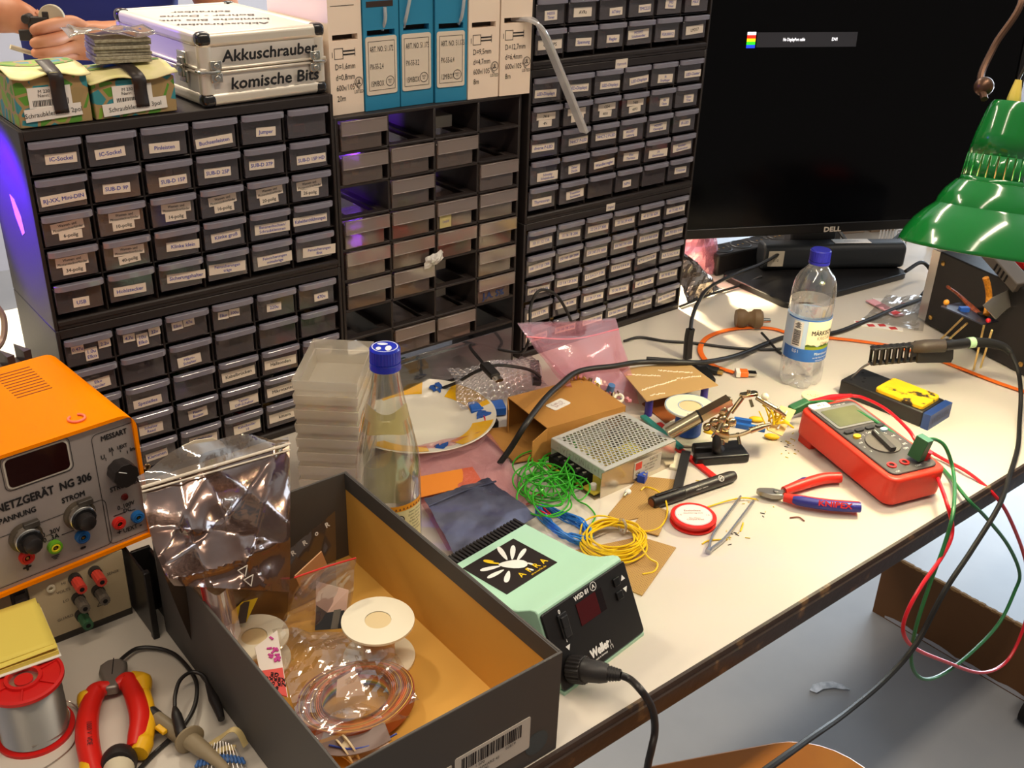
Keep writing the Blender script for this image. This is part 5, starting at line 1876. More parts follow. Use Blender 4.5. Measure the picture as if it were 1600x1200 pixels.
def perf_sheet(m, w, d, r, pitch):
    b = MB(m)
    nx, ny = int((w - 0.012) / pitch), int((d - 0.010) / (pitch * .866))
    x0, y0 = (w - nx * pitch) / 2, (d - ny * pitch * .866) / 2
    K = 8
    for jy in range(ny):
        xo = pitch / 2 if jy % 2 else 0
        ya, yb = y0 + jy * pitch * .866, y0 + (jy + 1) * pitch * .866
        for ix in range(nx - (1 if jy % 2 else 0)):
            xa = x0 + xo + ix * pitch
            cx, cy = xa + pitch / 2, (ya + yb) / 2
            sq = [(pitch / 2 * max(-1, min(1, 1.42 * cos(R(22.5 + 45 * k)))), (yb - ya) / 2 * max(-1, min(1, 1.42 * sin(R(22.5 + 45 * k))))) for k in range(K)]
            vs = [(cx + p[0], cy + p[1], 0) for p in sq] + [(cx + r * cos(R(22.5 + 45 * k)), cy + r * sin(R(22.5 + 45 * k)), 0) for k in range(K)]
            b.add(vs, [(k, (k + 1) % K, K + (k + 1) % K, K + k) for k in range(K)])
        if jy % 2:
            b.b2((x0, ya, -0.0001), (x0 + xo, yb, 0.0001))
            b.b2((x0 + nx * pitch - xo, ya, -0.0001), (x0 + nx * pitch, yb, 0.0001))
    b.b2((0, 0, -0.0001), (w, y0, 0.0001))
    b.b2((0, d - y0, -0.0001), (w, d, 0.0001))
    b.b2((0, y0, -0.0001), (x0, d - y0, 0.0001))
    b.b2((w - x0, y0, -0.0001), (w, d - y0, 0.0001))
    return b


o = perf_sheet(GAL, PW, PD, 0.00235, 0.0062).build('perforated_lid', t, solid=0.0009)
o.location = (0, 0, PH)
b = MB(GAL)
b.b2((-0.001, 0, PH - 0.0135), (0, PD, PH))
b.b2((0, PD - 0.001, 0), (PW, PD, PH - 0.0005))
b.b2((PW - 0.001, 0.001, 0), (PW, PD - 0.001, PH - 0.0005))
b.build('lid_skirt', t)
b = MB(mat('embossed_grey', (150, 148, 142), .5, .4))
for i in range(7):
    b.text('-V+VNL±'[i].replace('±', '+'), Matrix.Translation((-0.0011, 0.085 - 0.0115 * i, PH - 0.0068)) @ Matrix.Rotation(-pi / 2, 4, 'Z') @ MX, 0.006)
    b.box((-0.0012, 0.079 - 0.0115 * i, PH - 0.0068), (0.0003, 0.0004, 0.009))
b.build('skirt_print', t)
b = MB(MIR)
b.b2((-0.006, -0.001, 0), (PW, 0, PH - 0.001))
b.b2((-0.014, 0, 0), (PW, PD - 0.001, 0.001))
b.build('chassis', t)
b = MB(mat('supply_pcb_yellow', (206, 180, 60), 0.5, vary=(60, (160, 150, 40))))
b.b2((-0.012, 0.004, 0.004), (PW - 0.004, PD - 0.004, 0.0056))
b.build('circuit_board', t)
b = MB(DARK)
b.b2((-0.009, 0.026, 0.0056), (0.006, 0.092, 0.0175))
for i in range(6):
    b.b2((-0.0095, 0.026 + 0.0115 * i, 0.0175), (0.006, 0.0272 + 0.0115 * i, 0.0215))
b.build('terminal_block', t)
for i in range(5):
    MB(CHROME).lathe([(0.0030, 0.0176), (0.0028, 0.0196), (0.0001, 0.0200)], 12, Matrix.Translation((-0.002, 0.0335 + 0.0115 * i, 0))).build('terminal_screw', t)
b = MB(mat('inside_yellow_coil', (222, 206, 60), 0.5))
b.b2((0.060, 0.018, 0.006), (0.088, 0.044, 0.028))
b.build('transformer', t, bevel=0.003)
for (x, y, r_, h_, c) in ((0.03, 0.07, .009, .024, (190, 176, 96)), (0.095, 0.075, .009, .026, (40, 40, 48)), (0.03, 0.02, .006, .02, (60, 110, 70)), (-0.004, 0.014, .0042, .012, (206, 200, 190)), (0.06, 0.072, .007, .022, (176, 160, 90))):
    MB(mat('can_%d_%d_%d' % c, c, .4)).lathe([(r_, 0.0056), (r_, h_), (r_ * .9, h_ + .001), (0.0001, h_ + .001)], 16, Matrix.Translation((x, y, 0))).build('capacitor', t)
b = MB(mat('silver_sticker', (196, 188, 176), 0.45))
Mf = Matrix.Translation((0, -0.0012, 0)) @ MX
b.b2((0.050, 0.007, 0), (0.098, 0.030, 0.0004), Mf)
b.mat(INK)
for (x, y, s, h) in ((0.084, 0.0265, 'S-60-12', .0034), (0.078, 0.0215, 'AC 100-240V 1.5A', .0022), (0.078, 0.0175, 'DC +12V 5A', .0022), (0.078, 0.0130, 'LOT 100417', .0022)):
    b.text(s, Mf @ Matrix.Translation((x, y, 0.0004)), h)
b.mat(mat('sticker_red', (206, 74, 60), .5)).b2((0.052, 0.019, 0.0005), (0.063, 0.029, 0.0006), Mf)
b.mat(INK).text('CE', Mf @ Matrix.Translation((0.057, 0.0125, 0.0004)), 0.0044, bold=.04)
b.build('rating_label', t)

# blue trimmer block and a small plug at the supply's foot
p = Z(1003, 752, 0)
t = thing('terminal_plug', 'small blue screw terminal lying by the foot of the power supply', 'terminal', p, rz=0.5)
MB(mat('terminal_blue', (28, 66, 170), 0.4)).box((0, 0, 0.006), (0.014, 0.010, 0.012)).build('body', t, bevel=0.0008)
for x in (-0.003, 0.003):
    MB(CHROME).cyl((x, -0.003, 0.0118), (x, -0.003, 0.0128), 0.0018, n=10).build('screw', t)
p = Z(978, 772, 0.003)
t = thing('crimp_terminal', 'tiny clear and metal crimp terminal below the power supply', 'terminal', p, rz=0.4)
MB(CHROME).cyl((-0.006, 0, 0), (0.002, 0, 0), 0.0022, n=10).build('barrel', t)
MB(mat('white_nylon', (226, 226, 222), .4)).ball((0.006, 0, 0.0), 0.0042, 8, sq=(1.3, 1, .8)).build('sleeve', t)

# ---------------------------------------------------------------- cardboard box and what leans on it
KRAFT = mat('kraft_card', (178, 126, 58), 0.75, vary=(8, (168, 116, 52)), bump=(200, 0.06))
KIN = mat('kraft_inside', (150, 104, 50), 0.8)
BA = R(-6.9)
t = thing('cardboard_box', 'small brown cardboard box open at its left end with a white label on top', 'box', (0.504, -0.249, 0), rz=BA)
BW, BD, BH = 0.126, 0.096, 0.046
b = MB(KRAFT)
e = 0.0012
b.b2((0, 0, BH - e), (BW, BD, BH))
b.b2((0, 0, 0.0003), (BW, BD, e))
b.b2((0, 0, e), (BW, e, BH - e))
b.b2((0, BD - e, e), (BW, BD, BH - e))
b.b2((BW - e, e, e), (BW, BD - e, BH - e))
b.build('box_body', t)
b = MB(KRAFT)
b.add([(0, 0.001, 0.001), (0, BD - 0.001, 0.001), (-0.044, BD - 0.006, 0.010), (-0.044, 0.006, 0.004)], [(0, 1, 2, 3)])
b.build('bottom_flap', t, solid=0.0012)
b = MB(KRAFT)
b.add([(0, 0, 0.001), (0, 0, BH - 0.001), (-0.030, -0.012, BH - 0.006), (-0.030, -0.012, 0.006)], [(0, 1, 2, 3)])
b.build('side_flap', t, solid=0.0012)
b = MB(KRAFT)
b.add([(0, BD, 0.001), (0, BD, BH - 0.001), (-0.012, BD - 0.022, BH - 0.006), (-0.012, BD - 0.022, 0.006)], [(0, 1, 2, 3)])
b.build('inner_flap', t, solid=0.0012)
b = MB(PAPER)
M = Matrix.Translation((0.048, 0.046, BH)) @ rotz(0.25)
b.prism(rrect(0.032, 0.019, 0.003, 3), 0.0001, 0.0006, M)
b.mat(mat('label_grey_red', (160, 110, 110), .6))
b.text('S-60-12\n5A DC', M @ Matrix.Translation((0, 0, 0.0006)), 0.0044)
b.build('label', t)

PINKF = film('pink_antistatic_film', (252, 222, 228), 0.20, 0.3, 0.06, 0.35, body=(246, 176, 194), bump=(30, 0.35))
tl, tr = Z(808, 508, 0.105), Z(962, 499, 0.085)
bl, br = Z(882, 602, 0.051), Z(1000, 630, 0.006)
zl, zr = tl * .80 + bl * .20, tr * .88 + br * .12
t = thing('antistatic_bag', 'pink zip bag of small metal parts leaning behind the cardboard box', 'bag', (0, 0, 0))
b = MB(PINKF)
crumple(b, bl, br, tl, tr, 0.0018, 12, 16, 16, True, bulge=-0.014)
b.build('front_sheet', t)
b = MB(PINKF)
back = Vector((0.012, 0.022, 0.002))
crumple(b, bl + back, br + back, tl + back * .15, tr + back * .15, 0.0018, 13, 16, 16, True, bulge=0.01)
b.build('back_sheet', t)
b = MB(mat('pink_zip_strip', (232, 120, 140), 0.35))
b.tube([zl, zl * .5 + zr * .5 + Vector((-0.004, -0.006, -0.006)), zr], 0.0011, 6)
b.build('zip_strip', t)
bagc = (bl * .5 + br * .5)


def in_bag(u, v, k=0.012):
    p = dep(u, v, bagc + Vector((0, 0.006, 0.012)))
    return p


GOLD = mat('gold_ring', (214, 170, 96), 0.25, 1.0)
for k, (u, v) in enumerate(((892, 588), (897, 587), (903, 586))):
    o = MB(GOLD).tube([(0.006 * cos(2 * pi * i / 10), 0, 0.006 * sin(2 * pi * i / 10)) for i in range(10)], 0.0011, 6, 4, True).build('metal_ring', loc=in_bag(u, v), rot=(0, 0, 0.9))
    tag(o, 'thin gold ring standing in the bottom corner of the pink bag', 'ring', 'gold rings in the pink bag')
o = MB(mat('white_nut', (230, 222, 204), .35)).tube([(0.0058 * cos(2 * pi * i / 10), 0.0058 * sin(2 * pi * i / 10), 0) for i in range(10)], 0.0022, 8, 4, True).build('plastic_washer', loc=in_bag(967, 622), rot=(0.6, 0, -0.6))
tag(o, 'white plastic washer low in the pink bag', 'washer')
o = MB(mat('blue_cap_small', (70, 110, 160), .4)).lathe([(0.0055, 0), (0.005, 0.010), (0.0001, 0.0105)], 14).build('plastic_stopper', loc=in_bag(953, 610), rot=(0.3, 0, 0))
tag(o, 'small blue plastic stopper in the pink bag', 'stopper')
b = MB(NICKEL)
rng = random.Random(31)
for k in range(26):
    u, v = rng.uniform(905, 985), 0
    v = 594 + (u - 905) * 0.38 + rng.uniform(-9, 12)
    p = in_bag(u, v)
    b.mat((NICKEL, BRASS, CHROME, mat('part_pink', (190, 120, 130), .5))[k % 4])
    b.cyl(p, p + Vector((rng.uniform(-.007, .007), rng.uniform(-.006, .006), rng.uniform(-.005, .005))), rng.uniform(0.0014, 0.0034), n=8)
tag(b.build('metal_fitting'), 'loose small metal fittings heaped in the bottom of the pink bag', 'fittings', kind='stuff')

# bubble wrap with a blue block and black plug under it
BUB = film('bubble_film', (240, 238, 242), 0.30, 0.2, 0.12, 0.5, body=(206, 204, 210))
b = MB(BUB)
w0, w1, w2, w3 = Z(722, 640, 0.010), Z(858, 606, 0.012), Z(700, 575, 0.045), Z(835, 560, 0.050)
C0 = (w0 + w1 + w2 + w3) / 4


def bub(u, v):
    p = w0 * (1 - u) * (1 - v) + w1 * u * (1 - v) + w2 * (1 - u) * v + w3 * u * v
    e = 16 * u * (1 - u) * v * (1 - v)
    bx, by = (u * 13) % 1 - .5, (v * 11 + (0.5 if int(u * 13) % 2 else 0)) % 1 - .5
    bb = max(0.0, 1 - (bx * bx + by * by) / 0.16)
    return p + Vector((-.004 * sin(7 * v), -.006 * sin(6 * u), 0.016 * e + 0.003 * sin(11 * u + 3) + 0.0035 * bb ** .5))


b.grid(bub, 78, 66)
tag(b.build('bubble_wrap'), 'sheet of clear bubble wrap slumped against the open cabinet', 'bubble wrap')
p = Z(762, 652, 0.002)
o = MB(mat('bright_blue_block', (30, 90, 176), 0.45)).box((0, 0, 0.007), (0.050, 0.026, 0.013)).build('blue_box', loc=(p.x + 0.008, p.y + 0.012, 0.001), bevel=0.002, rot=(0, 0, -0.45))
tag(o, 'blue plastic box half under the bubble wrap', 'box')
p = Z(762, 662, 0.002)
o = MB(BLACK).box((0, 0, 0.005), (0.022, 0.016, 0.010)).build('black_connector', loc=(p.x, p.y - 0.004, 0.0005), bevel=0.0015, rot=(0, 0, -0.35))
tag(o, 'small black connector in front of the blue box beside the plate', 'connector')

# ---------------------------------------------------------------- circuit board with solder side up on blue posts
zt = 0.030
P = [Z(1010, 628, zt), Z(1122, 603, zt), Z(1072, 566, zt), Z(968, 578, zt)]
t = thing('circuit_board', 'tan circuit board lying solder side up on blue capacitors beside the pink bag', 'circuit board', (0, 0, 0))
b = MB(mat('board_tan_gloss', (196, 158, 104), 0.22, coat=0.4))
up = Vector((0, 0, 0.0016))
b.add(P + [p + up for p in P], [(3, 2, 1, 0), (4, 5, 6, 7), (0, 1, 5, 4), (1, 2, 6, 5), (2, 3, 7, 6), (3, 0, 4, 7)])
b.build('board', t)
b = MB(mat('solder_dot', (240, 226, 196), 0.3, 0.2))
rng = random.Random(5)
for (a0, b0, a1, b1, n_) in ((.05, .80, .45, .62, 26), (.05, .30, .60, .42, 30), (.50, .80, .90, .55, 24), (.62, .45, .95, .40, 14), (.1, .12, .3, .10, 10)):
    for i in range(n_):
        u, v = a0 + (a1 - a0) * i / n_, b0 + (b1 - b0) * i / n_ + rng.uniform(-.012, .012)
        p = P[0] * (1 - u) * (1 - v) + P[1] * u * (1 - v) + P[2] * u * v + P[3] * (1 - u) * v
        b.ball(p + up, 0.0014, 4, sq=(1, 1, .7))
so = b.build('solder_joint', t)
so['kind'] = 'stuff'
for (u, v) in ((.10, .06), (.9, .1)):
    p = P[0] * (1 - u) * (1 - v) + P[1] * u * (1 - v) + P[2] * u * v + P[3] * (1 - u) * v
    MB(mat('violet_blue_can', (62, 52, 150), 0.35)).lathe([(0.0055, 0.0), (0.0055, zt - 0.0005)], 16, Matrix.Translation((p.x + .002, p.y + .006, 0))).build('capacitor', t)
p = P[0] * .45 * .8 + P[1] * .55 * .8 + P[2] * .2 * .5 + P[3] * .2 * .5
b = MB(mat('green_terminal', (30, 140, 80), .4))
pa = Z(1068, 608, 0.015)
b.box((pa.x, pa.y + 0.006, 0.019), (0.030, 0.012, 0.016), rz=-0.4)
b.build('green_terminal', t)
p = Z(1098, 602, 0)
o = MB(DARK).box((0, 0, 0.006), (0.085, 0.045, 0.012)).build('black_case', loc=(p.x - 0.012, p.y + 0.028, 0), bevel=0.002, rot=(0, 0, -0.52))
tag(o, 'flat black plastic case under the tan circuit board', 'case')
P = [Z(1003, 632, 0), Z(1040, 662, 0), Z(1082, 640, 0), Z(1040, 610, 0)]
b = MB(mat('copper_clad_brown', (140, 78, 40), 0.4))
b.add(P + [p + up for p in P], [(3, 2, 1, 0), (4, 5, 6, 7), (0, 1, 5, 4), (1, 2, 6, 5), (2, 3, 7, 6), (3, 0, 4, 7)])
tag(b.build('copper_clad_board'), 'brown copper clad board under the blue ringed wire spool', 'circuit board')

# ---------------------------------------------------------------- spools
def spool(name, c, r0, rh, h, label, ring_col, wire_col, rz=0.0, letters=None, tilt=0.0, wr=None):
    t = thing(name, label, 'spool', c, rot=(tilt, 0, rz))
    SW = mat('spool_cream', (232, 224, 200), 0.4)
    w = wr or r0 * .66
    b = MB(SW)
    b.lathe([(r0, 0.0), (r0, 0.0022), (w * .6, 0.0024)], 44)
    b.lathe([(w * .6, 0.0024), (w * .6, h - 0.0024)], 30)
    b.build('lower_flange', t)
    b = MB(SW)
    b.lathe_open([(rh, h - 0.0026), (r0, h - 0.0024), (r0, h), (rh, h + 0.0001)], 48)
    b.mat(mat('hub_tan', (218, 196, 150), .5)).lathe([(rh, h - 0.0006), (rh - .0001, h - 0.0004)], 30)
    b.build('upper_flange', t)
    MB(wire_col).lathe([(w * .62, 0.0024), (w, 0.004), (w * 1.02, h * .5), (w, h - 0.004), (w * .62, h - 0.0026)], 40).build('wound_wire', t)
    if ring_col:
        b = MB(ring_col)
        M = Matrix.Translation((0, 0, h - 0.0006))
        ring(b, M, (0, 0), r0 * .985, 0.0009, 48)
        ring(b, M, (0, 0), rh * 1.12, 0.0008, 40)
        if letters:
            b.mat(INK).text(letters, Matrix.Translation((0.0, -r0 * .72, h + 0.0002)), 0.004, xs=0.9)
        b.build('flange_print', t)
    return t


c_ = Z(1079, 634, 0.046)
spool('wire_spool', (c_.x, c_.y, 0.0018), 0.0345, 0.015, 0.044, 'cream wire spool with blue rings and blue wire behind the helping hand', mat('ring_blue', (60, 130, 190), .5), mat('blue_wire_turns', (24, 72, 160), 0.4, bump=(300, .3)), -0.7, '5-7.5kg', wr=0.018)
c_ = Z(1271, 617, 0.026)
spool('wire_spool', (c_.x, c_.y, 0), 0.0165, 0.005, 0.024, 'small spool with a yellowish paper top between bottle and multimeter', None, mat('dark_wire_turns', (70, 62, 60), 0.5), 0.3)
b = MB(mat('yellowish_paper', (232, 220, 170), .6))
b.lathe([(0.0160, 0.0), (0.0160, 0.0004)], 36)
b.mat(INK).text('0,2 - 7m\nCuL', Matrix.Translation((0, 0, 0.0004)) @ rotz(-0.7), 0.0035)
tag(b.build('paper_disc', loc=(c_.x, c_.y, 0.0245)), 'round yellowish paper label with handwriting on the small spool', 'label')

# ---------------------------------------------------------------- coloured flat strips
def strip(u0, v0, u1, v1, w, m, label, z=0.0, h=0.004):
    a, e = Z(u0, v0, z), Z(u1, v1, z)
    d = e - a
    o = MB(m).box((d.length / 2, 0, h / 2), (d.length, w, h)).build('plastic_strip', loc=(a.x, a.y, z), bevel=0.0008, rot=(0, 0, math.atan2(d.y, d.x)))
    return tag(o, label, 'strip', 'coloured plastic strips by the helping hand')


strip(1028, 664, 1074, 696, 0.009, mat('strip_red', (206, 36, 32), .4), 'short red strip between the teal strip and the wire spool', 0.0)
strip(1004, 652, 1064, 702, 0.009, mat('strip_teal', (58, 148, 136), .4), 'teal strip lying along the corner of the power supply', 0.0042)
strip(1053, 698, 1116, 748, 0.009, mat('strip_red', (206, 36, 32), .4), 'long red strip running under the black marker', 0.0)
strip(1072, 708, 1058, 768, 0.012, mat('strip_black', (36, 34, 34), .45), 'black strip standing out between red strip and power supply', 0.0042)
strip(1062, 712, 1052, 735, 0.012, mat('strip_cream', (214, 206, 180), .5), 'short cream strip beside the black strip', 0.0)

# ---------------------------------------------------------------- helping hand with base, arms and clips
hb = Z(1121, 714, 0.0)
HR = R(-28)
t = thing('helping_hand', 'third hand tool with black cast base, nickel joints, arms and clips', 'helping hand', (hb.x, hb.y, 0), rz=HR)
inv = (Matrix.Translation((hb.x, hb.y, 0)) @ rotz(HR)).inverted()


def hh(u, v, dz=0.0):
    p = dep(u, v, Vector((hb.x, hb.y, 0.045)) + Vector((0, dz, 0)))
    return inv @ p


IRON = mat('cast_iron_black', (24, 22, 22), 0.35, bump=(80, 0.15))
b = MB(IRON)
b.prism([(-0.038, -0.020), (0.036, -0.020), (0.036, 0.020), (-0.030, 0.020), (-0.030, 0.006), (-0.006, 0.006), (-0.006, -0.006), (-0.038, -0.006)], 0, 0.013)
b.build('base', t, bevel=0.003, seg=3)
b = MB(IRON)
b.tube([(0, 0, 0.010), hh(1120, 700), hh(1120, 678)], [0.0085, 0.006, 0.0055], 14, 4)
b.build('column', t)
b = MB(NICKEL)
b.tube([hh(1116, 676), hh(1124, 681), hh(1138, 683)], 0.0052, 10, 3, flat=(0.005, 0.006))
b.build('clamp', t)
MB(NICKEL).cyl(hh(1152, 676), hh(1156, 694), 0.0022).build('wing_screw', t)
MB(NICKEL).cyl(hh(1128, 684), hh(1128, 695), 0.0035).build('clamp_screw', t)
b = MB(mat('lens_barrel', (186, 172, 140), 0.25, 0.9))
b.tube([hh(1044, 678, -.01), hh(1092, 651, -.01)], 0.0088, 18, 1)
b.build('barrel', t)
b = MB(DARK)
b.tube([hh(1091, 651.5, -.01), hh(1094, 650, -.01)], 0.0091, 18, 1)
b.build('barrel_band', t)
b = MB(NICKEL)
b.tube([hh(1094, 650, -.01), hh(1116, 638, -.01), hh(1140, 625, -.008)], 0.0062, 12, 3, flat=(0.0075, 0.005))
b.ball(hh(1128, 640, -.008), 0.0075, 10)
b.ball(hh(1138, 626, -.006), 0.0055, 10)
b.build('upper_joint', t)
b = MB(NICKEL)
for (u, v, r_) in ((1105, 667, .0055), (1116, 660, .0065), (1133, 668, .006), (1143, 660, .006), (1128, 656, .007)):
    b.ball(hh(u, v), r_, 10, sq=(1.1, .8, 1.1))
b.tube([hh(1120, 678), hh(1128, 660), hh(1138, 642)], 0.0042, 10, 3)
b.tube([hh(1104, 662), hh(1122, 676), hh(1136, 684)], 0.0032, 8, 3)
b.build('swivel_joint', t)
b = MB(NICKEL)
b.tube([hh(1142, 645), hh(1160, 621)], 0.0032, 10, 1)
b.build('upper_arm', t)
b = MB(NICKEL)
b.prism(rrect(0.026, 0.010, 0.004, 3), -0.002, 0.002, Matrix.Translation(hh(1170, 616)) @ rotz(0.2))
b.cyl(hh(1170, 618), hh(1170, 609), 0.0026)
b.cyl(hh(1172, 624), hh(1176, 636), 0.0022)
b.build('elbow_clamp', t, bevel=0.0006)
b = MB(NICKEL)
b.tube([hh(1182, 621), hh(1200, 632), hh(1216, 641)], 0.0034, 10, 3)
b.tube([hh(1212, 639), hh(1228, 650)], [0.0042, 0.0016], 10, 1)
b.build('upper_clip', t)
b = MB(mat('clip_knob_cream', (238, 230, 200), .4))
b.ball(hh(1195, 620), 0.0052, 10)
b.build('clip_knob', t)
b = MB(NICKEL)
b.tube([hh(1136, 682), hh(1158, 679), hh(1176, 672)], 0.0026, 8, 3)
b.tube([hh(1172, 673), hh(1190, 667), hh(1206, 663)], [0.0044, 0.0040, 0.0014], 10, 3)
b.build('lower_clip', t)

# little board with a brush of yellow wires held by the clips, connectors below
bc = dep(1228, 662, Vector((hb.x, hb.y, 0.040)))
t = thing('wired_board', 'small tan prototype board with a brush of yellow wires held in the clips', 'circuit board', bc)
P = [dep(*uv, bc) - bc for uv in ((1200, 672), (1222, 681), (1252, 652), (1228, 644))]
P[2] = P[2] + Vector((0.01, 0.016, 0))
P[3] = P[3] + Vector((0.01, 0.016, 0))
nn = (P[1] - P[0]).cross(P[3] - P[0]).normalized() * 0.0016
b = MB(mat('proto_board_tan', (206, 164, 92), 0.45))
b.add(P + [p - nn for p in P], [(0, 1, 2, 3), (7, 6, 5, 4), (0, 4, 5, 1), (1, 5, 6, 2), (2, 6, 7, 3), (3, 7, 4, 0)])
b.build('board', t)
b = MB(PAPER)
m0, m1 = P[0] * .5 + P[1] * .5, P[2] * .5 + P[3] * .5
b.tube([m0 * .85 + m1 * .15 + nn * 1.2, m0 * .15 + m1 * .85 + nn * 1.2], 0.0012, 6, 1)
b.build('pin_header', t)
YW = mat('yellow_wire', (232, 192, 20), 0.4)
rng = random.Random(21)
for k in range(14):
    s0 = P[0] * rng.uniform(.4, .9) + P[3] * rng.uniform(.1, .5) + nn * 1.5
    tip = dep(1190 + 4.2 * k + rng.uniform(-5, 5), 632 + (k * 2.4) + rng.uniform(-6, 8), bc) - bc
    MB(YW).tube([s0, s0 * .5 + tip * .5 + Vector((rng.uniform(-.003, .003), rng.uniform(-.003, .003), 0.004)), tip], 0.0011, 6, 5).build('yellow_wire', t)
MB(YW).tube([P[0], dep(1192, 655, bc) - bc, dep(1186, 642, bc) - bc], 0.0009, 6, 5).build('yellow_wire', t)
for i, (u, v, w_) in enumerate(((1160, 661, 0.024), (1172, 671, 0.040))):
    p = Z(u, v, 0)
    o = MB(mat('header_blue', (32, 96, 180), .4)).box((0, 0, 0.0035), (w_, 0.006, 0.007)).build('pin_connector', loc=p, bevel=0.0005, rot=(0, 0, -0.95))
    tag(o, ('short blue pin connector behind the helping hand clip', 'long blue pin connector beside the yellow capsule')[i], 'connector')
for i, (u, v) in enumerate(((1182, 655), (1206, 682), (1111, 676))):
    p = Z(u, v, 0.004)
    o = MB(YELLOW).ball((0, 0, 0), 0.0062, 10, sq=(1.7, .9, .62)).build('yellow_clip', loc=p, rot=(0, 0, -.9))
    tag(o, ('yellow plastic clip by the blue pin connectors', 'yellow plastic clip lying under the wired board', 'yellow plastic clip behind the helping hand column')[i], 'clip')
# clippings
b = MB(mat('clipping_yellow', (206, 178, 40), .5))
rng = random.Random(77)
for k in range(46):
    u, v = rng.choice(((1225, 700), (1228, 695), (1080, 768), (1180, 790), (1150, 835), (1240, 690)))
    p = Z(u + rng.gauss(0, 10), v + rng.gauss(0, 8), 0.0006)
    b.mat((MATS['clipping_yellow'], MATS['clipping_yellow'], INK)[k % 3]).box(p, (rng.uniform(.0015, .006), 0.0007, 0.0008), rz=rng.uniform(0, 3))
tag(b.build('wire_clipping'), 'fine yellow wire clippings scattered over the bench top', 'clippings', kind='stuff')
wire('wire_offcut', YW, 0.0010, [Z(1106, 792, .002), Z(1135, 783, .003), Z(1160, 778, .004), Z(1181, 780, .002)], 'thin yellow wire between the red reel and the side cutters', 'wire')
wire('wire_offcut', YW, 0.0009, [Z(1097, 850, .001), Z(1106, 845, .0015), Z(1124, 843, .001), Z(1137, 843, .001)], 'yellow wire offcut under the tweezer joint', 'wire')
wire('wire_offcut', YW, 0.0010, [Z(1157, 830, .001), Z(1160, 822, .0015), Z(1161, 817, .001)], 'short yellow wire offcut right of the tweezers', 'wire')
wire('wire_offcut', mat('brown_wire', (128, 62, 40), .5), 0.0008, [Z(1234, 809, .001), Z(1248, 808, .0015), Z(1257, 814, .001)], 'bent brown wire offcut below the side cutters', 'wire')

# ---------------------------------------------------------------- wires: green tangle, blue hank, yellow coil
GW = mat('green_wire', (52, 158, 34), 0.4)
rng = random.Random(14)
pts = [Z(862, 686, .03), Z(880, 682, .034), Z(893, 690, .034), Z(896, 703, .03)]
for k in range(21):
    cx, cy = rng.uniform(842, 896), rng.uniform(718, 765)
    if k > 14:
        cy += 14
    rx, ry = rng.uniform(26, 46), rng.uniform(18, 34)
    a0 = rng.uniform(0, 6.28)
    dr = 1 if rng.random() < .8 else -1
    for i in range(7):
        a = a0 + dr * 2 * pi * i / 7.5
        pts.append(Z(cx + rx * cos(a), cy + ry * sin(a), max(0.002, 0.004 + 0.016 * (k / 21) + rng.uniform(-.002, .006))))
pts += [Z(900, 780, .004), Z(918, 790, .003), Z(930, 805, .002), Z(925, 818, .002)]
wire('hookup_wire', GW, 0.00105, pts, 'tangled loose heap of thin green wire in front of the power supply terminals', 'wire', 6, 6)
BWm = mat('blue_hookup', (44, 120, 196), 0.4)
pts = []
rng = random.Random(15)
c0, c1 = Z(846, 800, .006), Z(910, 842, .006)
for k in range(15):
    for i in range(10):
        a = 2 * pi * i / 10
        r_ = 1 + rng.uniform(-.12, .12) + 0.015 * k
        wv = 0.020 * (0.35 + 0.65 * (0.5 + 0.5 * cos(a - .3)))
        m_ = c0 * .5 + c1 * .5
        d_ = (c1 - c0) * .5
        s_ = Vector((-d_.y, d_.x, 0)).normalized()
        pts.append(m_ + d_ * cos(a) * r_ + s_ * sin(a) * wv * r_ + Vector((0, 0, rng.uniform(-.0045, .008))))
wire('hookup_wire', BWm, 0.0011, pts, 'hank of thin blue wire bound at one end with red wire', 'wire', 6, 4)
wire('hookup_wire', REDL, 0.0011, [Z(822, 788, .003), Z(832, 785, .006), Z(838, 790, .008), Z(844, 797, .012), Z(850, 801, .016), Z(862, 806, .008), Z(848, 792, .012), Z(836, 782, .006), Z(829, 776, .003), Z(836, 772, .003), Z(852, 774, .002)], 'twisted red wire tied round the end of the blue hank', 'wire', 6, 5)
pts = []
rng = random.Random(16)
yc = Z(958, 853, 0)
for k in range(15):
    for i in range(10):
        a = 2 * pi * i / 10
        r_ = 0.0365 + rng.uniform(-.0035, .0035) - 0.0006 * k + 0.004 * sin(k * 1.7)
        pts.append(Vector((yc.x + r_ * 1.02 * cos(a), yc.y + r_ * .92 * sin(a), 0.004 + 0.0008 * k + rng.uniform(-.0008, .0015))))
pts += [Z(1012, 870, .010), Z(1027, 880, .004), Z(1022, 893, .002), Z(1004, 897, .002)]
wire('hookup_wire', YW, 0.0011, pts, 'round coil of thin yellow wire held by a clear tie on the perforated board', 'wire', 6, 4)
wire('hookup_wire', YW, 0.0011, [Z(906, 835, .006), Z(912, 816, .012), Z(935, 806, .012), Z(965, 812, .008), Z(1000, 829, .004), Z(1028, 826, .003), Z(1042, 806, .004), Z(1040, 782, .010), Z(1028, 768, .010), Z(1010, 761, .004), Z(1001, 766, .002)], 'loose yellow wire arching from the yellow coil over the marker', 'wire', 6, 6)
b = MB(film('clear_tie', (230, 226, 214), .3, .2, .14, .4))
p = Z(972, 826, .009)
b.tube([p + Vector((0, .006 * cos(a), .008 * sin(a) + .004)) for a in [2 * pi * i / 10 for i in range(10)]], 0.0016, 8, 4, True)
tag(b.build('cable_tie'), 'clear plastic tie holding the yellow wire coil', 'tie')

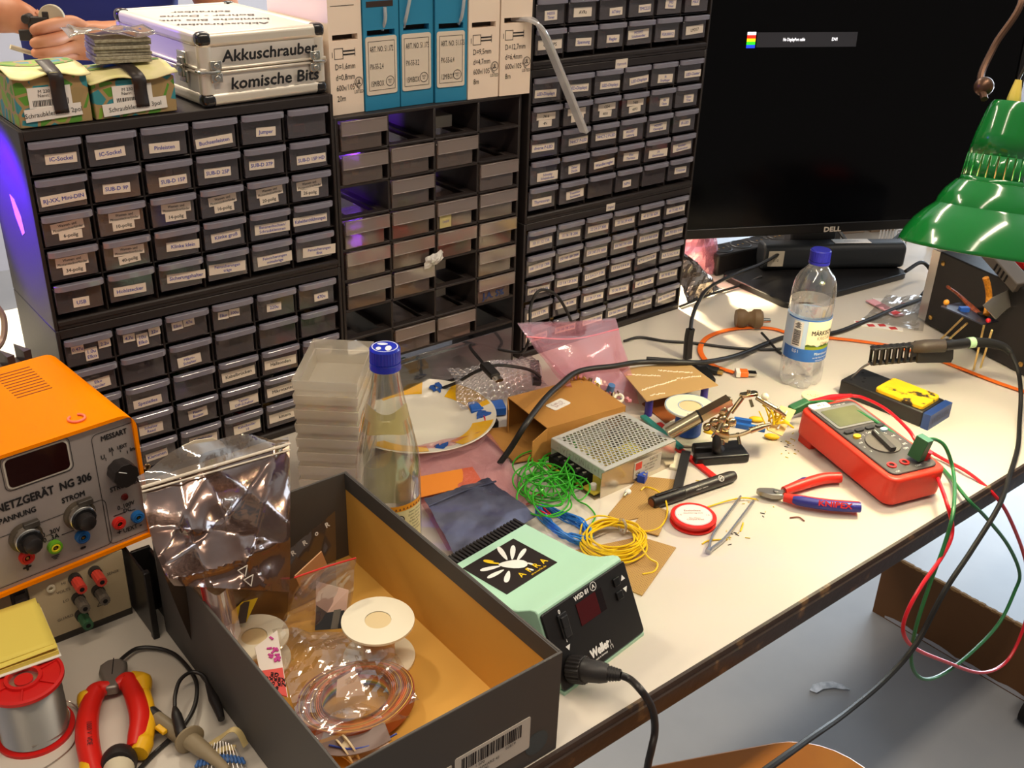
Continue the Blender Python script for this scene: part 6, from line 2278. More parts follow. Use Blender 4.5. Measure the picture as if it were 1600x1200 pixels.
# ---------------------------------------------------------------- cables across the bench
BC = mat('black_cable', (30, 28, 28), 0.45)
OC = mat('orange_flat_cable', (226, 104, 30), 0.4)
wire('power_cable', BC, 0.0040, [Z(780, 725, .010), Z(798, 700, .03), Z(822, 662, .060), Z(850, 625, .064), Z(873, 603, .062), Z(905, 580, .06), Z(960, 572, .05), Z(1000, 566, .040), Z(1060, 566, .037), Z(1100, 566, .030), Z(1150, 556, .012), Z(1200, 536, .005), Z(1240, 524, .004), Z(1300, 521, .004), Z(1350, 503, .004), Z(1400, 482, .004), Z(1450, 464, .005), Y(1500, 440, -.24)], 'thick black cable crossing the whole bench from the cardboard box to the black box', 'cable', 10, 8)
t = thing('usb_cable', 'flat orange cable with an orange and white plug curving across the bench', 'cable', (0, 0, 0))
MB(OC).tube([Z(1147, 582, .004), Z(1120, 573, .003), Z(1102, 562, .003), Z(1094, 545, .003), Z(1104, 528, .003), Z(1130, 517, .003), Z(1165, 512, .003), Z(1205, 513, .003), Z(1240, 522, .003), Z(1290, 527, .003), Z(1345, 533, .003), Z(1400, 542, .003), Z(1450, 556, .003), Z(1500, 575, .003), Z(1560, 598, .003), Z(1640, 625, .003)], 0.003, 8, 8, flat=(0.0042, 0.0011)).build('flat_cord', t)
b = MB(mat('plug_orange', (226, 110, 36), .4))
p0, p1 = Z(1147, 582, .006), Z(1168, 583, .006)
F = frame(p0, p1 - p0, Vector((0, 0, 1)).cross(p1 - p0))
b.box((0.012, 0, 0), (0.018, 0.015, 0.008), F)
b.mat(PAPER).box((0.0055, 0, 0.0), (0.007, 0.0162, 0.0088), F)
b.build('plug', t, bevel=0.001)
MB(CHROME).box((0.027, 0, 0), (0.013, 0.011, 0.0042), F).build('usb_contact', t)
t = thing('usb_cable', 'black cable rising from an upright plug near the tan board to the monitor', 'cable', (0, 0, 0))
MB(BC).tube([Z(1079, 515, .052), Z(1082, 495, .062), Z(1092, 470, .066), Z(1110, 448, .06), Z(1150, 428, .045), Z(1190, 412, .04), Z(1225, 390, .05), Z(1245, 365, .06), Z(1250, 345, .07)], 0.0032, 8).build('cord', t)
b = MB(BC)
b.tube([Z(1079, 514, .052), Z(1076, 530, .034), Z(1074, 560, .002)], [0.0045, 0.0060, 0.0060], 10, 4, flat=(0.0065, 0.0045))
b.build('plug', t)
wire('thin_cable', BC, 0.0022, [Z(975, 533, .003), Z(1000, 527, .003), Z(1040, 533, .003), Z(1085, 536, .003), Z(1140, 543, .003), Z(1190, 546, .003), Z(1225, 545, .003)], 'thin black cable lying behind the upright plug', 'cable')
wire('thin_cable', BC, 0.0024, [Z(1062, 479, .003), Z(1110, 460, .004), Z(1150, 448, .004), Z(1190, 432, .014)], 'thin black cable running from the cabinet corner to the monitor stand', 'cable')
t = thing('usb_cable', 'short black cable end with an open plug beside the tan circuit board', 'cable', (0, 0, 0))
b = MB(BC)
p0, p1 = Z(1096, 573, .008), Z(1122, 580, .006)
b.tube([p0, p1], 0.005, 8, 1, flat=(0.0075, 0.0045))
b.build('plug', t)
MB(BRASS).tube([p1, p1 + (p1 - p0).normalized() * 0.008], 0.004, 8, 1, flat=(0.006, 0.003)).build('contact', t)
MB(BC).tube([p0, Z(1075, 568, .012), Z(1050, 563, .020), Z(1010, 560, .02)], 0.0028, 8).build('cord', t)
wire('monitor_cable', BC, 0.0036, [Z(1415, 424, .045), Z(1440, 410, .05), Z(1455, 425, .03), Z(1452, 445, .008), Z(1440, 462, .005)], 'black cable looping from the right end of the speaker bar', 'cable')
wire('monitor_cable', BC, 0.0038, [Z(1312, 362, .06), Z(1325, 378, .05), Z(1352, 388, .045), Z(1385, 382, .05), Z(1412, 362, .06)], 'black cable sagging under the lower edge of the monitor', 'cable')
# brown rubber bushing
p = Z(1170, 512, 0.0)
t = thing('rubber_bushing', 'brown rubber double bushing lying behind the orange cable', 'bushing', (p.x, p.y, 0.0165), rz=R(-40))
b = MB(mat('brown_rubber', (110, 86, 58), 0.6))
b.lathe([(0.0001, -0.024), (0.014, -0.024), (0.0165, -0.018), (0.0155, -0.010), (0.011, -0.004), (0.0125, 0.002), (0.0165, 0.006), (0.0165, 0.016), (0.013, 0.020), (0.011, 0.019), (0.010, 0.008)], 30, Matrix.Rotation(pi / 2, 4, 'Y'))
b.build('body', t)
MB(CHROME).tube([(0.010, 0, 0), (0.022, 0, -0.002), (0.034, 0.004, -0.004)], 0.004, 10).build('contact_sleeve', t)
wire('thin_cable', BC, 0.0022, [Z(1190, 520, .012), Z(1200, 531, .008), Z(1215, 548, .003), Z(1228, 556, .003)], 'thin dark cable coming out of the brown rubber bushing', 'cable')
# cable over the right cabinet's drawers, USB plug over the bubble wrap
t = thing('usb_cable', 'black cable hanging over the resistor drawers down to the bench', 'cable', (0, 0, 0))
MB(BC).tube([Y(893, 503, -.018), Y(885, 485, -.016), Y(870, 462, -.014), Y(852, 453, -.013), Y(838, 458, -.014), Y(829, 480, -.016), Y(828, 510, -.03), Y(825, 535, -.05), Z(815, 550, .03), Z(790, 548, .03), Z(765, 542, .035), Z(742, 538, .05), Z(735, 543, .06), Z(750, 562, .062), Z(757, 570, .062)], 0.0024, 8, 8).build('cord', t)
b = MB(BC)
p0, p1 = Z(757, 570, .062), Z(774, 588, .058)
b.tube([p0, p0 * .6 + p1 * .4, p1], [0.003, 0.0075, 0.007], 10, 3, flat=(0.0075, 0.0045))
b.build('plug', t)
MB(CHROME).tube([p1, p1 + (p1 - p0).normalized() * 0.012], 0.004, 8, 1, flat=(0.006, 0.0023)).build('usb_contact', t)
wire('thin_cable', BC, 0.0024, [Z(690, 607, .012), Z(715, 597, .03), Z(745, 580, .052), Z(775, 571, .058), Z(810, 574, .05), Z(832, 580, .04), Z(845, 590, .03)], 'thin black cable arching across the bubble wrap', 'cable')
o = MB(BLACK).box((0, 0, 0.004), (0.012, 0.040, 0.008)).build('pin_header', loc=Z(836, 585, .026), rot=(0.5, 0.1, -0.5))
tag(o, 'black pin header strip sticking up behind the bubble wrap', 'connector')

wire('hookup_wire', REDL, 0.0010, [Z(742, 690, .003), Z(752, 684, .006), Z(758, 668, .012), Z(757, 652, .014), Z(750, 646, .012)], 'thin red wire standing by the open end of the small cardboard box', 'wire', 6, 6)
# ---------------------------------------------------------------- plate
c_ = Z(655, 652, 0.012)
t = thing('plate', 'yellow rimmed plate with blue leaf motif behind the glass bottle', 'plate', (c_.x, c_.y, 0), rz=0.42)
rP = 0.104
PLW = mat('plate_white', (226, 218, 200), 0.2, coat=0.4)
b = MB(PLW)
b.lathe([(0.0001, 0.003), (0.060, 0.003), (0.070, 0.006), (rP, 0.0165), (rP + 0.001, 0.018), (rP, 0.0185), (0.071, 0.0085), (0.060, 0.0052), (0.0001, 0.005)], 64)
b.lathe([(0.05, 0.0), (0.05, 0.003)], 48)
b.build('dish', t)
PLY = mat('plate_yellow', (236, 178, 24), 0.2, coat=0.4)
b = MB(PLY)


def rim(b, a0, a1, r0=0.073, r1=0.1015, n=14, dz=0.0004):
    b.grid(lambda u, v: ((r0 + (r1 - r0) * v) * cos(a0 + (a1 - a0) * u), (r0 + (r1 - r0) * v) * sin(a0 + (a1 - a0) * u), 0.0085 + (r0 + (r1 - r0) * v - 0.071) * 0.3333 * .915 + dz), n, 3)


for k in range(5):
    a = R(16 + 72 * k)
    rim(b, a + R(13), a + R(59))
b.build('yellow_glaze', t)
for k in range(5):
    b = MB(mat('plate_blue', (44, 84, 156), 0.25))
    a = R(16 + 72 * k)
    for (dr, da, l_, w_) in ((0.085, 0.03, 0.013, 0.0045), (0.091, -0.05, 0.012, 0.0055), (0.082, -0.08, 0.007, 0.003)):
        cx, cy = dr * cos(a + da), dr * sin(a + da)
        zz = 0.0085 + (dr - 0.071) * .305 + 0.0012
        b.add([(cx + l_ * cos(a + 1.2 + q_) * (.5 if i % 2 == 0 else 1) * .7, cy + w_ * 1.4 * sin(a + 1.2 + q_), zz + (0.0022 * cos(q_))) for i, q_ in enumerate([R(45 * z_) for z_ in range(8)])], [tuple(range(8))])
    b.build('leaf_pattern', t)

# ================================================================ LEFT: ORANGE SUPPLY ON THE BENCH METER
def on_face(org, x_dir, y_dir):
    """returns (u, v) -> coordinates on a flat face given by its origin and two directions"""
    F = frame(org, x_dir, y_dir)
    inv = F.inverted()

    def f(u, v):
        d = CR * ((u - 800) / FPX) + CD * ((v - 600) / FPX) + CF
        o = inv @ CAM
        e = inv.to_3x3() @ d
        p = o - e * (o.z / e.z)
        return Vector((p.x, p.y, 0))
    return F, f


OY = R(5.0)
oo = Vector((-0.0005, -0.2345, 0.083))
t = thing('lab_power_supply', 'orange laboratory power supply NG 306 standing on the beige bench meter', 'power supply', oo, rz=OY)
ORG = mat('orange_enamel', (248, 134, 0), 0.5, spec=0.03)
OWd, ODp, OHt = 0.30, 0.172, 0.1405
b = MB(ORG)
r_ = 0.016
sec = [(0.0, 0.0), (0.0, OHt - r_)] + [(-r_ + r_ * cos(R(a)), OHt - r_ + r_ * sin(R(a))) for a in range(15, 91, 15)] + [(-OWd + r_, OHt)] + [(-OWd + r_ - r_ * sin(R(a)), OHt - r_ + r_ * cos(R(a))) for a in range(15, 91, 15)] + [(-OWd, 0.0)]
n = len(sec)
ins = [(max(-OWd + 0.0035, min(-0.0035, x)), max(0.004, min(OHt - 0.0035, z))) for x, z in sec]
vs = [(x, 0, z) for x, z in sec] + [(x, ODp, z) for x, z in sec] + [(x, 0, z) for x, z in ins] + [(x, 0.006, z) for x, z in ins]
fs = [(i, i + n, (i + 1) % n + n, (i + 1) % n) for i in range(n)] + [tuple(range(n, 2 * n))]
fs += [(i, (i + 1) % n, 2 * n + (i + 1) % n, 2 * n + i) for i in range(n)] + [(2 * n + i, 2 * n + (i + 1) % n, 3 * n + (i + 1) % n, 3 * n + i) for i in range(n)]
b.add(vs, fs, True)
b.build('housing', t, angle=30)
b = MB(mat('vent_slot_brown', (110, 46, 10), 0.8))
F, fz = on_face(oo + Vector((0, 0, OHt)), Vector((cos(OY), sin(OY), 0)), Vector((-sin(OY), cos(OY), 0)))
for i in range(10):
    a, e = fz(-14 + 4.1 * i, 585 + 3.8 * i - 0), fz(46 + 3.9 * i, 573 + 3.6 * i)
    b.b2((a.x, e.y - 0.0012, OHt), (e.x, e.y + 0.0002, OHt + 0.0003))
b.build('vent_slots', t)
FACE = mat('panel_silver_grey', (160, 150, 146), 0.45, 0.25)
b = MB(FACE)
b.prism([(x, z) for x, z in ins], 0, 0.001, Matrix.Translation((0, 0.0045, 0)) @ Matrix.Rotation(pi / 2, 4, 'X'))
b.build('front_panel', t)
F, fp = on_face(oo + Vector((0, 0.0033, 0)), Vector((cos(OY), sin(OY), 0)), Vector((0, 0, 1)))
FX = Matrix.Translation((0, 0.0033, 0)) @ Matrix.Rotation(pi / 2, 4, 'X')      # local xz drawing plane
b = MB(INK)


def outline(b, cx, cy, w, h, r, th=0.0006):
    P = rrect(w, h, r, 5, cx, cy)
    Q = rrect(w - 2 * th, h - 2 * th, max(r - th, 0.0002), 5, cx, cy)
    n = len(P)
    b.add([(p[0], p[1], 0.0003) for p in P] + [(p[0], p[1], 0.0003) for p in Q], [(i, (i + 1) % n, n + (i + 1) % n, n + i) for i in range(n)], False, FX)


def at(u, v):
    p = fp(u, v)
    return FX @ Matrix.Translation((p.x, p.y, 0))


g0, g1 = fp(140, 672), fp(215, 655)
g2 = fp(232, 835)
outline(b, (g0.x + g1.x) / 2, 0.068, g1.x - g0.x, 0.122, 0.006)
a0, a1 = fp(-60, 810), fp(158, 760)
a2 = fp(10, 900)
a3 = fp(157, 848)
outline(b, (a1.x - 0.150 + a1.x) / 2 + .002, 0.034, 0.150, 0.052, 0.006)
d0, d1 = fp(2, 735), fp(109, 690)
dc, dh = (fp(57, 697).y + fp(62, 752).y) / 2, fp(57, 697).y - fp(62, 752).y
outline(b, (d0.x + d1.x) / 2, dc, (d1.x - d0.x), dh, 0.006)
for s, u, v, h, bold, al, xs in (('MESSART', 178, 679, 0.0052, .05, 'c', .82), ('LABOR-NETZGERÄT  NG 306', 143, 743, 0.0080, .05, 'r', .78), ('STROM', 115, 776, 0.0054, .05, 'c', .85), ('SPANNUNG', 25, 806, 0.0054, .05, 'c', .85),
                                 ('STROMBEGR.', 172, 766, 0.0050, .04, 'l', .85), ('0..100V', 197, 789, 0.0046, .03, 'c', .85), ('DC', 199, 796, 0.0044, .03, 'c', .85), ('U', 161, 714, 0.0044, .04, 'c', .9), ('IA', 174, 702, 0.0042, .04, 'c', .8), ('UEXT', 191, 697, 0.0038, .04, 'c', .7), ('ImA', 209, 700, 0.0040, .04, 'c', .75),
                                 ('+', 187, 831, 0.0056, .04, 'c', 1), ('UEXT', 204, 825, 0.0046, .03, 'c', .85), ('-', 220, 819, 0.0056, .04, 'c', 1), ('0...30V', 80, 831, 0.0050, .03, 'c', .85), ('0...3A', 80, 840, 0.0050, .03, 'c', .85), ('+', 43, 886, 0.0100, .05, 'c', 1), ('-', 130, 853, 0.0095, .06, 'c', 1.3)):
    b.text(s, at(u, v), h, al, xs=xs, bold=bold, z=0.0003)
for (u0, v0, u1, v1) in ((97, 835, 116, 829), (57, 850, 70, 845), (178, 806, 194, 801), (204, 798, 212, 795), (164, 716, 168, 719), (174, 706, 178, 711), (189, 702, 188, 706), (201, 704, 198, 708)):
    p, q_ = fp(u0, v0), fp(u1, v1)
    dd = q_ - p
    b.box(((p + q_) / 2).to_tuple(), (dd.length, 0.0005, 0.0006), FX @ Matrix.Identity(4), 0.0) if abs(dd.y) < abs(dd.x) * .5 else b.box(((p + q_) / 2).to_tuple(), (0.0005, dd.length, 0.0006), FX)
for k, w_ in enumerate((0.0075, 0.0052, 0.0026)):
    p = fp(87, 868)
    b.box((p.x, p.y - 0.0016 * k, 0.0003), (w_, 0.0005, 0.0003), FX)
p = fp(87, 864)
b.box((p.x, p.y + 0.001, 0.0003), (0.0005, 0.0045, 0.0003), FX)
b.build('lettering', t)
b = MB(mat('panel_light_rim', (186, 178, 166), 0.45))
b.prism(rrect(d1.x - d0.x - 0.004, dh - 0.004, 0.005, 5, (d0.x + d1.x) / 2, dc), 0.0001, 0.0012, FX)
b.build('window_rim', t)
b = MB(mat('dark_red_display', (34, 10, 10), 0.12))
b.prism(rrect(d1.x - d0.x - 0.007, dh - 0.007, 0.0045, 5, (d0.x + d1.x) / 2, dc), 0.0008, 0.0015, FX)
b.build('display_window', t)
# selector knob
KN = mat('knob_black', (36, 32, 31), 0.35)
p = fp(187, 736)
M = FX @ Matrix.Translation((p.x, p.y + 0.002, 0))
kn = []
for i in range(36):
    rr = 0.0122 if (i // 2) % 2 else 0.0116
    kn.append((rr * cos(2 * pi * i / 36), rr * sin(2 * pi * i / 36)))
b = MB(KN)
b.prism(kn, 0.0, 0.016, M, False)
b.mat(WHITEINK).box((-0.005, 0.0028, 0.0161), (0.0085, 0.0008, 0.0003), M @ rotz(-0.5))
b.build('selector_knob', t, bevel=0.0008)
for k, (u, v) in enumerate(((40, 838), (124, 803))):
    p = fp(u, v)
    M = FX @ Matrix.Translation((p.x, p.y, 0))
    b = MB(mat('clear_brown_skirt', (74, 64, 52), 0.3))
    b.lathe([(0.0148, 0.0), (0.0148, 0.003), (0.013, 0.004)], 30, M)
    b.build('dial_skirt', t)
    b = MB(CHROME)
    b.lathe([(0.0125, 0.004), (0.0122, 0.010), (0.0105, 0.0115)], 30, M)
    b.mat(INK)
    for i in range(12):
        a = 2 * pi * i / 12
        b.text(str((i * 10) % 100), M @ Matrix.Translation((0.0103 * cos(a), 0.0103 * sin(a), 0.0128)) @ rotz(a - pi / 2), 0.0024)
    b.mat(mat('dial_band_black', (28, 27, 28), .4)).lathe([(0.0118, 0.0112), (0.0108, 0.0126), (0.0080, 0.0128)], 30, M)
    b.build('dial_ring', t)
    MB(KN).lathe([(0.0082, 0.0126), (0.0076, 0.021), (0.0062, 0.022), (0.0001, 0.0222)], 12, M).build('dial_knob', t, bevel=0.0004)
    MB(mat('dial_arm_grey', (60, 54, 48), .4)).box((0.006, 0.0125, 0.004), (0.014, 0.006, 0.006), M).build('lock_lever', t, bevel=0.0008)


def jack(u, v, ring_c, r, inner=None, name='banana_jack'):
    p = fp(u, v)
    M = FX @ Matrix.Translation((p.x, p.y, 0))
    b = MB(ring_c)
    b.lathe_open([(r, 0.0), (r * .98, 0.004), (r * .72, 0.0048), (r * .6, 0.0044)], 24, M)
    b.mat(inner or ring_c).lathe_open([(r * .62, 0.0046), (r * .42, 0.0050), (r * .36, 0.0030)], 20, M)
    b.mat(DARK).lathe([(r * .40, 0.0032), (r * .38, 0.0034)], 16, M)
    b.mat(BRASS).lathe([(r * .22, 0.0036), (r * .20, 0.0042), (0.0001, 0.0043)], 10, M)
    b.build(name, t)


JR, JB, JG, JY = mat('jack_red_bright', (200, 34, 26), .4), mat('jack_blue', (24, 92, 156), .4), mat('jack_green', (96, 158, 30), .4), mat('jack_yellow', (222, 208, 40), .4)
jack(41, 869, JR, 0.0068)
jack(85, 853, JG, 0.0068, JY)
jack(128, 837, JB, 0.0068)
jack(185, 816, JR, 0.0064)
jack(214, 806, JB, 0.0064)
p = fp(195, 776)
MB(mat('dark_red_lamp', (96, 24, 20), .25)).lathe([(0.0036, 0), (0.003, 0.002), (0.0001, 0.003)], 16, FX @ Matrix.Translation((p.x, p.y, 0))).build('indicator_lamp', t)
p = fp(230, 729)
MB(NICKEL).lathe([(0.0034, 0), (0.0034, 0.001), (0.002, 0.002), (0.0001, 0.0021)], 14, FX @ Matrix.Translation((p.x, p.y, 0))).build('panel_screw', t)
b = MB(mat('salmon_ring', (236, 120, 92), .45))
p = fz(120, 655)
b.tube([(p.x + 0.0072 * cos(R(a)), p.y + 0.0072 * sin(R(a)), OHt + 0.0012) for a in range(120, 421, 25)], 0.0012, 8, 3)
b.build('salmon_clip_ring', None, loc=oo, rot=(0, 0, OY))
tag(b and bpy.data.objects['salmon_clip_ring'], 'small open salmon coloured ring lying on the orange supply', 'ring')

# ---------------------------------------------------------------- beige bench meter under it
mo = Vector((-0.0325, -0.2375, 0.0))
t = thing('bench_meter', 'beige bench meter with red and grey binding posts under the orange supply', 'bench meter', mo)
BEI = mat('beige_panel', (188, 170, 136), 0.5)
b = MB(mat('meter_dark_case', (64, 58, 52), 0.5))
b.b2((-0.30, 0.003, 0.006), (0, 0.17, 0.082))
b.b2((-0.30, 0.004, 0.0), (0, 0.16, 0.006))
b.build('case', t)
b = MB(BEI)
b.b2((-0.0905, 0, 0.0105), (-0.001, 0.003, 0.082))
b.build('front_panel', t, bevel=0.0008)
b = MB(mat('beige_dark', (160, 142, 112), .5))
b.b2((-0.30, 0.001, 0.0105), (-0.106, 0.003, 0.082))
b.build('left_panel', t)
b = MB(mat('panel_hinge_grey', (58, 54, 54), .45))
b.b2((-0.1055, 0.0005, 0.0105), (-0.091, 0.003, 0.082))
b.box((-0.098, 0.0, 0.068), (0.010, 0.004, 0.012))
b.build('hinge_strip', t)
F, fm = on_face(mo, Vector((1, 0, 0)), Vector((0, 0, 1)))


def post(u0, v0, u1, v1, col, r=0.0052):
    p = fm(u0, v0)
    base = Vector((p.x, 0, p.y))
    MB(mat('post_black', (44, 40, 38), .45)).cyl(base, base + Vector((0, -0.006, 0)), r * 1.15, n=18).build('post_base', t)
    b = MB(col)
    ol = []
    for i in range(24):
        rr = r * (1.0 if i % 2 else .9)
        ol.append((rr * cos(2 * pi * i / 24), rr * sin(2 * pi * i / 24)))
    M = Matrix.Translation(base) @ Matrix.Rotation(pi / 2, 4, 'X')
    b.prism(ol, 0.006, 0.022, M)
    b.mat(DARK).lathe([(r * .45, 0.0222), (r * .44, 0.0224)], 12, M)
    b.build('binding_post', t)


PRED, PGR, PGN = mat('post_red', (196, 62, 48), .4), mat('post_grey', (98, 90, 80), .45), mat('post_green', (50, 92, 62), .45)
post(116, 903, 0, 0, PRED)
post(147, 892, 0, 0, PRED)
post(121, 933, 0, 0, PGR)
post(152, 921, 0, 0, PGR)
post(126, 959, 0, 0, PGN)
p = fm(79, 919)
b = MB(mat('cream_ring', (206, 196, 170), .45))
b.lathe_open([(0.0042, 0), (0.004, 0.0015), (0.0022, 0.0015), (0.002, 0.0002)], 18, Matrix.Translation((p.x, -0.0002, p.y)) @ Matrix.Rotation(pi / 2, 4, 'X'))
b.build('test_socket', t)
b = MB(mat('meter_print', (74, 66, 60), .6))
for s, u, v in (('HI', 99, 911), ('VOLTS', 99, 923), ('LO', 103, 938), ('GUARD', 102, 965), ('SENSE', 176, 894)):
    p = fm(u, v)
    b.text(s, Matrix.Translation((p.x, -0.0002, p.y)) @ MX, 0.0030)
p = fm(157, 942)
for (x0, y0, x1, y1) in ((-.0035, -.003, .0035, -.003), (-.0035, -.003, 0, .003), (.0035, -.003, 0, .003)):
    b.tube([(p.x + x0, -0.0003, p.y + y0), (p.x + x1, -0.0003, p.y + y1)], 0.0003, 4, 1)
b.build('lettering', t)

# black rack handle between meter and grey box
t = thing('rack_bracket', 'black metal rack bracket standing between the beige meter and the grey box', 'bracket', (-0.0315, -0.2385, 0))
b = MB(mat('bracket_black', (26, 24, 24), 0.4))
b.b2((0.002, -0.045, 0.0), (0.0045, 0.02, 0.078))
b.b2((0.0045, -0.004, 0.0), (0.024, 0.0, 0.078))
b.b2((0.0005, -0.047, 0.0), (0.007, -0.040, 0.080))
b.b2((0.0215, -0.047, 0.0), (0.0255, 0.0, 0.074))
b.build('plate', t, bevel=0.001)
MB(BRASS).lathe([(0.004, 0), (0.003, 0.002), (0.0001, 0.0025)], 12, Matrix.Translation((0.0135, -0.0042, 0.045)) @ Matrix.Rotation(pi / 2, 4, 'X')).build('brass_screw', t)
# comb shaped heat sink and grey cable far left behind the orange supply
t = thing('heat_sink', 'dark finned heat sink behind the orange supply at the left edge', 'heat sink', (-0.10, -0.035, 0.0), rz=0.25)
b = MB(mat('sink_dark', (52, 38, 34), 0.5))
b.b2((-0.09, 0, 0), (0.075, 0.030, 0.195))
for i in range(9):
    x = -0.085 + 0.0185 * i
    b.prism([(x, 0.001), (x + 0.008, 0.001), (x + 0.004, 0.028)], 0.195, 0.212)
b.build('fins', t)
wire('loop_cable', mat('pale_grey_cable', (170, 140, 110), .4), 0.0035, [Y(-12, 470, .12), Y(4, 492, .11), Y(7, 515, .10), Y(2, 535, .09), Y(-12, 552, .07)], 'pale cable loop at the left edge before the bright bench', 'cable')

# ---------------------------------------------------------------- solder spool with note pad on top
c_ = Z(36, 1058, 0.062)
t = thing('solder_spool', 'large red spool of bright solder wire under the yellow note pad', 'spool', (c_.x, c_.y, 0))
RS = mat('red_spool', (200, 26, 24), 0.4)
rS = 0.0325
b = MB(RS)
b.lathe([(rS, 0), (rS, 0.003), (0.010, 0.0032)], 40)
b.build('lower_flange', t)
b = MB(RS)
b.lathe_open([(0.013, 0.0585), (rS, 0.0585), (rS, 0.0615), (0.030, 0.0622), (0.029, 0.0605), (0.0155, 0.0600), (0.0150, 0.0625), (0.012, 0.0625), (0.011, 0.020)], 44)
for i in range(6):
    a = 2 * pi * i / 6 + .2
    b.box((0.0225 * cos(a), 0.0225 * sin(a), 0.0610), (0.014, 0.0012, 0.0016), rz=a)
b.lathe([(0.0075, 0.052), (0.0075, 0.060), (0.0001, 0.0602)], 20)
b.build('upper_flange', t)
SOLD = mat('solder_wire', (196, 188, 176), 0.28, 0.9, bump=(12, 0.1))
b = MB(SOLD)
pr_ = [(0.012, 0.0034)]
for i in range(54):
    z = 0.0036 + 0.0545 * i / 54
    pr_ += [(0.0278, z), (0.0283, z + 0.0005)]
pr_ += [(0.012, 0.0583)]
b.lathe(pr_, 40)
b.build('wound_solder', t)
MB(SOLD).tube([(0.029 * cos(R(a)), 0.029 * sin(R(a)), z) for a, z in ((-110, .010), (-60, .008), (-10, .007), (20, .010))] + [(0.034, 0.010, 0.006), (0.036, -0.006, 0.003), (0.022, -0.034, 0.001), (0.004, -0.045, 0.001), (-0.02, -0.050, 0.001)], 0.0006, 6).build('loose_end', t)
NOTE = mat('yellow_note_paper', (226, 204, 92), 0.75)
p0 = Z(94, 1020, 0.066)
F_ = [Z(58, 936, 0.068), Z(92, 1018, 0.066)]
dv = (F_[1] - F_[0])
t2 = thing('note_pad', 'yellow sticky note pad lying on the red solder spool', 'note pad', (F_[1].x, F_[1].y, 0.0632), rz=math.atan2(dv.y, dv.x) + pi / 2)
b = MB(NOTE)
b.b2((-0.085, 0.0, 0.0), (0, 0.076, 0.004))
b.build('paper_block', t2)
b = MB(NOTE)
b.grid(lambda u, v: (-0.086 + 0.086 * u, 0.0 + 0.076 * v, 0.0045 + 0.0035 * (1 - v) * u + 0.003 * v * v * (1 - u)), 10, 10)
b.grid(lambda u, v: (-0.084 + 0.082 * u, 0.006 + 0.068 * v, 0.0065 + 0.004 * v * v + 0.0015 * u), 10, 10)
b.build('top_sheet', t2, solid=0.0004)
b = MB(PAPER)
b.b2((-0.086, -0.003, -0.0008), (0.001, 0.074, -0.0001))
b.build('backing_card', t2)

# ---------------------------------------------------------------- insulated red and yellow side cutters
t = thing('side_cutters', 'insulated side cutters with red and yellow handles beside the solder spool', 'cutters', (0, 0, 0))
zc = 0.011
hd_, pv = Z(178, 1043, zc), Z(176, 1062, zc)
CUT = mat('dark_cutter_steel', (138, 130, 122), 0.42, 0.7)
dv = (hd_ - pv)
F2 = frame(pv, dv, Vector((0, 0, 1)).cross(dv))
b = MB(CUT)
b.prism([(-0.016, -0.006), (-0.004, -0.0075), (0.008, -0.0125), (0.018, -0.0120), (0.0235, -0.006), (0.0245, 0.0), (0.0235, 0.006), (0.018, 0.0120), (0.008, 0.0125), (-0.004, 0.0075), (-0.016, 0.006)], -0.005, 0.005, F2)
b.build('jaws', t, bevel=0.003, seg=3)
b = MB(DARK)
b.box((0.013, 0, 0.0051), (0.022, 0.0008, 0.0004), F2)
b.build('cutting_edge', t)
for k, (pts, ypts, tip) in enumerate(((
        [(172, 1073), (150, 1082), (139, 1112), (136, 1150), (144, 1195), (156, 1235)],
        [(146, 1084), (136, 1092), (132, 1104)], [(136, 1180), (142, 1205), (150, 1230)]), (
        [(182, 1070), (200, 1065), (212, 1090), (220, 1122), (217, 1150), (212, 1172)],
        [(206, 1056), (222, 1066), (226, 1082)], [(224, 1145), (221, 1162), (214, 1178)]))):
    P = [Z(u, v, zc) for u, v in pts]
    MB(mat('vde_red', (206, 30, 20), 0.4)).tube(P, [0.0055, 0.0090, 0.0092, 0.0098, 0.0095, 0.0080], 16, 8).build('red_handle', t)
    P2 = [Z(u, v, zc) for u, v in ypts]
    MB(mat('vde_yellow', (228, 172, 24), 0.4)).tube(P2, [0.0050, 0.0092, 0.0055], 14, 8).build('yellow_guard', t)
    off = Vector((0.004, -0.0035, 0.0005)) if k else Vector((-0.003, 0.0005, 0.0005))
    P3 = [Z(u, v, zc) + off * .3 for u, v in tip]
    MB(mat('vde_yellow', (228, 172, 24), 0.4)).tube(P3, [0.005, 0.0088, 0.0078], 14, 8).build('yellow_tip', t)
    if k:
        MB(mat('vde_yellow', (228, 172, 24), 0.4)).tube([Z(226, 1080, zc) , Z(232, 1105, zc), Z(233, 1130, zc), Z(226, 1160, zc)], [0.005, 0.0055, 0.006, 0.007], 12, 6).build('yellow_side', t)
mm = Z(140, 1145, zc + 0.009)
vw = (CAM - mm).normalized()
dn = (Z(138, 1112, zc) - Z(140, 1170, zc)).normalized()
MB(INK).text('1000 V  VDE', frame(mm + vw * 0.0012, -dn, vw.cross(-dn)), 0.0042, xs=.9).build('lettering', t)
# second tool: cream handle with a black round end
p = Z(186, 1193, 0.012)
t = thing('hand_tool', 'hand tool with cream body and round black end at the lower picture edge', 'tool', p, rz=R(-20))
MB(mat('black_rubber_end', (38, 32, 30), .5)).lathe([(0.0001, -0.011), (0.0135, -0.010), (0.0148, -0.004), (0.0145, 0.004), (0.0128, 0.008)], 26, Matrix.Rotation(R(65), 4, 'X')).build('round_end', t)
MB(mat('cream_tool_body', (212, 200, 172), .45)).lathe([(0.0125, 0.008), (0.0120, 0.03), (0.0105, 0.075), (0.0001, 0.076)], 22, Matrix.Rotation(R(80), 4, 'X')).build('body', t)

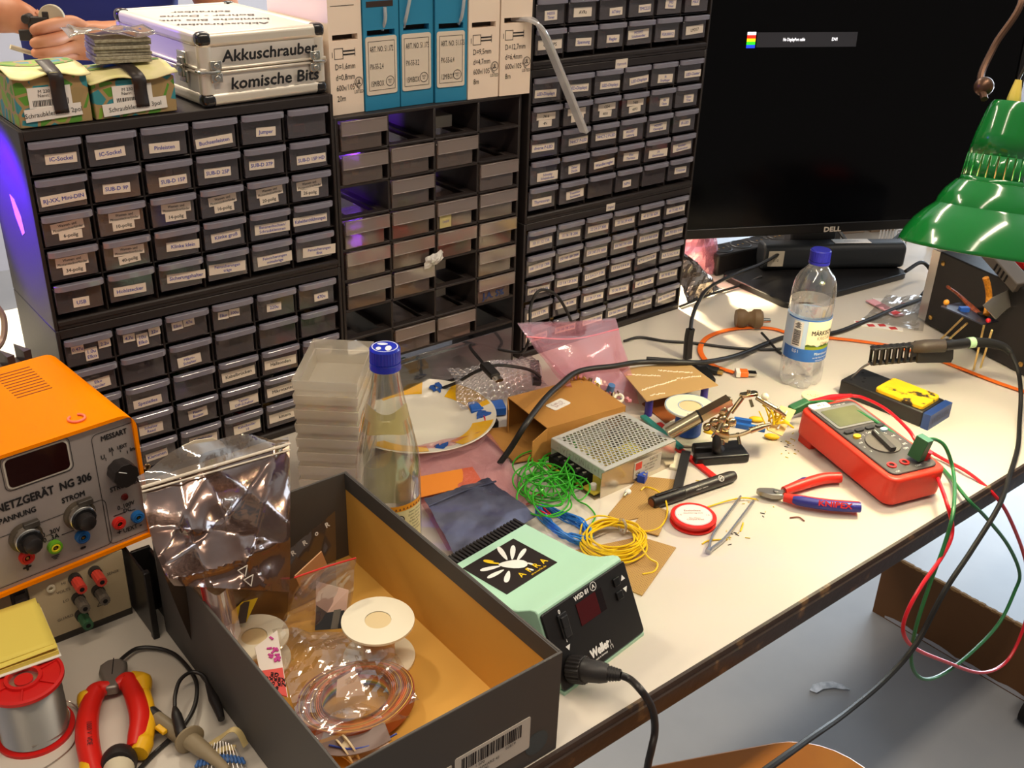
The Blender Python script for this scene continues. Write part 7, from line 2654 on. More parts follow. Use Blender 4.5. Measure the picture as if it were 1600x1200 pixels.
# ---------------------------------------------------------------- oscilloscope probe and its cable
t = thing('oscilloscope_probe', 'grey oscilloscope probe with a yellow slider lying beside the grey box', 'probe', (0, 0, 0))
GRY = mat('probe_grey', (132, 118, 94), 0.45)
P = [Z(237, 1116, .010), Z(256, 1131, .010), Z(276, 1146, .010), Z(290, 1156, .010)]
MB(GRY).tube(P, [0.0062, 0.0068, 0.0072, 0.0074], 16, 6).build('body', t)
MB(BLACK).tube([Z(235, 1114, .010), Z(245, 1122, .010)], 0.0066, 16, 1).build('end_ring', t)
dv = P[3] - P[0]
pm = Z(252, 1140, 0.0155)
b = MB(mat('slider_yellow', (232, 176, 22), .4))
b.box((0, 0, 0), (0.0115, 0.0052, 0.004), Matrix.Translation(pm) @ rotz(math.atan2(dv.y, dv.x)))
b.build('yellow_slider', t, bevel=0.001)
q0, q1 = Z(296, 1155, .013), Z(300, 1160, .013)
dd = (q1 - q0).normalized()
b = MB(mat('probe_collar', (150, 134, 106), .45))
Mq = Matrix.Translation(q0) @ dd.to_track_quat('Z', 'Y').to_matrix().to_4x4()
b.lathe([(0.006, -0.004), (0.013, -0.001), (0.0132, 0.001), (0.0085, 0.003)], 30, Mq)
b.build('finger_guard', t)
MB(mat('probe_collar', (150, 134, 106), .45)).tube([q0, Z(318, 1172, .012), Z(338, 1188, .010), Z(356, 1204, .009)], [0.0080, 0.0068, 0.0050, 0.0036], 16, 6).build('nose', t)
b = MB(BLACK)
b.tube([Z(285, 1152, .014), Z(282, 1140, .018), Z(276, 1118, .022), Z(273, 1106, .022)], [0.005, 0.0052, 0.0046, 0.0022], 10, 5)
b.build('cable_boot', t)
MB(BLACK).tube([Z(273, 1108, .022), Z(274, 1085, .022), Z(282, 1062, .020), Z(300, 1050, .018), Z(318, 1056, .016), Z(325, 1070, .014)], 0.0018, 8).build('ground_lead', t)
MB(BLACK).tube([Z(324, 1068, .014), Z(334, 1092, .012), Z(341, 1108, .011), Z(346, 1124, .010)], [0.0022, 0.0048, 0.0042, 0.003], 10, 5).build('ground_clip', t)
wire('black_cable', BLACK, 0.0020, [Z(172, 1058, .007), Z(182, 1040, .006), Z(194, 1026, .007), Z(215, 1013, .006), Z(245, 1013, .005), Z(272, 1022, .005), Z(295, 1045, .006), Z(307, 1068, .008), Z(305, 1100, .010), Z(290, 1130, .010), Z(268, 1152, .004), Z(240, 1178, .003), Z(215, 1205, .003)], 'thin black cable curling from the side cutters past the probe', 'cable')
# taped resistors
t = thing('resistor_strip', 'strip of blue resistors held in beige tape by the grey box corner', 'resistors', (0, 0, 0))
TP = mat('beige_tape', (224, 200, 140), 0.6)
e0, e1, e2, e3, e4 = Z(322, 1168, .004), Z(345, 1152, .012), Z(362, 1140, .022), Z(374, 1145, .020), Z(384, 1165, .008)
b = MB(TP)
b.tube([e0, e1, e2, e3, e4], 0.003, 8, 6, flat=(0.0030, 0.0006))
b.tube([Z(330, 1180, .003), Z(350, 1170, .005), Z(368, 1168, .006)], 0.003, 8, 6, flat=(0.0030, 0.0006))
b.build('tape', t)
RB = mat('resistor_blue', (62, 106, 170), .4)
rng = random.Random(3)
for i in range(13):
    k = i / 12
    a = Z(318 + 52 * k, 1172 - 14 * sin(3 * k), .008 + 0.010 * sin(3 * k))
    g_ = Z(300 + 88 * k, 1212 - 8 * k, .003)
    MB(STEEL).tube([a, a * .5 + g_ * .5, g_], 0.0004, 4, 3).build('lead_wire', t)
    m_ = a * .45 + g_ * .55
    ax_ = (g_ - a).normalized()
    MB(RB).tube([m_ - ax_ * 0.0035, m_ - ax_ * 0.0022, m_, m_ + ax_ * 0.0022, m_ + ax_ * 0.0035], [0.0009, 0.0017, 0.0013, 0.0017, 0.0009], 8, 2).build('resistor', t)

# ================================================================ CLEAR STACKED BOXES AND GLASS BOTTLE
fl, fr, bl_ = Vector((0.1934, -0.1678, 0)), Vector((0.2487, -0.2165, 0)), Vector((0.2586, -0.0719, 0))
wv, dv = fr - fl, bl_ - fl
sa = math.atan2(wv.y, wv.x)
CLR = film('cloudy_polystyrene', (252, 250, 246), 0.42, 0.25, 0.05, 0.25, body=(250, 244, 230), transl=0.5)
SBW, SBD = wv.length, 0.112
stack_cols = [None, ((200, 60, 60), (226, 190, 40), (40, 40, 44)), ((60, 100, 160), (206, 70, 70), (226, 196, 60)), ((60, 120, 70), (200, 180, 150), (180, 70, 60)), None, None, None, None]
first = None
for i in range(8):
    z = 0.160 - 0.0185 * (i + 1)
    if first is None:
        b = MB(CLR)
        h = 0.030
        tk = 0.0011

        def ringpts(z, s):
            return [(s, s, z), (SBW - s, s, z), (SBW - s, SBD - s, z), (s, SBD - s, z)]
        lv = [(h, 0.0), (h * .62, 0.0008), (h * .60, 0.0022), (0.0, 0.0036)]
        vs = []
        for zz, s in lv:
            vs += ringpts(zz, s)
        for zz, s in reversed(lv):
            vs += ringpts(zz + (tk if zz == 0.0 else 0), s + tk)
        fs = []
        for k in range(len(lv) * 2 - 1):
            if k == len(lv) - 1:
                continue
            for j in range(4):
                fs.append((4 * k + j, 4 * k + (j + 1) % 4, 4 * k + 4 + (j + 1) % 4, 4 * k + 4 + j))
        nb = 4 * (len(lv) - 1)
        fs += [(nb + 3, nb + 2, nb + 1, nb), (nb + 4, nb + 5, nb + 6, nb + 7)]
        top2 = 4 * (2 * len(lv) - 1)
        for j in range(4):
            fs.append((j, (j + 1) % 4, top2 + (j + 1) % 4, top2 + j))
        b.add(vs, fs)
        o = first = b.build('sorting_box', loc=(fl.x, fl.y, z), rot=(0, 0, sa))
    else:
        o = first.copy()
        COL.objects.link(o)
        o.location = (fl.x, fl.y, z + T)
        o.rotation_euler = (0, 0, sa)
    lab = ['clear plastic sorting box, open topmost of the stack behind the grey box', 'clear plastic sorting box, second from the top of its stack', 'clear plastic sorting box, third from the top of its stack', 'clear plastic sorting box, fourth from the top of its stack', 'clear plastic sorting box, fifth from the top of its stack', 'clear plastic sorting box, sixth from the top of its stack', 'clear plastic sorting box, seventh from the top of its stack', 'clear plastic sorting box, bottom of the stack behind the grey box'][i]
    tag(o, lab, 'sorting box', 'stacked clear sorting boxes')
M = Matrix.Translation((fl.x, fl.y, 0)) @ rotz(sa)
b = MB()
rng = random.Random(6)
for i in (0, 1, 2, 3):
    cols = stack_cols[i] or ((30, 28, 28), (226, 196, 30))
    for k in range(5 if i == 0 else 22):
        c = rng.choice(cols)
        mm = mat('bead_%d_%d_%d' % c, c, .4)
        z = 0.160 - 0.0185 * (i + 1) + 0.0022
        x = rng.uniform(0.040, 0.066) if i == 0 else rng.uniform(0.008, SBW - 0.010)
        y = rng.uniform(0.008, 0.010) if i == 0 else rng.uniform(0.008, 0.05)
        b.mat(mm).box(M @ Vector((x, y, z + 0.0025)), (rng.uniform(.003, .007), rng.uniform(.003, .006), .004), rz=rng.uniform(0, 3))
tag(b.build('jumper_bead'), 'loose coloured jumpers seen through the upper clear sorting boxes', 'jumpers', kind='stuff')

GLASS = film('clear_glass', (252, 252, 248), 0.02, 0.08, 0.07, 0.65, body=(220, 224, 210))
t = thing('glass_bottle', 'clear glass bottle with blue screw cap and yellow labels behind the grey box', 'bottle', (0.243, -0.285, 0), rz=R(-128))
pf = [(0.0001, 0.006), (0.024, 0.003), (0.0325, 0.0005), (0.0352, 0.006), (0.0355, 0.012), (0.0355, 0.090), (0.0350, 0.105), (0.0330, 0.122), (0.0285, 0.145), (0.0235, 0.166), (0.0190, 0.187), (0.0160, 0.206), (0.0145, 0.218), (0.0140, 0.226), (0.0140, 0.234)]
b = MB(GLASS)
b.lathe_open(pf, 48)
b.build('bottle_wall', t)
b = MB(film('glass_inner', (252, 252, 249), 0.01, 0.08, 0.02, 0.30, body=(220, 224, 210)))
b.lathe_open([(max(r - 0.003, 0.0001), z + (0.006 if z < 0.02 else 0)) for r, z in pf], 40)
b.build('inner_wall', t)
CB = mat('cobalt_cap', (24, 44, 170), 0.3, coat=0.3)
b = MB(CB)
cp = []
for i in range(64):
    r = 0.0160 if i % 2 else 0.0155
    cp.append((r * cos(2 * pi * i / 64), r * sin(2 * pi * i / 64)))
b.prism(cp, 0.229, 0.2425)
b.lathe([(0.0163, 0.2205), (0.0165, 0.223), (0.0158, 0.2255), (0.0163, 0.2285)], 36)
b.lathe([(0.0158, 0.2425), (0.0146, 0.2445), (0.0001, 0.2446)], 36)
b.build('cap', t)
b = MB(mat('cap_white_print', (214, 218, 226), .5))
for (c0, r0, s0) in (((0.004, 0.004), 0.0048, (1.3, .7)), ((-0.006, -0.003), 0.0040, (.7, 1.4)), ((0.005, -0.006), 0.0034, (1.2, .8))):
    b.add([(c0[0] + r0 * s0[0] * cos(2 * pi * i / 14), c0[1] + r0 * s0[1] * sin(2 * pi * i / 14), 0.2449) for i in range(14)], [tuple(range(14))])
ring(b, Matrix.Translation((0, 0, 0.2441)), (0, 0), 0.0135, 0.0010, 32)
b.build('cap_print', t)
# labels: neck band, back label oval seen through the glass, front label
NB = film('neck_label', (226, 216, 160), 0.55, 0.6, 0.03, 0.2, body=(206, 192, 128))
b = MB(NB)
b.grid(lambda u, v: ((0.0208 + 0.0062 * (1 - v)) * cos(-1.6 + 3.2 * u), (0.0208 + 0.0062 * (1 - v)) * sin(-1.6 + 3.2 * u), 0.153 + 0.026 * v + 0.003 * sin(9 * u) * (1 if v > .5 else -1)), 24, 4)
b.build('neck_label', t)
b = MB(mat('orange_tag_label', (240, 160, 24), .5))
b.grid(lambda u, v: ((0.0252 + 0.0045 * (1 - v)) * cos(-1.75 + .42 * u), (0.0252 + 0.0045 * (1 - v)) * sin(-1.75 + .42 * u), 0.146 + 0.022 * v), 6, 3)
b.build('orange_neck_tag', t)
b = MB(film('back_label', (226, 222, 176), 0.62, 0.6, 0.03, 0.2, body=(206, 200, 150)))


def oval(u, v):
    a = pi + 1.15 * (u - .5) * 2
    w = (1 - (max(0, (v - .55)) / .45) ** 2) ** .5 if v > .55 else 1
    a = pi + (a - pi) * w
    return (0.0350 * cos(a), 0.0350 * sin(a), 0.030 + 0.070 * v)


b.grid(oval, 20, 14)
b.build('back_label', t)
b = MB(mat('cream_front_label', (222, 206, 152), .55))
arc_patch(b, 0.0357, 0.016, 0.066, -1.35, 1.35, 22)
b.mat(mat('label_orange_band', (232, 150, 22), .5))
arc_patch(b, 0.0359, 0.064, 0.071, -1.35, 1.35, 22)
b.mat(mat('label_brown_ink', (110, 56, 20), .6))
for i in range(22):
    a = -1.3 + 2.6 * i / 21
    b.add([(0.0361 * cos(a - .035), 0.0361 * sin(a - .035), 0.0655), (0.0361 * cos(a + .035), 0.0361 * sin(a + .035), 0.0655), (0.0361 * cos(a), 0.0361 * sin(a), 0.0685)], [(0, 1, 2)])
b.mat(INK)
for k in range(9):
    wrap_text(b, ('Zutaten: Wasser', 'Zucker, Zitronen-', 'säure, Extrakt', 'Koffein, Aroma', 'Farbstoff', 'Kohlensäure', 'kühl und dunkel', 'lagern', '0,5 l')[k], 0.0360, 0.060 - 0.0042 * k, 1.0, 0.0021, .95)
ng = 20
b.add([(0.0360 * cos(.42 + .16 * cos(2 * pi * i / ng)), 0.0360 * sin(.42 + .16 * cos(2 * pi * i / ng)), 0.053 + 0.0058 * sin(2 * pi * i / ng)) for i in range(ng)], [tuple(range(ng))])
b.mat(PAPER)
b.add([(0.0361 * cos(.42 + .125 * cos(2 * pi * i / ng)), 0.0361 * sin(.42 + .125 * cos(2 * pi * i / ng)), 0.053 + 0.0046 * sin(2 * pi * i / ng)) for i in range(ng)], [tuple(range(ng))])
b.mat(INK)
wrap_text(b, 'M', 0.0363, 0.053, .42, 0.006, 1.0, .05)
b.build('front_label', t)

# ================================================================ SOLDERING STATION
sx = Vector((0.122, 0.016, 0)).normalized()
sr = math.atan2(sx.y, sx.x)
so_ = Vector((0.241, -0.584, 0))
t = thing('soldering_station', 'mint green and black soldering station WSD 81 with a black sticker on its lid', 'soldering station', so_, rz=sr)
MINT = mat('mint_enamel', (172, 214, 188), 0.38)
SWd = 0.123
prof_s = [(0.004, 0.004), (0.004, 0.012), (0.0365, 0.0745), (0.040, 0.0765), (0.046, 0.0745), (0.062, 0.0640), (0.078, 0.0575), (0.094, 0.0550), (0.166, 0.0520), (0.166, 0.004)]
n = len(prof_s)
b = MB(MINT)
vs = [(x, y, z) for x in (0.0, SWd) for y, z in prof_s]
b.add(vs, [(i, (i + 1) % n, n + (i + 1) % n, n + i) for i in range(n)] + [tuple(range(n - 1, -1, -1)), tuple(range(n, 2 * n))], True)
b.build('housing', t, angle=25, bevel=0.0012)
b = MB(MINT)
b.b2((0.001, -0.001, 0.0), (SWd - 0.001, 0.165, 0.004))
b.build('base_tray', t)
# black front panel leaning back
pf0, pf1 = Vector((0, 0.0015, 0.0045)), Vector((0, 0.0350, 0.0740))
upv = (pf1 - pf0).normalized()
FPn = frame(pf0, Vector((1, 0, 0)), upv)          # x across, y up the panel, z towards the viewer
PHt = (pf1 - pf0).length
b = MB(mat('station_black', (22, 21, 22), 0.4))
b.prism(rrect(SWd - 0.001, PHt, 0.003, 3, SWd / 2, PHt / 2), 0.0, 0.0030, FPn)
b.build('front_panel', t, bevel=0.0008)
G0 = Matrix.Translation(so_) @ rotz(sr) @ FPn @ Matrix.Translation((0, 0, 0.0030))
ginv = G0.inverted()


def fs_(u, v):
    d = CR * ((u - 800) / FPX) + CD * ((v - 600) / FPX) + CF
    o = ginv @ CAM
    e = ginv.to_3x3() @ d
    p = o - e * (o.z / e.z)
    return p


PL = FPn @ Matrix.Translation((0, 0, 0.0030))
dA, dB = fs_(899, 945), fs_(944, 950)
b = MB(mat('station_red_lcd', (66, 8, 12), 0.12))
b.b2((dA.x, dB.y - 0.002, 0.0), (dB.x - 0.006, dA.y, 0.0006), PL)
b.mat(mat('station_lcd_dark', (20, 8, 10), 0.12)).b2((dB.x - 0.006, dB.y - 0.002, 0.0), (dB.x + 0.003, dA.y, 0.0006), PL)
b.build('display', t)
p = fs_(881, 977)
b = MB(mat('rocker_black', (34, 34, 36), 0.3))
b.box((p.x, p.y, 0.0012), (0.0115, 0.0245, 0.0024), PL)
b.box((p.x, p.y + 0.004, 0.003), (0.0085, 0.011, 0.003), PL @ Matrix.Translation((0, 0, 0)))
b.box((p.x, p.y - 0.006, 0.0024), (0.0085, 0.010, 0.0026), PL)
b.build('rocker_switch', t, bevel=0.0006)
for (u, v) in ((962, 909), (967, 930)):
    p = fs_(u, v)
    MB(mat('station_key', (14, 14, 15), 0.3)).box((p.x, p.y, 0.001), (0.0085, 0.0085, 0.0024), PL).build('key', t, bevel=0.0006)
b = MB(WHITEINK)
for s, u, v, h, bold in (('WSD 81', 908, 929, 0.0046, .05), ('0', 873, 956, 0.0040, .05), ('I', 885, 1000, 0.0040, .05), ('Weller', 937, 1013, 0.0085, .07), ('made in Germany', 940, 1024, 0.0019, .03), ('®', 948, 1003, 0.0030, .03)):
    p = fs_(u, v)
    MB(WHITEINK).text(s, PL @ Matrix.Translation((p.x, p.y, 0)), h, xs=.78 if s == 'Weller' else .9, bold=bold, z=0.0004).build('lettering', t)
for (u, v, sg) in ((972, 902, 1), (977, 921, -1), (888, 1012, -1)):
    p = fs_(u, v)
    b.add([(p.x - 0.0032, p.y - 0.0026 * sg, 0.0004), (p.x + 0.0032, p.y - 0.0026 * sg, 0.0004), (p.x, p.y + 0.0028 * sg, 0.0004)], [(0, 1, 2)], False, PL)
p = fs_(926, 916)
ring(b, PL @ Matrix.Translation((0, 0, -0.0004)), (p.x, p.y), 0.0045, 0.0006, 24)
b.text('A', PL @ Matrix.Translation((p.x, p.y, 0)), 0.0042, bold=.03, z=0.0004)
p = fs_(955, 1008)
for dx_, dy_, w_, h_ in ((0, 0.003, 0.0005, 0.006), (-0.0016, -0.0012, 0.0005, 0.0038), (0.0016, -0.0012, 0.0005, 0.0038)):
    b.box((p.x + dx_, p.y + dy_, 0.0004), (w_, h_, 0.0002), PL)
b.build('lettering', t)
# black vent grille at the back of the lid
b = MB(BLACK)
b.b2((0.0, 0.1665, 0.004), (SWd, 0.182, 0.040))
for i in range(24):
    x = 0.0025 + 0.0051 * i
    b.b2((x, 0.1665, 0.040), (x + 0.0028, 0.182, 0.0515))
b.build('vent_grille', t)
# black sticker with the white winged spider animal
zS = lambda y: 0.0550 - (y - 0.094) * 0.003 / 0.072
S0 = frame(Vector((0.0555, 0.124, zS(0.124) + 0.0004)), Vector((1, 0, 0)), Vector((0, 1, -0.0417)))
b = MB(mat('sticker_black', (34, 25, 22), 0.4))
b.box((0, 0, 0), (0.074, 0.062, 0.0005), S0)
b.build('sticker', t)
st = b
WH = mat('sticker_white', (232, 230, 224), .5)
b = MB(WH)


def leaf(b, cx, cy, l, w, a, z=0.0005):
    pts = []
    for i in range(16):
        th = 2 * pi * i / 16
        x, y = l / 2 * (1 + cos(th)), w / 2 * sin(th) * (0.75 + .25 * cos(th))
        pts.append((cx + x * cos(a) - y * sin(a), cy + x * sin(a) + y * cos(a), z))
    b.add(pts, [tuple(range(16))], False, S0)


for (cx, cy, l, w, a) in ((0.004, 0.008, 0.026, 0.0075, 1.15), (0.008, 0.005, 0.026, 0.0070, 0.72), (0.010, 0.000, 0.024, 0.0065, 0.38),
                          (-0.008, 0.006, 0.022, 0.0075, 2.70), (-0.010, -0.001, 0.022, 0.0070, 3.05), (-0.008, -0.006, 0.020, 0.0075, 3.75)):
    leaf(b, cx, cy, l, w, a)
leaf(b, -0.008, 0.009, 0.030, 0.019, -0.75, 0.0006)
for dx_ in (-0.0035, 0.0035):
    leaf(b, 0.0105 + dx_, -0.0125 + dx_, 0.008, 0.0035, -1.2, 0.0006)
b.mat(mat('sticker_yellow', (240, 196, 20), .5))
leaf(b, -0.006, 0.009, 0.018, 0.007, 2.0, 0.00065)
for i, c in enumerate('AFRA'):
    b.text(c, S0 @ Matrix.Translation((-0.004 + 0.0108 * i, -0.0195, 0)), 0.0074, bold=.02, z=0.0006)
b.text('afra-berlin.de', S0 @ Matrix.Translation((0.0135, -0.0268, 0)), 0.0027, xs=1.05, z=0.0006)
b.mat(INK)
leaf(b, -0.0085, 0.0165, 0.009, 0.0045, -0.75, 0.0007)
b.build('sticker_print', t)
# plug and its cable
p = fs_(893, 1045)
inv_s = (Matrix.Translation(so_) @ rotz(sr)).inverted()
w0 = G0 @ Vector((p.x, p.y, 0))
w1 = dep(920, 1048, w0 + Vector((0.012, -0.030, -0.006)))
w2 = dep(950, 1052, w0 + Vector((0.022, -0.048, -0.010)))
w3 = dep(970, 1055, w0 + Vector((0.028, -0.060, -0.012)))
l0, l1, l2, l3 = [inv_s @ w for w in (w0, w1, w2, w3)]
b = MB(BLACK)
dd = (l1 - l0).normalized()
Mq = Matrix.Translation(l0) @ dd.to_track_quat('Z', 'Y').to_matrix().to_4x4()
ol = []
for i in range(40):
    r = 0.0135 if i % 2 else 0.0124
    ol.append((r * cos(2 * pi * i / 40), r * sin(2 * pi * i / 40)))
b.prism(ol, 0.0, 0.015, Mq)
b.build('plug_ring', t, bevel=0.0004)
MB(mat('plug_body', (44, 41, 40), .45)).tube([l0 + dd * 0.013, l1, l1 * .4 + l2 * .6, l2], [0.0112, 0.0108, 0.0102, 0.0085], 18, 4).build('plug_body', t)
b = MB(BLACK)
b.tube([l2, l3], [0.0068, 0.0052], 14, 1)
for k in range(4):
    b.tube([l2 + (l3 - l2) * (.15 + .22 * k), l2 + (l3 - l2) * (.26 + .22 * k)], 0.0072 - 0.0005 * k, 14, 1)
b.build('strain_relief', t)
cc = [w3, dep(985, 1062, w3 + Vector((.006, -.010, -.004))), Y(1001, 1078, -0.645), Y(1015, 1098, -0.650), Y(1022, 1120, -0.653), Y(1023, 1145, -0.655), Y(1018, 1170, -0.66), Y(1012, 1198, -0.66), Y(1008, 1240, -0.66)]
MB(BLACK).tube([inv_s @ c for c in cc], 0.0036, 10, 8).build('cord', t)

# ---------------------------------------------------------------- pink bag with orange card, dark static bag
t = thing('antistatic_bag', 'flat pink plastic bag between glass bottle and soldering station', 'bag', (0, 0, 0))
b = MB(PINKF)
p0, p1, p2, p3 = Z(655, 690, .006), Z(770, 684, .006), Z(732, 880, .010), Z(845, 800, .006)
p0, p1, p2, p3 = Z(700, 862, .006), Z(838, 782, .004), Z(612, 706, .008), Z(762, 672, .016)
crumple(b, p0, p1, p2, p3, 0.0022, 22, 18, 18, True, bulge=0.006)
b.build('upper_sheet', t)
P = [Z(640, 775, .012), Z(764, 752, .012), Z(742, 727, .014), Z(640, 742, .014)]
P = [Z(625, 785, .0125), Z(755, 755, .0125), Z(738, 730, .0135), Z(620, 752, .0135)]
b = MB(mat('orange_card', (226, 134, 44), 0.6))
b.add(P + [q_ + Vector((0, 0, .0008)) for q_ in P], [(3, 2, 1, 0), (4, 5, 6, 7), (0, 1, 5, 4), (1, 2, 6, 5), (2, 3, 7, 6), (3, 0, 4, 7)])
tag(b.build('orange_card'), 'orange card lying in the flat pink bag', 'card')
DSTAT = mat('dark_static_film', (132, 136, 160), 0.26, 0.6, bump=(14, 0.7), vary=(14, (88, 90, 114)))
b = MB(DSTAT)
crumple(b, Z(712, 868, .020), Z(838, 806, .016), Z(662, 780, .020), Z(762, 746, .020), 0.0022, 27, 22, 22, True, bulge=0.007)
z0, z1 = Z(670, 790, .0235), Z(775, 752, .023)
b.tube([z0, z0 * .5 + z1 * .5 + Vector((0, 0, .003)), z1], 0.0012, 6)
tag(b.build('antistatic_bag'), 'dark shiny antistatic bag lying on the pink bag behind the soldering station', 'bag')

# ================================================================ GREY SHOE BOX AND ITS CONTENTS
GB = mat('grey_box_paper', (74, 70, 66), 0.6)
GBI = mat('box_grey_fold', (66, 64, 62), 0.62)
KR = mat('box_kraft_lining', (206, 156, 68), 0.7, bump=(160, 0.04))
gx0, gx1, gy0, gy1, gh = -0.0165, 0.1945, -0.6285, -0.2790, 0.110
t = thing('shoe_box', 'open dark grey shoe box with kraft lining and barcode label, full of parts bags', 'box', ((gx0 + gx1) / 2, (gy0 + gy1) / 2, 0))
hx_, hy_ = (gx1 - gx0) / 2, (gy1 - gy0) / 2
w = 0.0026
b = MB(GB)
b.b2((-hx_, -hy_, 0.0004), (hx_, hy_, 0.0020))
b.b2((-hx_, -hy_, 0.002), (hx_, -hy_ + w, gh))
b.b2((-hx_, hy_ - w, 0.002), (hx_, hy_, gh))
b.b2((-hx_, -hy_ + w, 0.002), (-hx_ + w, hy_ - w, gh))
b.b2((hx_ - w, -hy_ + w, 0.002), (hx_, hy_ - w, gh))
b.build('walls', t, bevel=0.0006, seg=1)
b = MB(KR)
b.b2((-hx_ + w, -hy_ + w, 0.0021), (hx_ - w, hy_ - w, 0.0030))
b.b2((hx_ - w - 0.0008, -hy_ + w + 0.0003, 0.003), (hx_ - w, hy_ - w - 0.0003, gh - 0.020))
b.b2((-hx_ + w, -hy_ + w, 0.003), (-hx_ + w + 0.0008, hy_ - w, gh - 0.020))
b.b2((-hx_ + w, -hy_ + w, 0.003), (hx_ - w - 0.001, -hy_ + w + 0.0008, gh - 0.020))
b.build('kraft_lining', t)
b = MB(GBI)
b.b2((hx_ - w - 0.0012, -hy_ + w, gh - 0.020), (hx_ - w, hy_ - w, gh - 0.0004))
b.build('folded_rim', t)
b = MB(mat('finger_hole', (70, 78, 80), .7))
nn = 24
Mh = Matrix.Translation((hx_ - 0.024, -hy_ - 0.0003, 0.022)) @ MX
b.add([(0.0125 * cos(2 * pi * i / nn), 0.0125 * sin(2 * pi * i / nn), 0) for i in range(nn)], [tuple(range(nn))], False, Mh)
b.build('finger_hole', t)
b = MB(mat('box_label_paper', (206, 196, 182), .65))
Ml = Matrix.Translation((0.034, -hy_ - 0.0002, 0.040)) @ MX @ rotz(0.0)
b.prism(rrect(0.078, 0.036, 0.002, 3), 0.0, 0.0004, Ml)
b.prism(rrect(0.060, 0.036, 0.001, 3, -0.072, -0.004), 0.0, 0.0004, Ml)
b.mat(INK)
rng = random.Random(12)
x = -0.032
while x < 0.030:
    ww = rng.choice((0.0005, 0.0008, 0.0014))
    b.box((x, 0.0075, 0.0006), (ww, 0.0135, 0.0003), Ml)
    x += ww + rng.choice((0.0006, 0.0009, 0.0013))
x = -0.060
while x < -0.045:
    ww = rng.choice((0.0006, 0.0010))
    b.box((x, -0.004, 0.0006), (ww, 0.016, 0.0003), Ml)
    x += ww + 0.0009
b.text('1 070', Ml @ Matrix.Translation((-0.014, -0.0022, 0.0003)), 0.0030, z=.0004)
b.text('02819', Ml @ Matrix.Translation((0.018, -0.0022, 0.0003)), 0.0030, z=.0004)
b.text('STIEFEL SCHWARZ 42\nOBERMATERIAL\n59,00 EUR', Ml @ Matrix.Translation((-0.033, -0.0105, 0.0003)), 0.0028, 'l', z=.0004)
b.text('EUROPA\nSIZE 42', Ml @ Matrix.Translation((-0.078, -0.004, 0.0003)), 0.0034, z=.0004)
b.build('barcode_label', t)

# big silver bag rising from the box
t = thing('antistatic_bag', 'large shiny silver zip bag rising out of the grey box at the back', 'bag', (0, 0, 0))
SILV = film('silver_static_film', (186, 158, 128), 0.55, 0.22, 0.04, 0.26, body=(126, 98, 88), bump=(16, 0.6), metal=0.8, transl=0.05)


def bagpt(u, v, back=False):
    """front sheet of the bag: u across, v from its foot in the box to the zip edge"""
    A, B_ = Y(272, 915, -0.405), Y(452, 925, -0.395)
    if back:
        A, B_ = Vector((-0.008, -0.345, 0.004)), Vector((0.085, -0.340, 0.004))
    TL, TR = Y(220, 760, -0.300), Y(452, 690, -0.268)
    MLm, MRm = Y(238, 880, -0.385), Y(456, 860, -0.360)
    l_ = (A * (1 - v) ** 2 + MLm * 2 * v * (1 - v) + TL * v * v)
    r_ = (B_ * (1 - v) ** 2 + MRm * 2 * v * (1 - v) + TR * v * v)
    p = l_ * (1 - u) + r_ * u
    vw = (CAM - p).normalized()
    return p, vw


CREASES = ((0.4, 0.02, .009), (1.3, -0.05, .008), (2.2, 0.06, -.008), (2.8, -0.22, .007), (0.9, 0.26, -.007), (1.9, -0.28, .008), (0.1, -0.25, -.006), (2.5, 0.30, .006))


def silver(u, v, seed=0.0, k=1.0):
    p, vw = bagpt(u, v, k < 0)
    # pillow with facets radiating from a pinch point
    du, dvv = u - 0.52, v - 0.60
    rr = math.hypot(du, dvv)
    fold = 0.0
    for (a, c, am) in CREASES:
        dd_ = abs(du * cos(a) + dvv * sin(a) - c)
        fold += am * math.exp(-dd_ / 0.07)
    pill = 0.018 * (4 * u * (1 - u)) ** .7 * (1 - .5 * abs(2 * v - 1))
    cr = 0.0028 * sin(9 * u + 5 * v + seed) + 0.0016 * sin(13 * v - 8 * u)
    pinch = -0.012 * math.exp(-rr * rr * 40)
    return p + vw * (k * (pill + fold + cr + pinch))


b = MB(SILV)
b.grid(lambda u, v: silver(u, v), 40, 44, True)
b.build('front_sheet', t)
b = MB(mat('silver_bag_back', (120, 104, 90), 0.25, 0.8, bump=(30, 0.8)))
b.grid(lambda u, v: silver(u, v, 2.0, -0.35), 14, 14, True)
b.build('back_sheet', t)
b = MB(film('zip_flap_film', (196, 180, 158), 0.40, 0.15, 0.18, 0.45, body=(150, 128, 104), bump=(30, .7)))


def flap(u, v):
    a = silver(u, 0.985)
    top = Y(214 + 236 * u, 742 - 62 * u - 26 * sin(pi * min(1, u * 1.1)), -0.292 + 0.03 * u)
    return a * (1 - v) + top * v + Vector((0, 0, 0.0025 * sin(14 * u + 4 * v)))


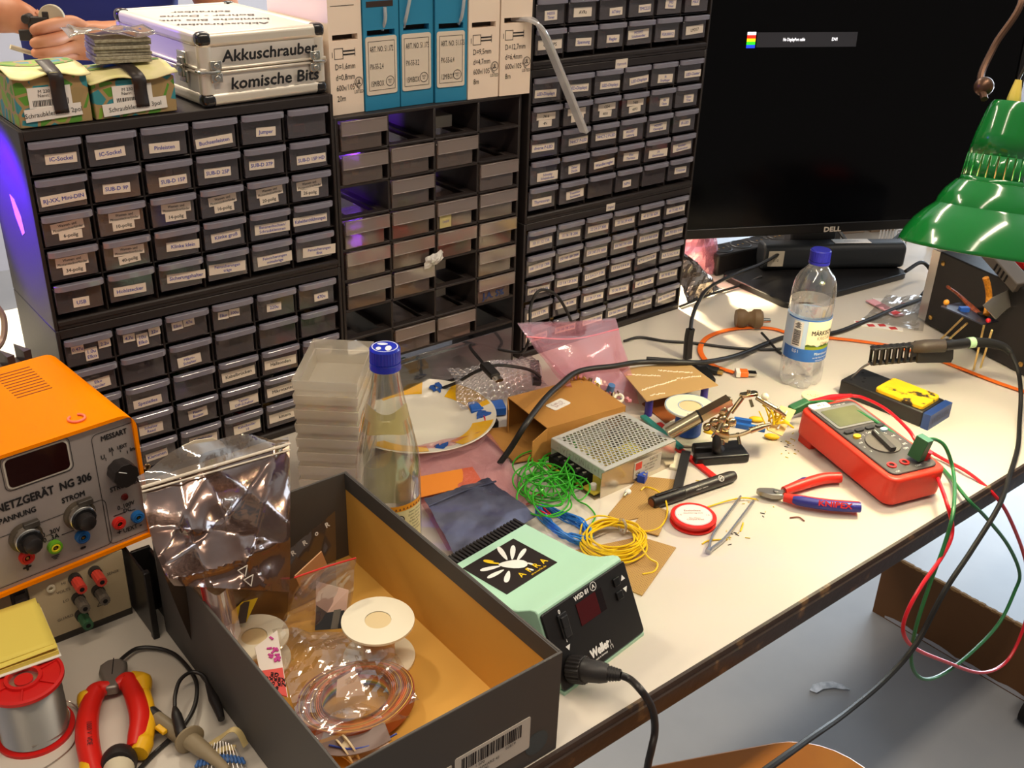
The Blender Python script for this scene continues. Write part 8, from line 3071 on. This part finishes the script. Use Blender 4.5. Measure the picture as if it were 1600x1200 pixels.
b.grid(flap, 24, 5)
b.build('zip_flap', t)
b = MB(mat('zip_clear_white', (214, 202, 184), 0.2, coat=.6))
b.tube([silver(u / 10, 0.985) + Vector((0, -.001, .0015)) for u in range(11)], 0.0016, 8, 4)
b.tube([silver(u / 10, 0.955) + Vector((0, -.001, .0015)) for u in range(11)], 0.0009, 8, 4)
b.build('zip_strip', t)
b = MB(mat('white_recycle_print', (206, 200, 190), .6))
for (uu, vv) in ((.60, .22), (.64, .12)):
    p, vw = bagpt(uu, vv)
    p = silver(uu, vv) + vw * 0.002
    Mr = frame(p, Vector((1, .2, 0)), Vector((0, .3, 1)))
    for i in range(3):
        a, c2 = 2 * pi * i / 3 + .5, 2 * pi * (i + 1) / 3 + .5
        b.tube([Mr @ Vector((0.006 * cos(a), 0.006 * sin(a), 0)), Mr @ Vector((0.006 * cos(c2) * .9, 0.006 * sin(c2) * .9, 0))], 0.0005, 4, 1)
b.build('recycling_print', t)
o = MB(mat('white_torn_paper', (220, 208, 184), .75))
pa = [Y(u, v, -0.262) for u, v in ((284, 697), (304, 688), (332, 684), (347, 690), (353, 698), (330, 704), (300, 714), (292, 712), (296, 705))]
o.add(pa, [tuple(range(9))])
tag(o.build('paper_scrap', solid=0.0008), 'torn white paper scrap stuck behind the top of the silver bag', 'paper')

# brown see-through zip bag standing at the back wall
BRN = film('brown_clear_film', (214, 196, 180), 0.34, 0.2, 0.10, 0.4, body=(104, 82, 66))
b = MB(BRN)
q0, q1, q2, q3 = Y(440, 900, -0.330), Y(528, 880, -0.330), Y(438, 870, -0.300), Y(524, 798, -0.290)
crumple(b, Vector((0.085, -0.330, 0.004)), Vector((0.150, -0.325, 0.004)), q2, q3, 0.001, 41, 10, 10, True)
b.mat(MATS['white_recycle_print'])
for (u, v) in ((458, 864), (476, 848), (494, 833), (511, 820)):
    p = Y(u, v, -0.3135 + 0.0004 * (870 - v) * .4)
    b.text('R' if u != 494 else 'o', frame(p, Vector((1, .12, .25)), Vector((-.2, .2, 1))), 0.0055, bold=.05)
tag(b.build('zip_bag'), 'brownish clear bag with white recycling print at the back wall of the box', 'bag')
o = MB(mat('salmon_card', (206, 156, 112), .6)).box((0, 0, 0), (0.036, 0.0012, 0.030)).build('card', loc=Y(487, 893, -0.334), rot=(0.15, -.35, 0.15))
tag(o, 'tan card behind the red edged zip bag', 'card')
# red edged zip bag with a black card in it
CLB = film('clear_zip_film', (238, 236, 238), 0.12, 0.2, 0.10, 0.45, body=(210, 204, 206), bump=(24, .4))
t = thing('zip_bag', 'clear zip bag with a red edge, a black and white card inside', 'bag', (0, 0, 0))
b = MB(CLB)
g = [Z(438, 992, .030), Z(545, 975, .020), Z(472, 905, .085), Z(556, 872, .085)]
crumple(b, g[0], g[1], g[2], g[3], 0.0028, 44, 14, 14, True, bulge=0.006)
b.build('front_sheet', t)
b = MB(CLB)
crumple(b, g[0] + Vector((.006, .012, 0)), g[1] + Vector((.006, .012, 0)), g[2] + Vector((.003, .004, 0)), g[3] + Vector((.003, .004, 0)), 0.0025, 45, 10, 10, True, bulge=-0.004)
b.build('back_sheet', t)
b = MB(mat('red_zip_line', (206, 50, 44), .4))
b.tube([g[2] + Vector((-.006, .004, .002)), g[2] * .5 + g[3] * .5 + Vector((0, 0, .003)), g[3]], 0.0009, 6)
b.build('red_zip', t)
c0_, c1_, c2_, c3_ = Z(492, 985, .030), Z(536, 982, .030), Z(496, 918, .060), Z(540, 926, .055)
b = MB(mat('black_card', (28, 27, 28), .35))
b.add([c0_, c1_, c3_, c2_], [(0, 1, 2, 3)])
b.mat(mat('grey_card_stripe', (96, 90, 80), .3))  # grey band laid over the black card
up = Vector((0, -.0004, .0006))
b.add([c0_ * .45 + c1_ * .55 + up, c0_ * .2 + c1_ * .8 + up, c2_ * .05 + c3_ * .95 + up, c2_ * .3 + c3_ * .7 + up], [(0, 1, 2, 3)])
tag(b.build('black_card', solid=0.0008), 'black card with a grey stripe inside the red edged zip bag', 'card')
b = MB(mat('pink_white_card', (216, 184, 168), .6))
b.add([c0_ + Vector((.004, .006, .001)), c1_ + Vector((.006, .006, .001)), Z(545, 922, .062), Z(494, 908, .068)], [(0, 1, 2, 3)])
tag(b.build('white_card', solid=0.0008), 'pale card behind the black card in the zip bag', 'card')
# lilac clear sheet along the left wall
b = MB(film('lilac_film', (230, 218, 226), 0.34, 0.25, 0.10, 0.4, body=(196, 176, 184)))
lp_ = [Y(312, 905, -.385), Y(322, 920, -.40), Y(338, 930, -.41), Y(352, 922, -.405), Y(360, 905, -.39)]
sp = spline(lp_, 6)
vs = []
for q_ in sp:
    vs += [(q_.x, q_.y, q_.z), (q_.x + .002, q_.y - .006, q_.z - 0.055)]
b.add(vs, [(2 * i, 2 * i + 1, 2 * i + 3, 2 * i + 2) for i in range(len(sp) - 1)], True)
b.mat(MATS['red_zip_line']).tube([Vector(vs[2]) + Vector((.0006, -.0012, 0)), Vector(vs[3]) + Vector((.0006, -.0012, 0))], 0.0022, 6, 1, flat=(.003, .0004))
tag(b.build('zip_bag'), 'lilac clear bag edge curling along the left wall of the box', 'bag')
# yellow and black printed card
P = [Z(362, 975, .040), Z(385, 972, .040), Z(403, 934, .052), Z(362, 945, .052)]
b = MB(mat('warning_yellow', (226, 200, 20), .5))
b.add(P, [(0, 1, 2, 3)])
b.mat(mat('warning_dark', (58, 52, 54), .5))
e_ = Vector((0, -.0004, .0006))
b.add([Z(370, 976, .040) + e_, Z(384, 973, .040) + e_, Z(390, 940, .051) + e_, Z(376, 942, .051) + e_], [(0, 1, 2, 3)])
tag(b.build('printed_card', solid=0.0006), 'yellow and dark grey printed card behind the cream dish spool', 'card')

# spools inside the box
c_ = Z(587, 965, .050)
spool('wire_spool', (c_.x, c_.y - 0.004, 0.0040), 0.0345, 0.0125, 0.046, 'empty cream spool with tan hub standing in the grey box', None, mat('fine_wire_turns', (226, 200, 170), .5), 0.0, None, 0.0, wr=0.015)
c_ = Z(398, 1000, .030)
t2 = spool('wire_spool', (c_.x, c_.y, 0.0045), 0.032, 0.012, 0.030, 'cream spool lying low at the left wall of the grey box', None, mat('fine_wire_turns', (226, 200, 170), .5), 0.0, None, 0.0, wr=0.015)
# paper packets at the left wall
P = [Z(412, 1078, .045), Z(450, 1090, .040), Z(433, 985, .048), Z(398, 1012, .050)]
b = MB(mat('packet_white', (226, 216, 206), .6))
b.add(P, [(0, 1, 2, 3)])
e_ = Vector((0, -.0004, .0008))
b.mat(mat('packet_red', (216, 84, 76), .55))
pl = lambda u, v: P[0] * (1 - u) * (1 - v) + P[1] * u * (1 - v) + P[3] * (1 - u) * v + P[2] * u * v + e_
b.add([pl(0, 0), pl(.96, 0), pl(.96, .42), pl(0, .42)], [(0, 1, 2, 3)])
b.mat(mat('magenta_ink', (196, 70, 150), .6))
rng = random.Random(9)
for i in range(16):
    b.box(pl(.50 + .4 * rng.random(), .55 + .42 * rng.random()) + e_, (0.004, 0.0012, 0.0004), rz=rng.uniform(0, 3))
b.mat(INK)
Mt = frame(pl(.5, .2) + e_, (pl(0, .2) - pl(1, .2)), (pl(.5, 0) - pl(.5, 1)))
b.text('810\nNR 0413\nKERKO\nGE', Mt, 0.0042)
tag(b.build('label_packet', solid=0.001), 'white and red printed packet with magenta smudges at the left wall', 'packet')

# ribbon cable coil in a clear bag
RIB = [(150, 74, 40), (186, 88, 42), (200, 110, 50), (160, 120, 70), (130, 80, 56), (196, 150, 70)]
c_ = Z(556, 1078, .028)
t = thing('ribbon_cable', 'coil of rainbow ribbon cable lying in a clear bag in the grey box', 'ribbon cable', (c_.x, c_.y, 0.006))
for k in range(13):
    col = RIB[k % len(RIB)]
    rr = 0.0320 + 0.00165 * k
    hgt = 0.010
    b = MB(mat('ribbon_%d_%d_%d' % col, col, .45))
    b.tube([(rr * 1.04 * cos(2 * pi * i / 12), rr * .90 * sin(2 * pi * i / 12) + 0.0008 * sin(2 * i), 0.009 + 0.004 * sin(2 * pi * i / 12 + 1 + .2 * k)) for i in range(12)], 0.001, 4, 5, True, flat=(0.00055, 0.0075))
    b.build('ribbon_turn', t)
RB_ = [(36, 60, 150), (60, 130, 60), (226, 196, 40), (216, 120, 40), (190, 40, 40), (120, 70, 40)]
for k in range(6):
    b = MB(mat('stripe_%d_%d_%d' % RB_[k], RB_[k], .45))
    b.tube([(0.0305 * 1.04 * cos(2 * pi * i / 12), 0.0305 * .90 * sin(2 * pi * i / 12), 0.003 + 0.0024 * k) for i in range(12)], 0.001, 4, 5, True, flat=(0.0004, 0.0013))
    b.build('coloured_strand', t)
b = MB(mat('pinkish_paper', (222, 190, 160), .65))
q_ = [Z(525, 1090, .030), Z(570, 1086, .026), Z(553, 1047, .044), Z(527, 1062, .040)]
b.add(q_, [(0, 1, 2, 3)])
b.add([Z(553, 1047, .044), Z(570, 1086, .026), Z(566, 1066, .030)], [(0, 1, 2)])
tag(b.build('folded_paper', solid=0.0008), 'folded pale paper in the middle of the ribbon cable coil', 'paper')
t = thing('clear_bag', 'crumpled clear bag covering the ribbon cable coil', 'bag', (0, 0, 0))
CLR2 = film('crackly_clear_film', (244, 240, 236), 0.07, 0.12, 0.08, 0.5, body=(226, 216, 204), bump=(26, .9))
b = MB(CLR2)
g = [Z(470, 1150, .040), Z(655, 1095, .022), Z(425, 985, .045), Z(600, 985, .045)]
crumple(b, g[0], g[1], g[2], g[3], 0.0035, 51, 18, 18, False, bulge=0.010)
b.build('upper_sheet', t)
b = MB(CLR2)
crumple(b, Z(480, 1168, .045), Z(640, 1120, .030), Z(505, 1120, .055), Z(560, 1098, .055), 0.003, 52, 12, 8, True, bulge=0.006)
b.build('front_flap', t)
# bits in the near corner
b = MB(mat('ribbon_grey', (110, 92, 86), .5))
sp = spline([Z(500, 1160, .024), Z(535, 1166, .022), Z(575, 1158, .024), Z(606, 1142, .030)], 6)
b.tube(sp, 0.001, 6, 1, flat=(0.011, 0.0008))
b.mat(mat('stripe_36_60_150', (36, 60, 150), .45)).tube([p + Vector((0.004, -0.008, 0.001)) for p in sp], 0.0009, 6, 1)
tag(b.build('ribbon_cable_end'), 'flat grey ribbon cable end sticking out at the near corner', 'ribbon cable')
o = MB(mat('pale_pink_card', (222, 194, 172), .6)).box((0, 0, 0), (0.036, 0.030, 0.0012)).build('card', loc=Z(566, 1168, .012), rot=(0.1, 0, .3))
tag(o, 'pale pink card at the near corner of the box', 'card')
b = MB(mat('cream_reel', (206, 190, 156), .5))
Mr = Matrix.Translation(Z(543, 1172, .016)) @ Matrix.Rotation(R(75), 4, 'Y') @ Matrix.Identity(4)
b.lathe([(0.013, -0.004), (0.013, -0.0025), (0.008, -0.002), (0.008, 0.002), (0.013, 0.0025), (0.013, 0.004)], 28, Mr)
tag(b.build('small_reel'), 'small cream reel standing on edge in the near corner of the box', 'reel')

# ================================================================ FLOOR THINGS
CHW = mat('honey_plywood', (196, 128, 44), 0.4, coat=0.2, vary=(9, (178, 110, 36)), bump=(30, .05))
t = thing('chair', 'wooden chair with honey coloured curved plywood seat in front of the bench', 'chair', (0.45, -0.722, -T), rz=R(-24))
b = MB(CHW)
zc = 0.45


def seat(u, v):
    x, y = 0.40 * (u - .5), 0.40 * (v - .5)
    return (x, y, zc + 0.020 * (2 * abs(u - .5)) ** 2 - 0.016 * max(0, v - .7) / .3)


ol = rrect(0.40, 0.40, 0.10, 8)
b.prism(ol, zc - 0.010, zc)
b.build('seat', t, bevel=0.003)
b = MB(CHW)
b.grid(lambda u, v: (0.38 * (u - .5), -0.20 - 0.03 * sin(pi * u), 0.65 + 0.18 * v), 12, 4)
b.build('backrest', t, solid=0.010)
for x in (-0.16, 0.16):
    for y in (-0.17, 0.17):
        b = MB(LEGM)
        if y < 0:
            b.tube([(x, y - 0.02, 0.0), (x, y, zc - 0.011), (x, y - 0.018, 0.66), (x, y - 0.026, 0.80)], 0.011, 10, 6)
        else:
            b.tube([(x, y + 0.02, 0.0), (x, y, zc - 0.011)], 0.011, 10, 1)
        b.build('leg', t)
# cardboard box under the bench
fa = Z(1363, 955, -0.75)
t = thing('cardboard_sheet', 'brown cardboard panel with frayed top edge standing on the floor under the bench', 'cardboard', (fa.x, fa.y, -T), rz=math.atan2(-0.3284, 0.0042))
b = MB(mat('dark_kraft_card', (112, 76, 42), 0.8, vary=(5, (102, 68, 36))))
BL, BWd, BHt = 0.55, 0.03, 0.155
b.b2((0, 0, 0), (BL, 0.004, BHt))
b.b2((0, 0.004, 0), (BL, BWd, 0.004))
b.build('panel', t)
b = MB(mat('frayed_card_edge', (172, 132, 82), .8))
rng = random.Random(18)
for i in range(70):
    b.box((BL * (i + .5) / 70, 0.002, BHt + 0.0015), (BL / 70 * 1.1, 0.006, rng.uniform(.002, .007)), rz=rng.uniform(-.2, .2))
b.build('frayed_edge', t)
b = MB(mat('white_tape_strip', (176, 178, 186), .6))
pts = []
rng = random.Random(19)
top, bot = [], []
for i in range(24):
    x = 0.03 + 0.42 * i / 23
    wdt = 0.003 + 0.006 * abs(sin(i * .7)) + rng.uniform(0, .002)
    top.append((x, -0.0008, 0.004 + wdt))
    bot.append((x, -0.0008, 0.003))
b.add(top + bot, [(i, i + 1, 24 + i + 1, 24 + i) for i in range(23)])
b.build('torn_tape', t)
b = MB(mat('silver_tape_scrap', (196, 202, 212), .5, vary=(60, (140, 148, 160))))
cs = [Z(u, v, -0.748) for u, v in ((1265, 1079), (1270, 1070), (1284, 1066), (1300, 1065), (1316, 1070), (1328, 1078), (1314, 1077), (1302, 1075), (1286, 1077), (1276, 1083))]
b.add(cs, [tuple(range(len(cs)))])
tag(b.build('tape_scrap', solid=0.002), 'curved scrap of silvery tape stuck on the floor', 'tape')
p = Z(1606, 1128, -0.75)
t = thing('swivel_castor', 'black caster with a brown upright at the right picture edge', 'caster', (p.x, p.y, -T))
MB(DARK).cyl((0, -0.012, 0.028), (0, 0.012, 0.028), 0.028, n=24).build('wheel', t)
MB(mat('brown_upright', (120, 82, 56), .5)).b2((-0.012, -0.014, 0.05), (0.03, 0.014, 0.16)).build('upright', t)
